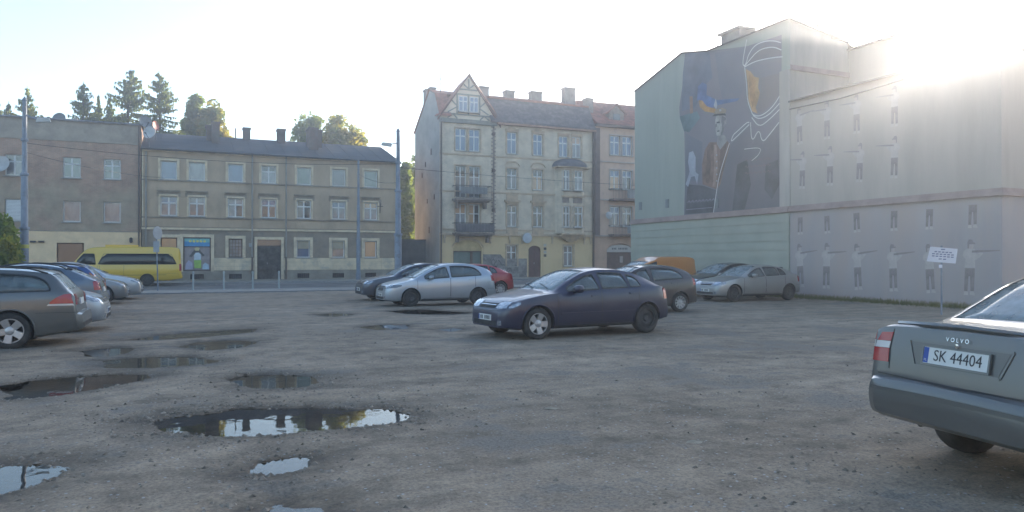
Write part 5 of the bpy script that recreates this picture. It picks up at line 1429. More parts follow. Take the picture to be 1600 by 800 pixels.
class Car:
    def __init__(s, sp):
        s.sp = sp
        s.L, s.hw = sp['L'], sp['W']/2
        s.prof = pchip([p[0] for p in sp['prof']], [p[1] for p in sp['prof']])
        s.belt = lerp_f(sp['belt'])
        s.roof = max(p[1] for p in sp['prof'])
        L = s.L
        s.plan = pchip([p[0] for p in sp.get('plan') or [(0,.66),(.05,.78),(.15,.88),(.40,.965),(.9,1),(L-1.0,1),(L-.42,.975),(L-.16,.92),(L-.05,.86),(L,.78)]],
                       [p[1] for p in sp.get('plan') or [(0,.66),(.05,.78),(.15,.88),(.40,.965),(.9,1),(L-1.0,1),(L-.42,.975),(L-.16,.92),(L-.05,.86),(L,.78)]])
        zl = sp.get('low', 0.2)
        s.low = lerp_f([(0, zl+0.05), (0.35, zl), (L-0.7, zl), (L-0.05, zl+0.10), (L, zl+0.14)])
        s.wr = sp.get('wroof', 0.60)
    def section(s, x):
        zt, zl, w = s.prof(x), s.low(x), s.plan(x)*s.hw
        bl = s.belt(x); belt = min(bl, zt-0.035)
        fr = min(1, max(0, (zt-bl)/(s.roof-bl)))
        wb = w*0.96
        wt = wb*0.94*(1-fr)+min(s.wr, wb*0.94)*fr
        crown = 0.025+0.03*fr
        ze = max(belt+0.012, zt-crown-0.035*fr)
        hs = belt-zl
        return [(0,zl),(w*.55,zl),(w*.84,zl),(w*.945,zl+.05*hs),(w*.975,zl+.16*hs),(w*.992,zl+.34*hs),(w,zl+.52*hs),(w*.998,zl+.70*hs),(w*.985,zl+.86*hs),(wb,belt),
                (wb+(wt-wb)*.30, belt+(ze-belt)*.34),(wb+(wt-wb)*.64, belt+(ze-belt)*.68),(wt,ze),(wt*.955,zt-crown*.82),(wt*.84,zt-crown*.55),(wt*.5,zt-crown*.18),(0,zt)], wt, belt, fr
    def stations(s):
        xs = [p[0] for p in s.sp['prof']]
        out = []
        for a, b in zip(xs[:-1], xs[1:]):
            n = max(1, int(round((b-a)/0.09)))
            out += [a+(b-a)*k/n for k in range(n)]
        return out+[xs[-1]]
    def body(s):
        m = MB(); st = s.stations(); K = None
        for x in st:
            half, _, _, _ = s.section(x)
            ring = [(x-s.L/2, y, z) for y, z in half]+[(x-s.L/2, -y, z) for y, z in reversed(half[1:-1])]
            K = len(ring); m.v += ring
        for i in range(len(st)-1):
            for j in range(K):
                a = i*K+j; b = i*K+(j+1) % K
                m.f.append((a, b, b+K, a+K))
        m.f.append(tuple(range(K))); n = (len(st)-1)*K
        m.f.append(tuple(n+j for j in reversed(range(K))))
        return m

def car_build(name, label, sp, loc, rz, mat, cat="car", group=None, wheel_style='five', glass=None, lights='front'):
    glass = glass or GLASS
    c = Car(sp); L = c.L; H2 = L/2
    t = thing(name, label, cat, (loc[0], loc[1], 0), rz, group)
    S = sp.get('scale', 1.0); t.scale = (S, S, S)
    t.location.z = sp.get('dz', 0.0)
    bm_ = c.body()
    base = bm_.mesh("body", mat)
    b2 = bmesh.new(); b2.from_mesh(base); bvh = BVHTree.FromBMesh(b2); b2.free()
    def proj(ax, p, q, side=1):
        if ax == 'S': o, d = Vector((p-H2, side*4, q)), Vector((0, -side, 0))
        elif ax == 'F': o, d = Vector((-10, p, q)), Vector((1, 0, 0))
        elif ax == 'R': o, d = Vector((10, p, q)), Vector((-1, 0, 0))
        else: o, d = Vector((p-H2, q, 6)), Vector((0, 0, -1))
        h = bvh.ray_cast(o, d)
        if h[0] is None:
            h = bvh.find_nearest(Vector({'S': (p-H2, side*c.hw, q), 'F': (-H2, p, q), 'R': (H2, p, q), 'T': (p-H2, q, 1.4)}[ax]))
        n = h[1]
        if n.dot(d) > 0: n = -n
        return h[0], n
    def resample(cv, n):
        P = [Vector((a, b)) for a, b in cv]; ln = [0]
        for a, b in zip(P[:-1], P[1:]): ln.append(ln[-1]+(b-a).length)
        out = []
        for k in range(n):
            d = ln[-1]*k/(n-1); i = 0
            while i < len(P)-2 and ln[i+1] < d: i += 1
            u = (d-ln[i])/max(1e-9, ln[i+1]-ln[i]); out.append(P[i].lerp(P[i+1], min(1, u)))
        return out
    def grid(ax, A, B, nu, nv, side=1):
        A, B = resample(A, nu), resample(B, nu)
        return [[proj(ax, *(A[i].lerp(B[i], j/(nv-1))), side) for j in range(nv)] for i in range(nu)]
    def patch(ax, A, B, nu=6, nv=4, off=0.004, thick=0.012, side=1, mean=False):
        g = grid(ax, A, B, nu, nv, side)
        if mean:
            nm = sum((h[1] for r in g for h in r), Vector()).normalized()
        m = MB()
        for r in g:
            for p, n in r: m.v.append(tuple(p+(nm if mean else n)*off))
        N = nu*nv
        for r in g:
            for p, n in r: m.v.append(tuple(p-(nm if mean else n)*thick))
        ix = lambda i, j: i*nv+j
        for i in range(nu-1):
            for j in range(nv-1):
                m.f.append((ix(i,j), ix(i+1,j), ix(i+1,j+1), ix(i,j+1)))
                m.f.append((N+ix(i,j), N+ix(i,j+1), N+ix(i+1,j+1), N+ix(i+1,j)))
        bd = [ix(i,0) for i in range(nu)]+[ix(nu-1,j) for j in range(1,nv)]+[ix(i,nv-1) for i in range(nu-2,-1,-1)]+[ix(0,j) for j in range(nv-2,0,-1)]
        for a, b in zip(bd, bd[1:]+bd[:1]): m.f.append((a, b, N+b, N+a))
        return m
    def strip(ax, pts, w, off=0.002, side=1, n=None):
        """thin dark joint line following the surface"""
        A, B = [], []
        for i, p in enumerate(pts):
            q0, q1 = pts[max(i-1,0)], pts[min(i+1,len(pts)-1)]
            d = Vector((q1[0]-q0[0], q1[1]-q0[1])).normalized()
            A.append((p[0]-d.y*w/2, p[1]+d.x*w/2)); B.append((p[0]+d.y*w/2, p[1]-d.x*w/2))
        return patch(ax, A, B, n or max(6, len(pts)*3), 2, off, 0.006, side)
    # ---- windows: outlines follow roof and belt
    mtop, mbot = sp.get('mtop', 0.105), sp.get('mbot', 0.02)
    cut = MB()
    def merge(dst, src):
        n = len(dst.v); dst.v += src.v; dst.f += [tuple(n+i for i in f) for f in src.f]
    panes = []
    gtop, gbot = sp.get('gtop'), sp.get('gbot')
    for (x0, x1, r0, r1) in sp['dlo']:
        xs = np.linspace(x0, x1, 15); A, B = [], []
        for x in xs:
            zt = c.prof(x)-mtop; zb = c.belt(x)+mbot
            if gtop: zt = min(zt, gtop)
            if gbot: zb = max(zb, gbot)
            h = zt-zb
            k = 1.0
            if r0 and x < x0+r0: k *= math.sqrt(max(0, 1-((x0+r0-x)/r0)**2))*0.92+0.08
            if r1 and x > x1-r1: k *= math.sqrt(max(0, 1-((x-x1+r1)/r1)**2))*0.92+0.08
            h = max(0.006, h*k)
            A.append((x, zb+h)); B.append((x, zb))
        for sd in (1, -1):
            panes.append(("side_window", patch('S', A, B, 13, 4, -0.006, 0.010, sd)))
            merge(cut, patch('S', A, B, 13, 3, 0.12, 0.16, sd, True))
            # rubber frame
            fr = []
            ring = A+[B[-1]]+list(reversed(B))+[A[0]]
            panes.append(("window_frame", strip('S', ring, 0.022, 0.003, sd, 44)))
    def topglass(xa, xb, m0, m1, ax='T'):
        A, B = [], []
        for k in range(9):
            x = xa+(xb-xa)*k/8
            w = c.section(x)[1]-(m0+(m1-m0)*k/8)
            if ax == 'T': A.append((x, w)); B.append((x, -w))
            else: A.append((w, c.prof(x))); B.append((-w, c.prof(x)))
        return A, B
    A, B = topglass(*sp['wind'])
    panes.append(("windscreen", patch('T', A, B, 8, 8, -0.006, 0.010)))
    merge(cut, patch('T', A, B, 8, 8, 0.10, 0.15, 1, True))
    if sp.get('rearg'):
        xa, xb, m0, m1, ax = sp['rearg']
        A, B = topglass(xa, xb, m0, m1, ax)
        panes.append(("rear_window", patch(ax, A, B, 8, 8, -0.006, 0.010)))
        merge(cut, patch(ax, A, B, 8, 8, 0.10, 0.15, 1, True))
    # ---- cavity, window holes, wheel arches
    cav = MB(); xs = [x for x in np.linspace(sp['wind'][0]+0.1, sp.get('cabend', L-0.3), 12)]
    rings = 0
    for x in xs:
        sec, wt, belt, fr = c.section(x)
        zb = c.belt(x)-0.30; zt = c.prof(x)-0.055
        if zt < zb+0.12: continue
        wb_ = c.plan(x)*c.hw*0.96-0.11
        wt2 = max(0.1, wt-0.075)
        zm = max(zb+0.02, min(c.belt(x)+0.02, zt-0.03))
        cav.v += [(x-H2,-wb_,zb),(x-H2,wb_,zb),(x-H2,min(wb_,wb_),zm),(x-H2,wt2,zt),(x-H2,-wt2,zt),(x-H2,-wb_,zm)]; rings += 1
    for i in range(rings-1):
        for j in range(6):
            a = i*6+j; b = i*6+(j+1) % 6; cav.f.append((a, b, b+6, a+6))
    cav.f.append(tuple(range(6))); cav.f.append(tuple((rings-1)*6+j for j in reversed(range(6))))
    arch = MB(); R = sp['R']; RA = R+sp.get('gap', 0.045)
    for xw in sp['axles']:
        for sd in (1, -1):
            y0, y1 = sd*(c.hw+0.2), sd*(c.hw-0.30)
            n = len(arch.v); K = 28
            for y in (y0, y1):
                for k in range(K):
                    a = 2*math.pi*k/K; arch.v.append((xw-H2+RA*math.cos(a), y, R+RA*math.sin(a)))
            for k in range(K): arch.f.append((n+k, n+(k+1)%K, n+K+(k+1)%K, n+K+k))
            arch.f.append(tuple(range(n, n+K))); arch.f.append(tuple(n+K+k for k in reversed(range(K))))
    ob = link("body", base, None)
    tmp = []
    for mb in (cav, cut, arch):
        me = mb.mesh("cutter", INTER if mb is not arch else BLACKP)
        o = link("cutter", me); tmp.append(o)
        md = ob.modifiers.new("b", 'BOOLEAN'); md.operation = 'DIFFERENCE'; md.object = o; md.solver = 'EXACT'
        md.material_mode = 'TRANSFER'
        if mb is cut: md.use_self = False
    dg = bpy.context.evaluated_depsgraph_get()
    me = bpy.data.meshes.new_from_object(ob.evaluated_get(dg))
    ob.modifiers.clear(); ob.data = me; me.name = "body"
    for o in tmp: bpy.data.objects.remove(o)
    me.shade_smooth(); me.set_sharp_from_angle(angle=math.radians(32))
    ob.parent = t
    PM = {"side_window": glass, "windscreen": GLASSW, "rear_window": GLASSW, "window_frame": BLACKP}
    last = None
    for nm, p in panes:
        if nm == "window_frame": p.build(nm, BLACKP, last)
        else: last = p.build(nm, PM[nm], t, smooth=True)
    # seats
    xd = sp.get('seats', [(sp['wind'][1]+0.25, 2), (sp['wind'][1]+1.1, 3)])
    for x, n in xd:
        zb = c.belt(x)-0.32
        for y in ([-0.34, 0.34] if n == 2 else [-0.4, 0.4]):
            m = MB().prism([(-0.25,zb-0.02),(0.16,zb-0.02),(0.24,zb+0.42),(0.10,zb+0.44),(-0.02,zb+0.06),(-0.25,zb+0.06)], y-0.22, y+0.22)
            so = m.build("seat", SEATM, t, loc=(x-H2, 0, 0))
            MB().prism([(0.14,zb+0.46),(0.25,zb+0.46),(0.27,zb+0.62),(0.18,zb+0.64),(0.12,zb+0.58)], y-0.12, y+0.12).build("headrest", SEATM, so)
    # ---- wheels
    wd = 0.2
    tyre_prof = [(R*0.66,-wd/2+0.03),(R*0.70,-wd/2+0.005),(R*0.86,-wd/2-0.004),(R*0.96,-wd/2+0.015),(R,-wd/2+0.05),(R,wd/2-0.05),(R*0.96,wd/2-0.015),(R*0.86,wd/2),(R*0.66,wd/2-0.02)]
    tm = MB().lathe(tyre_prof, 30, 'y').mesh("wheel", RUBBER, angle=50)
    r0 = R*0.68
    def rim_mesh(style):
        m = MB(); yo = -wd/2
        m.lathe([(r0,yo+0.03),(r0*0.99,yo+0.012),(r0*0.92,yo+0.012),(r0*0.90,yo+0.05),(r0*0.9,yo+0.14)], 30, 'y')
        if style in ('five', 'five_fat', 'ten'):
            n = 5 if style != 'ten' else 10
            w0, w1 = {'five': (0.052, 0.036), 'five_fat': (0.05, 0.062), 'ten': (0.026, 0.020)}[style]
            for k in range(n):
                a = 2*math.pi*k/n+math.pi/2; ca, sa = math.cos(a), math.sin(a)
                def PT(r, w, y): return (r*ca-w*sa, y, r*sa+w*ca)
                q = [(0.05,w0,yo+0.03),(r0*0.93,w1,yo+0.012)]
                n0 = len(m.v)
                for r, w, y in q: m.v += [PT(r,-w,y), PT(r,w,y), PT(r,w*1.1,y+0.04), PT(r,-w*1.1,y+0.04)]
                for f in ((0,1,5,4),(1,2,6,5),(3,0,4,7),(2,3,7,6)): m.f.append(tuple(n0+i for i in f))
            m.lathe([(0.001,yo+0.012),(0.035,yo+0.014),(0.075,yo+0.028),(0.08,yo+0.07)], 18, 'y')
        else:
            m.lathe([(0.001,yo+0.03),(0.05,yo+0.03),(0.07,yo+0.06),(r0*0.55,yo+0.035),(r0*0.72,yo+0.05),(r0*0.90,yo+0.06)], 24, 'y')
        return m
    dark = MB().lathe([(0.001,0.02),(r0*0.9,0.02),(r0*0.9,0.04),(0.001,0.04)], 20, 'y').mesh("brake_disc", BLACKP)
    styles = wheel_style if isinstance(wheel_style, tuple) else (wheel_style, wheel_style)
    rims = [rim_mesh(st).mesh("rim", STEEL if st == 'steel' else ALLOY, angle=35) for st in styles]
    for i, xw in enumerate(sp['axles']):
        for sd in (1, -1):
            yc = c.plan(xw)*c.hw-wd/2-0.015
            w = link("wheel", tm, t, (xw-H2, sd*yc, R-sp.get('dz', 0.0)/S), (0, sp.get('spin', 0.4)*(i+1), 0 if sd < 0 else math.pi))
            link("rim", rims[i], w); link("brake_disc", dark, w)
            # arch lip
            m = MB(); pts = []
            for k in range(15):
                a = math.radians(-12+204*k/14)
                z = R+(RA+0.012)*math.sin(a); x = xw+(RA+0.012)*math.cos(a)
                if z < c.low(x)+0.04: continue
                p, n = proj('S', x, z, sd); pts.append(tuple(p+n*0.002))
            if len(pts) > 4: MB().tube(pts, 0.014, 6).build("wheel_arch", sp.get('archmat') or mat, t, smooth=True)
    # ---- sides: seams, handles, mouldings, mirrors, sills
    for sd in (1, -1):
        for x0, x1 in sp.get('doors', []):
            for x in (x0, x1):
                zb, zl = c.belt(x)-0.005, c.low(x)+0.10
                if any(abs(x-xw) < RA for xw in sp['axles']):
                    xw = min(sp['axles'], key=lambda v: abs(v-x)); zl = R+math.sqrt(max(0, RA**2-(x-xw)**2))+0.02
                strip('S', [(x, zl), (x, (zb+zl)/2), (x, zb)], 0.013, 0.0025, sd).build("door_seam", INK, t)
            zl = c.low(x0)+0.10
            strip('S', [(x0 if not any(abs(x0-v) < RA for v in sp['axles']) else x0+RA*0.6, zl), (x1 if not any(abs(x1-v) < RA for v in sp['axles']) else x1-RA*0.7, zl)], 0.011, 0.0025, sd).build("door_seam", INK, t)
            xh = x1-0.16; zh = c.belt(xh)-0.11
            patch('S', [(xh-0.1,zh+0.018),(xh+0.09,zh+0.02)], [(xh-0.1,zh-0.012),(xh+0.09,zh-0.012)], 6, 3, 0.028, 0.004, sd).build("door_handle", mat if sp.get('bodyhandle', True) else BLACKP, t, smooth=True, angle=50)
        if sp.get('moulding'):
            a, b, z = sp['moulding']
            patch('S', [(a,z+0.022),(b,z+0.026)], [(a,z-0.022),(b,z-0.02)], 14, 3, 0.014, 0.004, sd).build("side_moulding", sp.get('mouldmat') or mat, t, smooth=True, angle=40)
        xa, xb = sp['axles'][0]+RA+0.02, sp['axles'][1]-RA-0.02
        zl = c.low(2.0)
        patch('S', [(xa,zl+0.075),(xb,zl+0.075)], [(xa,zl+0.008),(xb,zl+0.008)], 12, 3, 0.006, 0.006, sd).build("sill_trim", sp.get('sillmat') or BLACKP, t, smooth=True, angle=40)
        # mirror
        xm = sp['mirror']; zm = c.belt(xm)+0.03
        p, n = proj('S', xm, c.belt(xm)-0.01, sd)
        m = MB(); K = 10
        prof_ = [(0.0,0.3),(0.02,0.75),(0.06,1.0),(0.12,1.0),(0.15,0.9)]
        for dx, s_ in prof_:
            for k in range(K):
                a = 2*math.pi*k/K
                m.v.append((dx, 0.115*s_*math.copysign(abs(math.cos(a))**0.7, math.cos(a)), 0.075*s_*math.copysign(abs(math.sin(a))**0.7, math.sin(a))))
        for i in range(len(prof_)-1):
            for k in range(K):
                a = i*K+k; b = i*K+(k+1) % K; m.f.append((a, b, b+K, a+K))
        m.f.append(tuple(range(K))); m.f.append(tuple((len(prof_)-1)*K+k for k in reversed(range(K))))
        mo = m.build("mirror", sp.get('mirrormat') or mat, t, smooth=True, angle=50, loc=(p.x-0.02, p.y+sd*0.13, p.z+0.08))
        MB().tube([(0.07,-sd*0.16,-0.07),(0.07,-sd*0.06,-0.02)], 0.025, 6).build("mirror_arm", BLACKP, mo)
        # fuel flap / indicator repeater
    # ---- front
    W2 = c.hw
    if lights in ('front', 'both'):
        hz0, hz1 = sp.get('hl', (0.60, 0.72)); hy0, hy1 = sp.get('hly', (0.40, 0.80))
        for sd in (1, -1):
            A = [(sd*W2*hy0, hz1-0.015), (sd*W2*(hy0+hy1)/2, hz1), (sd*W2*hy1, hz1+0.01)]
            B = [(sd*W2*(hy0+0.02), hz0+0.01), (sd*W2*(hy0+hy1)/2, hz0), (sd*W2*hy1, hz0+0.02)]
            patch('F', A, B, 8, 5, 0.008, 0.02).build("headlight", sp.get('hlmat') or HEADL, t, smooth=True, angle=50)
            xs_ = sp.get('hlx', 0.42)
            patch('S', [(0.14, hz1-0.01), (xs_*0.6, hz1+0.01), (xs_, hz1+0.005)], [(0.14, hz0+0.02), (xs_*0.6, hz0+0.03), (xs_, hz1-0.035)], 8, 4, 0.007, 0.02, sd).build("headlight_corner", sp.get('hlmat') or HEADL, t, smooth=True, angle=50)
        gz0, gz1 = sp.get('grille', (hz0, hz1-0.03)); gw = hy0-0.03
        g = patch('F', [(-W2*gw,gz1),(W2*gw,gz1)], [(-W2*gw*0.9,gz0),(W2*gw*0.9,gz0)], 8, 4, 0.005, 0.02).build("grille", BLACKP, t, smooth=True, angle=50)
        for k in range(2):
            z = gz0+(gz1-gz0)*(0.33+0.33*k)
            strip('F', [(-W2*gw*0.95,z),(0,z),(W2*gw*0.95,z)], 0.012, 0.012).build("grille_bar", CHROME if k else BLACKP, g)
        patch('F', [(-W2*0.55,0.36),(W2*0.55,0.36)], [(-W2*0.55,0.27),(W2*0.55,0.27)], 8, 3, 0.004, 0.02).build("air_intake", BLACKP, t, smooth=True, angle=50)
        for sd in (1, -1):
            patch('F', [(sd*W2*0.60,0.38),(sd*W2*0.72,0.38)], [(sd*W2*0.60,0.29),(sd*W2*0.72,0.29)], 5, 4, 0.005, 0.02).build("fog_light", HEADL if sp.get('fog', True) else BLACKP, t, smooth=True, angle=50)
        strip('F', [(-W2*0.70,hz0-0.035),(0,hz0-0.05),(W2*0.70,hz0-0.035)], 0.008, 0.003).build("bumper_seam", INK, t)
        pz = sp.get('fplate', 0.42)
        pm = patch('F', [(-0.26,pz+0.057),(0.26,pz+0.057)], [(-0.26,pz-0.057),(0.26,pz-0.057)], 6, 3, 0.014, 0.004, 1, True).build("number_plate", PLATE, t)
        pb = patch('F', [(0.215,pz+0.05),(0.255,pz+0.05)], [(0.215,pz-0.05),(0.255,pz-0.05)], 3, 3, 0.017, 0.002, 1, True).build("plate_band", PLATEB, pm)
        for k in range(7):
            if k == 2: continue
            y = 0.17-k*0.058
            patch('F', [(y,pz+0.036),(y-0.034,pz+0.036)], [(y,pz-0.036),(y-0.034,pz-0.036)], 3, 3, 0.017, 0.002, 1, True).build("plate_character", INK, pm)
        # bonnet joint and wipers
        for sd in (1, -1):
            xc = sp['wind'][0]
            strip('T', [(0.16, sd*W2*0.60), (0.5, sd*W2*0.78), (xc-0.1, sd*W2*0.86)], 0.007, 0.002).build("bonnet_seam", INK, t)
        for k, y in enumerate((-0.45, 0.15)):
            xc = sp['wind'][0]
            a, n = proj('T', xc+0.02, y); b, n2 = proj('T', xc+0.16, y+0.52)
            MB().tube([tuple(a+n*0.02), tuple((a+b)/2+n*0.03), tuple(b+n2*0.02)], 0.008, 5).build("wiper", BLACKP, t)
    # ---- rear
    if lights in ('rear', 'both'):
        for (ax, A, B, mt) in sp.get('tails', []):
            for sd in (1, -1):
                A2 = [(p if ax == 'S' else sd*p, q) for p, q in A]; B2 = [(p if ax == 'S' else sd*p, q) for p, q in B]
                patch(ax, A2, B2, 9, 6, 0.007, 0.02, sd).build("tail_light", mt, t, smooth=True, angle=50)
        pz = sp.get('rplate', 0.8)
        if pz:
            pm = patch('R', [(-0.26,pz+0.057),(0.26,pz+0.057)], [(-0.26,pz-0.057),(0.26,pz-0.057)], 6, 3, 0.014, 0.004, 1, True).build("number_plate", PLATE, t)
            patch('R', [(-0.255,pz+0.05),(-0.215,pz+0.05)], [(-0.255,pz-0.05),(-0.215,pz-0.05)], 3, 3, 0.017, 0.002, 1, True).build("plate_band", PLATEB, pm)
        zb = sp.get('bump', 0.60)
        strip('R', [(-W2*0.8,zb),(0,zb-0.01),(W2*0.8,zb)], 0.010, 0.003).build("bumper_seam", INK, t)
        for sd in (1, -1):
            strip('S', [(L-0.04,zb),(L-0.3,zb+0.01),(sp['axles'][1]+RA+0.02,zb+0.01)], 0.008, 0.003, sd).build("bumper_seam", INK, t)
        if not sp.get('nolip'): patch('R', [(-W2*0.75,c.low(L)+0.10),(W2*0.75,c.low(L)+0.10)], [(-W2*0.72,c.low(L)+0.02),(W2*0.72,c.low(L)+0.02)], 8, 3, 0.004, 0.01).build("bumper_lip", BLACKP, t, smooth=True, angle=50)
    if sp.get('rails'):
        a, b = sp['rails']
        for sd in (1, -1):
            pts = []
            for k in range(9):
                x = a+(b-a)*k/8; w = c.section(x)[1]*0.95; p, n = proj('T', x, sd*w)
                pts.append((p.x, p.y, p.z+(0.05 if 0 < k < 8 else 0.0)))
            MB().tube(pts, 0.016, 6).build("roof_rail", sp.get('railmat') or BLACKP, t, smooth=True)
    if sp.get('aerial'):
        p, n = proj('T', sp['aerial'], 0); MB().tube([tuple(p), (p.x+0.28, p.y, p.z+0.22)], [0.007, 0.003], 5).build("aerial", BLACKP, t)
    return t, c, patch, strip, proj

def place(px, W, at_tail_or_nose, L, nose_left):
    """centre of a car parked along the street axis, from the column its end shows at"""
    rx, ry = ray(px); xe = W*rx/ry
    s = 1 if (at_tail_or_nose == 'nose') == nose_left else -1
    return (xe+s*L/2, W)

# -- profile library (x from nose to tail, z of the centre line)
HATCH = dict(L=4.11, W=1.72, R=0.31, axles=(0.74, 3.42), low=0.19, wroof=0.575,
    prof=[(0,.46),(.015,.54),(.05,.62),(.10,.675),(.2,.735),(.45,.815),(.8,.885),(1.12,.935),(1.3,1.03),(1.6,1.185),(1.95,1.325),(2.15,1.365),(2.45,1.39),(2.8,1.375),(3.1,1.325),(3.4,1.225),(3.7,1.085),(3.88,1.0),(3.98,.94),(4.04,.75),(4.06,.62),(4.095,.58),(4.11,.48)],
    belt=[(0,.80),(1.1,.885),(3.4,.975),(4.11,1.0)], wind=(1.16,2.02,.10,.10), rearg=(3.12,3.72,.10,.12,'T'),
    dlo=[(1.42,2.2,0,0.02),(2.27,2.94,0,0.03),(2.99,3.27,0.0,0.14)], doors=[(1.18,2.235),(2.24,3.2)], mirror=1.52, cabend=3.6,
    hl=(.60,.725), hly=(.42,.82), hlx=.36, moulding=(1.25,3.1,.50), tails=[('S',[(3.86,.98),(4.02,.97)],[(3.90,.72),(4.04,.72)],TAIL),('R',[(.55,.95),(.66,.95)],[(.56,.70),(.68,.70)],TAIL)], rplate=0.72)
def var(base, **k):
    d = dict(base); d.update(k); return d
ESTATE = dict(L=4.77, W=1.82, R=0.325, axles=(0.95, 3.66), low=0.19, wroof=0.62,
    prof=[(0,.46),(.015,.55),(.05,.63),(.10,.70),(.25,.78),(.6,.87),(1.0,.94),(1.2,.97),(1.5,1.12),(1.85,1.28),(2.15,1.385),(2.5,1.435),(3.0,1.45),(3.6,1.435),(4.1,1.385),(4.24,1.36),(4.32,1.30),(4.52,1.06),(4.60,.985),(4.64,.93),(4.665,.72),(4.675,.63),(4.745,.605),(4.77,.50)],
    belt=[(0,.82),(1.2,.90),(3.6,.985),(4.77,1.01)], wind=(1.26,2.1,.10,.10), rearg=(4.30,4.55,.10,.10,'R'),
    dlo=[(1.55,2.4,0,0.02),(2.47,3.28,0,0.03),(3.36,4.27,0.04,0.34)], doors=[(1.3,2.43),(2.44,3.42)], mirror=1.62, cabend=4.3, mtop=0.115,
    moulding=(1.3,3.2,.46), tails=[('S',[(4.26,.815),(4.36,.90),(4.48,.955),(4.63,.965)],[(4.26,.785),(4.36,.79),(4.48,.79),(4.66,.785)],TAIL),('S',[(4.24,.782),(4.66,.782)],[(4.22,.755),(4.665,.752)],TAILW),('R',[(.52,.95),(.74,.95)],[(.54,.76),(.76,.76)],TAIL)],
    rplate=0.80, rails=(1.9,4.2), bump=0.62)
MPV = dict(L=4.28, W=1.77, R=0.315, axles=(0.90, 3.48), low=0.19, wroof=0.60,
    prof=[(0,.48),(.015,.57),(.05,.66),(.12,.74),(.3,.82),(.7,.92),(1.0,.985),(1.3,1.14),(1.7,1.35),(2.05,1.485),(2.4,1.545),(2.8,1.56),(3.3,1.525),(3.7,1.43),(3.95,1.32),(4.05,1.24),(4.13,1.06),(4.17,.85),(4.19,.62),(4.26,.58),(4.28,.48)],
    belt=[(0,.84),(1.0,.93),(3.5,1.07),(4.28,1.10)], wind=(1.06,2.1,.10,.10), rearg=(3.93,4.12,.08,.08,'R'),
    dlo=[(1.42,2.35,0,0.02),(2.43,3.62,0,0.42)], doors=[(1.14,2.385),(2.39,3.36)], mirror=1.55, cabend=4.0, mtop=0.12,
    hl=(.64,.77), hly=(.40,.84), hlx=.56, hlmat=HEADD, grille=(.56,.73), tails=[('S',[(3.98,1.10),(4.12,1.08)],[(4.02,.88),(4.16,.88)],TAIL),('R',[(.5,1.08),(.66,1.08)],[(.52,.86),(.7,.86)],TAIL)], rplate=0.8)
SEDAN = dict(L=4.48, W=1.72, R=0.31, axles=(0.88, 3.44), low=0.23, wroof=0.57,
    prof=[(0,.46),(.015,.55),(.05,.64),(.10,.70),(.3,.77),(.8,.87),(1.15,.93),(1.35,1.03),(1.7,1.22),(2.0,1.37),(2.3,1.435),(2.7,1.455),(3.0,1.44),(3.2,1.385),(3.5,1.215),(3.74,1.075),(3.82,1.055),(4.1,1.045),(4.25,1.045),(4.31,1.05),(4.335,1.035),(4.345,1.0),(4.40,.70),(4.405,.655),(4.45,.635),(4.475,.59),(4.48,.50)],
    belt=[(0,.82),(1.1,.88),(3.2,.95),(4.48,.985)], wind=(1.2,2.05,.10,.10), rearg=(3.06,3.72,.055,.085,'T'),
    dlo=[(1.48,2.2,0,0.02),(2.27,3.05,0,0.04),(3.1,3.35,0.02,0.1)], doors=[(1.2,2.235),(2.24,3.22)], mirror=1.56, cabend=3.68, seats=[(2.0,2)],
    plan=[(0,.66),(.05,.78),(.15,.88),(.40,.965),(.9,1),(3.5,1),(4.06,.975),(4.28,.94),(4.35,.915),(4.42,.885),(4.455,.85),(4.48,.76)],
    moulding=(1.25,3.1,.50), tails=[('R',[(.585,.975),(.70,.965)],[(.60,.905),(.735,.90)],TAIL),('R',[(.600,.902),(.738,.897)],[(.608,.852),(.748,.847)],TAILW),('R',[(.608,.85),(.75,.845)],[(.60,.745),(.765,.74)],TAIL),
       ('S',[(4.17,.975),(4.33,.97)],[(4.17,.905),(4.345,.90)],TAIL),('S',[(4.17,.902),(4.345,.897)],[(4.17,.852),(4.35,.847)],TAILW),('S',[(4.17,.85),(4.355,.845)],[(4.17,.745),(4.37,.74)],TAIL)], rplate=None, bump=0.655, nolip=True, scale=0.97, dz=0.055)
VAN = dict(L=4.25, W=1.72, R=0.31, axles=(0.85, 3.35), low=0.22, wroof=0.74,
    prof=[(0,.5),(.015,.6),(.06,.72),(.15,.80),(.4,.90),(.8,.98),(1.0,1.03),(1.25,1.20),(1.6,1.40),(1.8,1.47),(2.0,1.53),(2.1,1.60),(2.3,1.65),(3.6,1.66),(4.0,1.62),(4.12,1.55),(4.17,1.2),(4.2,.7),(4.235,.6),(4.25,.5)],
    belt=[(0,.86),(1.0,.96),(4.25,1.0)], wind=(1.05,1.72,.10,.10), rearg=None, dlo=[(1.35,2.1,0,0.02)], doors=[(1.15,2.15)], mirror=1.45, cabend=2.3, mtop=0.13,
    seats=[(1.95,2)], tails=[('R',[(.60,1.0),(.70,1.0)],[(.60,.65),(.70,.65)],TAIL)], rplate=0.7)
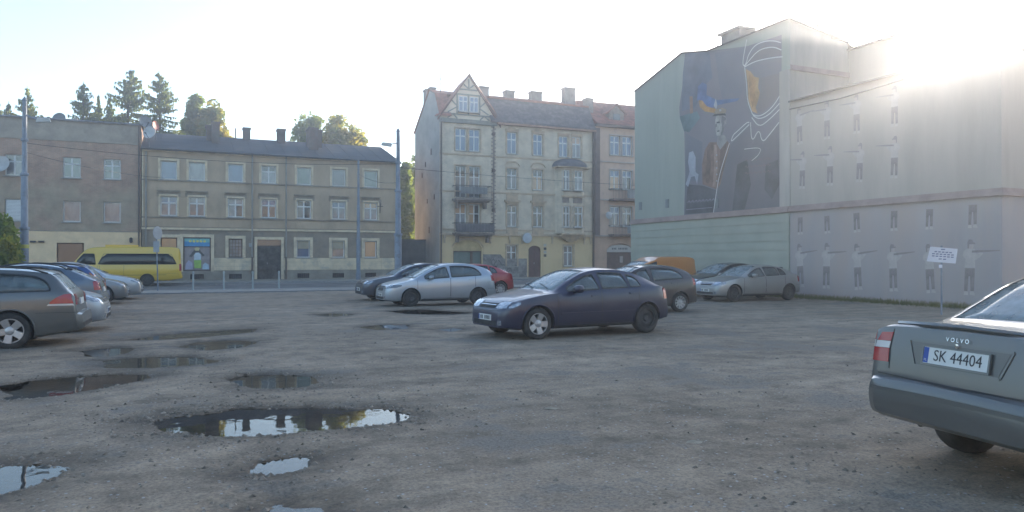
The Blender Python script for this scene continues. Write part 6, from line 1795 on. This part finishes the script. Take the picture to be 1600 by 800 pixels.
MINIBUS = dict(L=6.10, W=1.95, R=0.33, axles=(0.98, 4.27), low=0.28, wroof=0.86,
    prof=[(0,.56),(.015,.72),(.05,.90),(.12,1.02),(.3,1.12),(.52,1.22),(.7,1.42),(.92,1.72),(1.14,1.98),(1.35,2.13),(1.7,2.20),(3.0,2.24),(5.35,2.24),(5.80,2.20),(5.94,2.12),(6.0,1.9),(6.03,1.3),(6.05,.72),(6.085,.66),(6.10,.55)],
    belt=[(0,.98),(.8,1.16),(6.1,1.20)], wind=(.56,1.16,.12,.12), rearg=None, dlo=[(.82,1.72,0,0.03),(1.84,5.78,0.05,0.05)], gtop=1.82, gbot=1.22, doors=[(.85,1.8),(1.9,3.1)], mirror=.9, cabend=5.8, mtop=0.16, moulding=(1.5,3.3,.78),
    seats=[(1.75,2),(2.7,3),(3.6,3),(4.6,3),(5.3,3)], tails=[('S',[(5.92,1.24),(6.02,1.24)],[(5.93,.84),(6.035,.84)],TAIL),('R',[(.70,1.2),(.80,1.2)],[(.70,.85),(.80,.85)],TAIL)], rplate=0.95, bump=0.70)

P_GREY = paint("paint_grey_green", (0.115,0.12,0.115), 0.5)
P_SILVER = paint("paint_silver", (0.40,0.43,0.46), 0.65)
P_SILV2 = paint("paint_silver_warm", (0.36,0.355,0.335), 0.6)
P_SILV3 = paint("paint_silver_dark", (0.20,0.21,0.215), 0.6)
P_NAVY = paint("paint_navy", (0.006,0.008,0.036), 0.0, dirt=0.10, coat=0.6)
P_BLACK = paint("paint_black", (0.018,0.018,0.02), 0.1)
P_INK = paint("paint_ink_blue", (0.016,0.026,0.05), 0.3)
P_BROWN = paint("paint_dark_brown", (0.045,0.034,0.032), 0.3)
P_RED = paint("paint_red", (0.36,0.022,0.025), 0.1)
P_YELLOW = paint("paint_yellow", (0.62,0.40,0.02), 0.0, dirt=0.2)
P_ORANGE = paint("paint_orange", (0.55,0.22,0.06), 0.0, dirt=0.15)
P_BLUEG = paint("paint_blue_grey", (0.10,0.135,0.175), 0.5)
P_BLUE = paint("paint_blue", (0.035,0.085,0.22), 0.4)
P_VOLVO = paint("paint_grey_sedan", (0.11,0.115,0.112), 0.5, dirt=0.1)

# left row
car_build("estate_car", "grey estate car with five spoke alloy wheels, nearest in the left row", var(ESTATE, scale=0.97), (-1.62-ESTATE['L']*0.97/2, 15.75), 0.0, P_GREY, wheel_style='five_fat', lights='rear', group="cars parked in the left row")
car_build("silver_hatchback", "silver car nosing out just beyond the grey estate car", var(HATCH, scale=1.02), place(170, 18.5, 'nose', HATCH['L']*1.02, False), math.pi, P_SILVER, lights='both', group="cars parked in the left row")
car_build("blue_grey_hatchback", "blue grey hatchback with red tail light beyond the estate car", var(HATCH, scale=1.03, rails=(1.9,3.3)), place(167, 22.4, 'tail', HATCH['L']*1.03, True), 0.0, P_BLUEG, lights='rear', group="cars parked in the left row")
car_build("blue_estate", "blue estate with roof rails and tall red and amber tail lights", var(ESTATE, tails=[('S',[(4.46,1.30),(4.52,1.28)],[(4.55,.86),(4.655,.86)],TAIL),('S',[(4.36,1.33),(4.43,1.3)],[(4.50,.98),(4.545,.98)],AMBER),('R',[(.55,1.0),(.74,1.0)],[(.55,.78),(.76,.78)],TAIL)], scale=0.97), place(169, 25.4, 'tail', ESTATE['L']*0.97, True), 0.0, P_BLUE, lights='rear', group="cars parked in the left row")
car_build("dark_silver_hatchback", "dark silver car front showing between the blue estate and the last car", HATCH, place(201, 29.0, 'nose', HATCH['L'], False), math.pi, P_SILV3, lights='both', group="cars parked in the left row")
car_build("pale_silver_hatchback", "pale silver car, last in the left row, front toward the minibus", var(HATCH, scale=1.03), place(223, 32.0, 'nose', HATCH['L']*1.03, False), math.pi, P_SILVER, lights='both', group="cars parked in the left row")
# yellow minibus across the road
bus, bc, bpatch, bstrip, bproj = car_build("yellow_minibus", "yellow minibus with dark side windows parked before the houses", MINIBUS, (-0.05-MINIBUS['L']/2, 47.45), 0.0, P_YELLOW, cat="minibus", glass=GLASSD, wheel_style='steel', lights='both')
MB().box(-0.9,0.75,-0.5,0.5,2.2,2.33).build("roof_unit", P_YELLOW, bus)
for sd in (1, -1):
    bstrip('S', [(0.4,0.62),(2.5,0.62),(5.9,0.62)], 0.02, 0.004, sd).build("side_line", BLACKP, bus)
# middle group
car_build("silver_people_carrier", "silver blue people carrier in the middle of the lot, facing left", var(MPV, scale=0.905), (5.85+MPV['L']*0.905/2, 23.7), math.radians(1.0), P_SILVER, wheel_style='steel', lights='both', group="cars in the middle of the lot")
car_build("dark_saloon", "dark blue black car mostly hidden behind the silver people carrier", var(HATCH, scale=1.0, prof=[(p[0], p[1]) for p in HATCH['prof']]), place(560, 27.3, 'nose', HATCH['L'], True), 0.0, P_INK, lights='both', group="cars in the middle of the lot")
car_build("red_hatchback", "red hatchback tail behind the silver people carrier", var(HATCH, scale=0.97), place(793, 28.8, 'tail', HATCH['L']*0.97, True), 0.0, P_RED, wheel_style='ten', lights='rear', group="cars in the middle of the lot")
ax_, ay_ = ground_at(842, 531)
astra_rz = math.radians(5.0)
a_sp = var(HATCH, scale=0.985, moulding=(1.25,3.1,.48))
fx = a_sp['axles'][0]-a_sp['L']/2
ca, sa = math.cos(astra_rz), math.sin(astra_rz)
lx, ly = fx*0.985, -0.84*0.985
car_build("dark_blue_hatchback", "dark blue five door hatchback in front, facing left", a_sp, (ax_-(lx*ca-ly*sa), ay_-(lx*sa+ly*ca)), astra_rz, P_NAVY, wheel_style=('five_fat','steel'), lights='both', group="cars in the middle of the lot")
car_build("brown_hatchback", "dark brown hatchback with silver spoked wheel behind the dark blue one", var(MPV, scale=0.885), place(1069, 18.3, 'tail', MPV['L']*0.885, True), 0.0, P_BROWN, wheel_style='ten', lights='rear', group="cars in the middle of the lot")
# right group by the mural wall
car_build("orange_van", "orange box van by the mural wall", VAN, (20.9-VAN['L']/2, 27.3), 0.0, P_ORANGE, cat="van", lights='both')
car_build("black_hatchback", "black car facing left between the orange van and the pale silver hatchback", HATCH, place(1066, 24.3, 'nose', HATCH['L'], True), 0.0, P_BLACK, wheel_style='steel', lights='both', group="cars by the mural wall")
car_build("beige_silver_hatchback", "beige silver hatchback parked below the mural corner, facing left", var(HATCH, scale=0.96), place(1101, 21.7, 'nose', HATCH['L']*0.96, True), 0.0, P_SILV2, wheel_style='steel', lights='both', group="cars by the mural wall")
# grey saloon at the right edge
vs_, vc, vpatch, vstrip, vproj = car_build("grey_saloon", "grey saloon car at the right edge seen from behind", SEDAN, (4.65+math.cos(0.14)*SEDAN['L']*0.97/2, 3.32-math.sin(0.14)*SEDAN['L']*0.97/2), math.pi-0.14, P_VOLVO, lights='both', glass=GLASS)
def volvo_rear():
    W2 = 0.86
    # boot lid seams, lip spoiler, plate recess, plate, badge letters, bumper strip
    for sd in (1, -1): vstrip('R', [(sd*0.585,1.0),(sd*0.60,0.86),(sd*0.585,0.70)], 0.009, 0.003).build("boot_seam", INK, vs_)
    m = MB(); n = 15
    for i in range(n):
        y = -0.66+1.32*i/(n-1); k = abs(y)/0.66; x = 4.30-0.10*k**2.5-SEDAN['L']/2
        z = vproj('T', x+SEDAN['L']/2, y)[0].z
        m.v += [(x-0.20, y, z-0.005), (x-0.05, y, z+0.022), (x+0.035, y, z+0.030), (x+0.045, y, z+0.012), (x+0.01, y, z-0.02)]
    for i in range(n-1):
        for j in range(5):
            a = i*5+j; b = i*5+(j+1) % 5; m.f.append((a, b, b+5, a+5))
    m.f.append((0,1,2,3,4)); e = (n-1)*5; m.f.append((e+4,e+3,e+2,e+1,e))
    m.build("boot_spoiler", P_VOLVO, vs_, smooth=True, angle=50)
    rec = vpatch('R', [(-0.40,.925),(0.40,.925)], [(-0.33,.765),(0.33,.765)], 8, 4, 0.003, 0.02)
    ro = rec.build("plate_recess", paint("paint_recess_shade", (0.06,0.063,0.062), 0.3), vs_, smooth=True, angle=50)  # flat panel, shade of the recess put into its darker grey
    vstrip('R', [(-0.42,.935),(-0.2,.942),(0.2,.942),(0.42,.935)], 0.014, 0.010).build("recess_edge", P_VOLVO, ro)
    for sd in (1, -1): vstrip('R', [(sd*0.42,.935),(sd*0.345,.757)], 0.012, 0.008).build("recess_edge", P_VOLVO, ro)
    vstrip('R', [(-0.345,.757),(0.345,.757)], 0.014, 0.012).build("recess_edge", P_VOLVO, ro)
    p, nrm = vproj('R', 0.0, 0.842)
    tilt = math.asin(max(-1, min(1, nrm.z)))
    pl = link("number_plate", MB().box(-0.262,0.262,-0.058,0.058,0,0.008).mesh("number_plate", PLATE), vs_, tuple(p+nrm*0.012), (math.pi/2-tilt, 0, math.pi/2))
    link("plate_frame", MB().box(-0.275,0.275,-0.072,-0.0585,-0.004,0.012).box(-0.275,0.275,0.0585,0.066,-0.004,0.012).box(-0.275,-0.2625,-0.0585,0.0585,-0.004,0.012).box(0.2625,0.275,-0.0585,0.0585,-0.004,0.012).mesh("plate_frame", P_VOLVO), pl)
    link("plate_band", MB().box(-0.260,-0.218,-0.055,0.055,0.0082,0.0095).mesh("plate_band", PLATEB), pl)
    text_mesh("SK 44404", 0.112, INK, pl, (0.022,0.0,0.0095), (0,0,0), "plate_number", 0.0008, squeeze=0.90)
    text_mesh("PL", 0.026, PLATE, pl, (-0.239,-0.036,0.0098), (0,0,0), "plate_country", 0.0006)
    p2, n2 = vproj('R', 0.0, 0.968); t2 = math.asin(max(-1, min(1, n2.z)))
    o = text_mesh("V O L V O", 0.042, CHROME, vs_, tuple(p2+n2*0.012), (math.pi/2-t2, 0, math.pi/2), "badge_letters", 0.003)
    lk, ln = vproj('R', 0.0, 0.93)
    MB().lathe([(0.001,-0.006),(0.016,-0.004),(0.018,0.004)], 12, 'y').build("boot_lock", CHROME, vs_, loc=tuple(lk+ln*0.012), rot=(0,0,math.pi/2))
    vpatch('R', [(-0.70,.565),(0,.575),(0.70,.565)], [(-0.70,.535),(0,.54),(0.70,.535)], 16, 3, 0.010, 0.006).build("bumper_strip", P_VOLVO, vs_, smooth=True, angle=50)
    for sd in (1, -1): vpatch('S', [(3.85,.615),(4.40,.612)], [(3.85,.60),(4.42,.60)], 10, 3, 0.006, 0.006, sd).build("bumper_edge", BLACKP, vs_, smooth=True)
    MB().tube([(1.55,-0.5,0.29),(1.95,-0.5,0.28)], 0.028, 10).build("exhaust", STEEL, vs_)
    # high mounted brake light and parcel shelf
    MB().box(1.28,1.36,-0.14,0.14,0.965,1.0).build("brake_light", TAIL, vs_)
volvo_rear()

# ------------------------------------------------------------------ street furniture
POLE = pmat("pole_blue_grey", (0.20,0.225,0.26), 0.6, var=0.12, scale=3, metal=0.1, mix2=(0.15,0.155,0.165), m2scale=2)
def street_pole(px, y, ptop, label, r0, lamp=None, name="street_lamp", cat="street lamp", collars=True):
    x, t_ = on_y(px, y); h = zat(ptop, t_)
    o = thing(name, label, cat, (x, y, 0), 0, "poles along the street")
    MB().tube([(0,0,-0.1),(0,0,0.34*h),(0,0,0.345*h),(0,0,0.62*h),(0,0,0.625*h),(0,0,h)], [r0,r0*0.97,r0*0.8,r0*0.78,r0*0.62,r0*0.5], 14).build("pole", POLE, o, smooth=True, angle=40)
    MB().lathe([(r0*1.25,-0.1),(r0*1.25,0.5),(r0*1.02,0.6)], 14, 'z').build("pole_base", POLE, o, smooth=True, angle=40)
    if collars:
        for f in (0.34, 0.62, 0.8):
            rr = r0*(1.1 if f < 0.4 else 0.9 if f < 0.7 else 0.75)
            MB().lathe([(rr*0.9,f*h-0.07),(rr*1.12,f*h-0.05),(rr*1.12,f*h+0.05),(rr*0.9,f*h+0.07)], 14, 'z').build("collar", POLE, o)
        MB().lathe([(r0*0.5,h),(r0*0.62,h+0.04),(r0*0.4,h+0.12),(0.001,h+0.22)], 12, 'z').build("finial", POLE, o)
    if lamp:
        dx, dz = lamp
        z = h*0.93
        MB().tube([(0,0,z),(dx*0.5,-0.1,z+dz*0.5),(dx,-0.15,z+dz)], 0.035, 6).build("lamp_arm", POLE, o)
        s = 1 if dx > 0 else -1
        MB().prism([(min(dx,dx+s*0.55),z+dz-0.08+(-0.06 if s > 0 else 0.0)),(max(dx,dx+s*0.55),z+dz-0.08+(0.0 if s > 0 else -0.06)),(max(dx,dx+s*0.55)-0.05,z+dz+0.06),(min(dx,dx+s*0.55)+0.05,z+dz+0.06)], -0.26, -0.04).build("lamp_head", pmat("lamp_grey", (0.45,0.45,0.43), 0.5), o)
    return o
p_left = street_pole(38, 38.0, 158, "thick grey street lamp post before the brick house", 0.17, (0.45, -0.18))
MB().lathe([(0.18,2.0),(0.185,2.02),(0.185,2.14),(0.18,2.16)], 14, 'z').build("yellow_sticker", pmat("sticker_yellow", (0.55,0.50,0.10), 0.6), p_left)
street_pole(622, 38.2, 206, "thick grey street lamp post between the grey house and the beige tenement", 0.19, (-0.4, -0.12))
street_pole(560, 52.3, 250, "thin grey pole standing against the grey house front", 0.15, None, "wire_pole", "pole", False)
# road sign seen from behind
sx, st = on_y(247, 38.3)
sgn = thing("road_sign", "grey backed road sign on a thin pole in front of the minibus", "road sign", (sx, 38.3, 0))
MB().tube([(0,0,-0.05),(-0.08,0,3.05)], 0.03, 8).build("pole", POLE, sgn)
MB().lathe([(0.001,-0.012),(0.30,-0.012),(0.31,0),(0.30,0.012),(0.001,0.012)], 20, 'y', (-0.08,-0.04,2.75)).build("sign_plate", pmat("sign_back", (0.30,0.33,0.36), 0.5, var=0.12, metal=0.3), sgn).rotation_euler = (0,0,0.9)
MB().box(-0.20,0.05,-0.05,-0.03,1.85,2.36).build("sign_panel", MATS["sign_back"], sgn)
for k, px in enumerate((302, 350, 395, 436)):
    bx, bt = on_y(px, 38.6)
    b = thing("bollard", "slim grey bollard at the kerb, %s of four before the grey house" % ["leftmost","second","third","rightmost"][k], "bollard", (bx, 38.6, 0), 0, "bollards at the kerb")
    MB().tube([(0,0,0),(0,0,0.86)], 0.045, 10).build("post", pmat("bollard_grey", (0.33,0.36,0.35), 0.6, var=0.1), b)
    MB().lathe([(0.055,0.84),(0.06,0.87),(0.03,0.93),(0.001,0.94)], 10, 'z').build("cap", MATS["bollard_grey"], b)
    MB().lathe([(0.075,0.0),(0.075,0.04),(0.05,0.05)], 10, 'z').build("foot", MATS["bollard_grey"], b)
# notice board on a post before the wing
NT = 20.0
rx_, ry_ = ray(1472)
nb = thing("notice_board", "tilted white notice board on a thin post before the painted wing", "sign", (NT*rx_, NT*ry_, 0), -math.radians(24))
MB().tube([(0,0.03,-0.05),(0.0,0.03,1.9)], 0.025, 8).build("post", POLE, nb)
bo = MB().prism([(-0.42,-0.18),(0.36,-0.24),(0.42,0.16),(-0.32,0.22)], -0.012, 0.0).build("board", pmat("board_white", (0.62,0.61,0.64), 0.5, var=0.05, bump=0), nb, loc=(0, 0, zat(398, NT)))
for k, (z, hw_) in enumerate(((0.135,0.08),(0.065,0.25),(0.005,0.31),(-0.055,0.31),(-0.125,0.12))):
    for j in range(int(hw_*22)):
        u0 = -hw_+j*2*hw_/int(hw_*22)
        MB().box(u0+0.03+z*0.1, u0+0.03+z*0.1+2*hw_/int(hw_*22)*0.7, -0.0155, -0.0125, z-0.014-u0*0.07, z+0.016-u0*0.07).build("lettering", pmat("sign_ink", (0.16,0.17,0.25), 0.6), bo)
MB().box(-0.09,0.0,-0.01,0.0,-0.36,-0.27).build("small_tag", MATS["board_white"], nb, loc=(0,0,zat(398, NT)))
# overhead wires
wirem = simple("wire_dark", (0.03,0.03,0.03), 0.6)
def wire(a, b, sag, label):
    pts = []
    for k in range(17):
        u = k/16; p = Vector(a).lerp(Vector(b), u); p.z -= sag*4*u*(1-u); pts.append(tuple(p))
    tag(MB().tube(pts, 0.012, 5).build("overhead_wire", wirem), label, "wire", "overhead street wires")
xa = on_y(38, 38.0)[0]; xb = on_y(622, 38.2)[0]; xc = on_y(560, 52.3)[0]
wire((xa, 38.0, 6.6), (xb, 38.2, 6.6), 0.35, "overhead wire strung between the two thick lamp posts")
wire((xb, 38.2, 6.4), (xb+32, 38.2, 6.4), 0.35, "overhead wire running right from the post by the grey house")
wire((xb, 38.2, 5.6), (xc, 52.3, 7.6), 0.25, "overhead wire crossing from thick post to the thin pole")
wire((xa, 38.0, 6.2), (-1.2, 53.9, 6.9), 0.2, "overhead wire from the left lamp post to the brick house corner")

# yard wall closing the gap between the houses
yw = thing("yard_wall", "grey yard wall closing the gap between grey house and beige tenement", "wall", (14.9, 57.5, 0))
ym = pmat("yard_wall_grey", (0.16,0.155,0.148), 0.95, var=0.15, scale=1.4, bump=0.3)
MB().box(0, 3.05, 0, 0.3, 0, 3.0).build("masonry", ym, yw); MB().box(-0.05, 3.08, -0.05, 0.35, 3.0, 3.1).build("coping", ym, yw)

# ------------------------------------------------------------------ trees
def leaf_mat(name, c1, c2, trans=0.35):
    m = bpy.data.materials.new(name); m.use_nodes = True
    n, l = m.node_tree.nodes, m.node_tree.links
    n.remove(n["Principled BSDF"])
    tc = n.new("ShaderNodeTexCoord"); ns = n.new("ShaderNodeTexNoise"); ns.inputs["Scale"].default_value = 0.9; ns.inputs["Detail"].default_value = 5
    l.new(tc.outputs["Object"], ns.inputs["Vector"])
    rp = n.new("ShaderNodeValToRGB"); rp.color_ramp.elements[0].position = 0.35; rp.color_ramp.elements[1].position = 0.65
    rp.color_ramp.elements[0].color = (*c1, 1); rp.color_ramp.elements[1].color = (*c2, 1)
    l.new(ns.outputs[0], rp.inputs[0])
    df = n.new("ShaderNodeBsdfDiffuse"); tr = n.new("ShaderNodeBsdfTranslucent"); mx = n.new("ShaderNodeMixShader"); mx.inputs[0].default_value = trans
    br = n.new("ShaderNodeMix"); br.data_type = 'RGBA'; br.blend_type = 'MULTIPLY'; br.inputs[0].default_value = 1.0
    br.inputs[7].default_value = (3.0, 2.7, 1.6, 1)        # leaves pass more light than they throw back
    l.new(rp.outputs[0], br.inputs[6])
    l.new(rp.outputs[0], df.inputs[0]); l.new(br.outputs[2], tr.inputs[0])
    l.new(df.outputs[0], mx.inputs[1]); l.new(tr.outputs[0], mx.inputs[2]); l.new(mx.outputs[0], n["Material Output"].inputs[0])
    return m
LEAF = leaf_mat("leaves_yellow_green", (0.08,0.11,0.025), (0.19,0.17,0.03), 0.55)
LEAF2 = leaf_mat("leaves_green", (0.06,0.095,0.025), (0.12,0.15,0.035), 0.55)
NEEDLE = leaf_mat("needles", (0.05,0.085,0.035), (0.13,0.14,0.035), 0.5)
BARK = pmat("bark", (0.09,0.075,0.06), 0.95, var=0.2, scale=4)

def quads_mesh(name, C, A, B, mat):
    n = len(C)
    co = np.empty((n, 4, 3)); co[:,0] = C-A-B*0.2; co[:,1] = C-B; co[:,2] = C+A+B*0.2; co[:,3] = C+B
    me = bpy.data.meshes.new(name)
    me.vertices.add(n*4); me.vertices.foreach_set("co", co.ravel())
    me.loops.add(n*4); me.loops.foreach_set("vertex_index", np.arange(n*4))
    me.polygons.add(n); me.polygons.foreach_set("loop_start", np.arange(0, n*4, 4))
    me.update(); me.validate(); me.materials.append(mat)
    return me

def broadleaf(px, y, ptop, wpx, label, seed, mat, crown_lo=0.35, n=9500, leaf=0.23):
    rs = np.random.RandomState(seed)
    x, t_ = on_y(px, y); H = zat(ptop, t_); R = wpx/2*t_/FPX*1.12
    o = thing("broadleaf_tree", label, "tree", (x, y, 0), 0, "trees behind the houses")
    tr = MB().tube([(0,0,-0.1),(0.1,0.05,H*0.25),(0.0,0.1,H*0.5),(0.05,0,H*0.85)], [0.32,0.25,0.18,0.04], 8)
    cl = []
    zc = H*(crown_lo+1)/2; hz = H*(1-crown_lo)/2
    for k in range(60):
        d = rs.normal(size=3); d /= np.linalg.norm(d); rr = rs.rand()**0.33
        cl.append((np.array([d[0]*R*0.82*rr, d[1]*R*0.82*rr, zc+d[2]*hz*0.98*rr]), rs.uniform(0.16, 0.36)*R+0.25))
    for c, r in cl[:14]:
        zz = rs.uniform(0.3, 0.6)*H
        tr.tube([(0.03,0.05,zz),(c[0]*0.5,c[1]*0.5,(zz+c[2])/2+0.2),tuple(c)], [0.11,0.07,0.02], 5)
    tr.build("trunk", BARK, o, smooth=True)
    C = []
    for c, r in cl:
        m = int(n/len(cl)); d = rs.normal(size=(m,3)); d /= np.linalg.norm(d, axis=1)[:,None]
        C.append(c+d*(r*rs.rand(m)**0.5)[:,None]*np.array([1,1,0.85]))
    k2 = n//3; d = rs.normal(size=(k2,3)); d /= np.linalg.norm(d, axis=1)[:,None]
    C.append(d*(rs.rand(k2)**0.45)[:,None]*np.array([R*0.92, R*0.92, hz*0.98])+np.array([0,0,zc]))
    C = np.concatenate(C); m = len(C)
    A = rs.normal(size=(m,3)); A /= np.linalg.norm(A, axis=1)[:,None]
    B = np.cross(A, rs.normal(size=(m,3))); B /= np.linalg.norm(B, axis=1)[:,None]
    s = leaf*rs.uniform(0.5, 1.2, m)[:,None]
    link("crown", quads_mesh("crown", C, A*s, B*s*0.55, mat), o)

def conifer(px, y, ptop, wpx, label, seed, lean=0.0, sparse=1.0):
    rs = np.random.RandomState(seed)
    x, t_ = on_y(px, y); H = zat(ptop, t_); R = wpx/2*t_/FPX*2.5
    o = thing("conifer_tree", label, "tree", (x, y, 0), 0, "trees behind the houses")
    tr = MB().tube([(0,0,-0.1),(0,0,H*0.5),(lean*0.3,0,H*0.8),(lean,0,H)], [0.3,0.2,0.09,0.015], 8)
    C, A, B = [], [], []
    z = H*0.30
    while z < H-0.15:
        f = (H-z)/(H*0.7); nb_ = rs.randint(4, 7) if f > 0.1 else 3
        rr = R*min(1, f**0.8*1.15)
        for k in range(nb_):
            a = rs.rand()*6.283; ln = rr*rs.uniform(0.55, 1.1)
            dr = -0.28 if f > 0.3 else 0.25
            d = np.array([math.cos(a), math.sin(a), dr*rs.uniform(0.4, 1.2)])
            p0 = np.array([lean*(z/H)**3, 0, z])
            tip = p0+d*ln+np.array([0,0,0.10*ln])
            tr.tube([tuple(p0), tuple(p0+d*ln*0.6), tuple(tip)], [0.03,0.02,0.006], 4, False)
            m = int((7+ln*16)*sparse)
            for j in range(m):
                u = rs.uniform(0.12, 1.0); c = p0+d*ln*u+np.array([0,0,0.10*ln*u*u])
                side = np.array([-d[1], d[0], 0])*rs.uniform(-1, 1)*0.20*ln*(1.1-u)
                hang = np.array([rs.uniform(-.1,.1), rs.uniform(-.1,.1), -rs.uniform(0.05, 0.38)])
                C.append(c+side+hang*0.5); A.append(hang*0.55+side*0.3); 
                b = rs.normal(size=3); b[2] *= 0.3; B.append(b/np.linalg.norm(b)*rs.uniform(0.035, 0.09))
        z += rs.uniform(0.20, 0.36)*(0.6+0.6*f)
    tr.build("trunk", BARK, o)
    link("crown", quads_mesh("crown", np.array(C), np.array(A), np.array(B), NEEDLE), o)

conifer(42, 72, 134, 46, "conifer behind the left lamp post top", 1)
conifer(13, 70, 158, 34, "small conifer left of the lamp post top", 2)
conifer(-4, 74, 150, 30, "conifer cut by the left edge above the brick house", 12)
conifer(130, 70, 127, 52, "conifer left of the tallest pair, above the brick house", 3)
conifer(151, 73, 146, 30, "thin conifer just right of the brick house middle conifer", 4, 0.15)
conifer(198, 72, 106, 74, "tallest bushy conifer above the brick house right end", 5, 0.3, 1.5)
conifer(171, 75, 150, 34, "low conifer left of the tallest conifer", 15, 0.0)
conifer(250, 70, 110, 62, "narrow topped conifer behind the grey house left end", 6, -0.1, 1.3)
broadleaf(304, 74, 149, 40, "broadleaf tree left behind the grey house chimney pair", 7, LEAF2)
broadleaf(334, 73, 152, 46, "yellowish broadleaf tree right behind the grey house chimney pair", 8, LEAF)
broadleaf(480, 74, 170, 58, "broadleaf tree left behind the grey house right chimneys", 9, LEAF2)
broadleaf(532, 73, 178, 78, "rounded yellowish broadleaf tree behind the grey house right chimneys", 10, LEAF, n=11000)
broadleaf(632, 70, 252, 34, "tree in the gap, behind the lamp post and yard wall", 11, LEAF2, 0.1)
broadleaf(655, 76, 246, 44, "tree in the gap nearer the beige tenement", 13, LEAF2, 0.1)
broadleaf(602, 78, 236, 36, "low tree peeping over the grey house hip", 14, LEAF, 0.2)
broadleaf(2, 37.0, 335, 50, "leafy green shrub at the left edge before the brick house", 16, LEAF2, 0.05, 4200, 0.13)
broadleaf(8, 34.8, 378, 34, "pale green shrub in front of the leafy shrub at the left edge", 17, LEAF, 0.05, 2600, 0.11)

# weeds along the wing wall
def build_grass():
    rs = np.random.RandomState(3); V, F = [], []
    for i in range(5200):
        x = MX-0.12-abs(rs.normal())*0.55; y = rs.uniform(12.0, 23.5)
        h = rs.uniform(0.04, 0.20)*(1.2-min(1, (MX-x)/1.6)); a = rs.rand()*6.28; w = 0.012
        bx, by = math.cos(a)*w, math.sin(a)*w; tx, ty = rs.normal(size=2)*0.05
        n = len(V); V += [(x-bx,y-by,-0.01),(x+bx,y+by,-0.01),(x+tx,y+ty,h)]; F.append((n,n+1,n+2))
    me = bpy.data.meshes.new("weeds"); me.from_pydata(V, [], F); me.materials.append(leaf_mat("weed_green", (0.06,0.075,0.03), (0.12,0.12,0.05), 0.3))
    tag(link("weeds", me), "low weeds and grass along the foot of the painted wing", "grass", kind="stuff")
build_grass()

# litter and stray leaves lying on the lot
lit = pmat("dry_leaf", (0.30,0.26,0.19), 0.9, var=0.3, bump=0)
LB = random.Random(9)
for k, (px, py, lab) in enumerate(((862,640,"pale scrap of litter right of the widest puddle"), (942,530,"pale scrap near the dark blue hatchback wheel"), (1085,692,"small pale scrap nearest the saloon"))):
    x, y = ground_at(px, py)
    h = float(lot_height(np.array([x]), np.array([y]))[0][0])
    a = LB.random()*6; s = LB.uniform(0.05, 0.09)
    m = MB()
    for i in range(6):
        a0, a1 = a+i*1.047, a+(i+1)*1.047
        m.poly([(0,0,0.012),(s*math.cos(a0)*(1.4 if i%3==0 else 0.7),s*math.sin(a0),0.004),(s*math.cos(a1)*(1.4 if (i+1)%3==0 else 0.7),s*math.sin(a1),0.004)])
    tag(m.build("litter_scrap", lit, loc=(x, y, h)), lab, "litter", "scraps on the lot")

# ------------------------------------------------------------------ haze in the evening air
hz = bpy.data.materials.new("haze_air"); hz.use_nodes = True
hn, hl_ = hz.node_tree.nodes, hz.node_tree.links
hn.remove(hn["Principled BSDF"])
pv = hn.new("ShaderNodeVolumePrincipled")
pv.inputs["Color"].default_value = (0.93, 0.95, 1.0, 1)
pv.inputs["Density"].default_value = 0.003
pv.inputs["Anisotropy"].default_value = 0.82
hl_.new(pv.outputs[0], hn["Material Output"].inputs["Volume"])
tag(MB().box(-410, 410, -410, 410, -1.4, 23.0).build("haze", hz), "pale evening haze filling the air", "haze", kind="stuff")
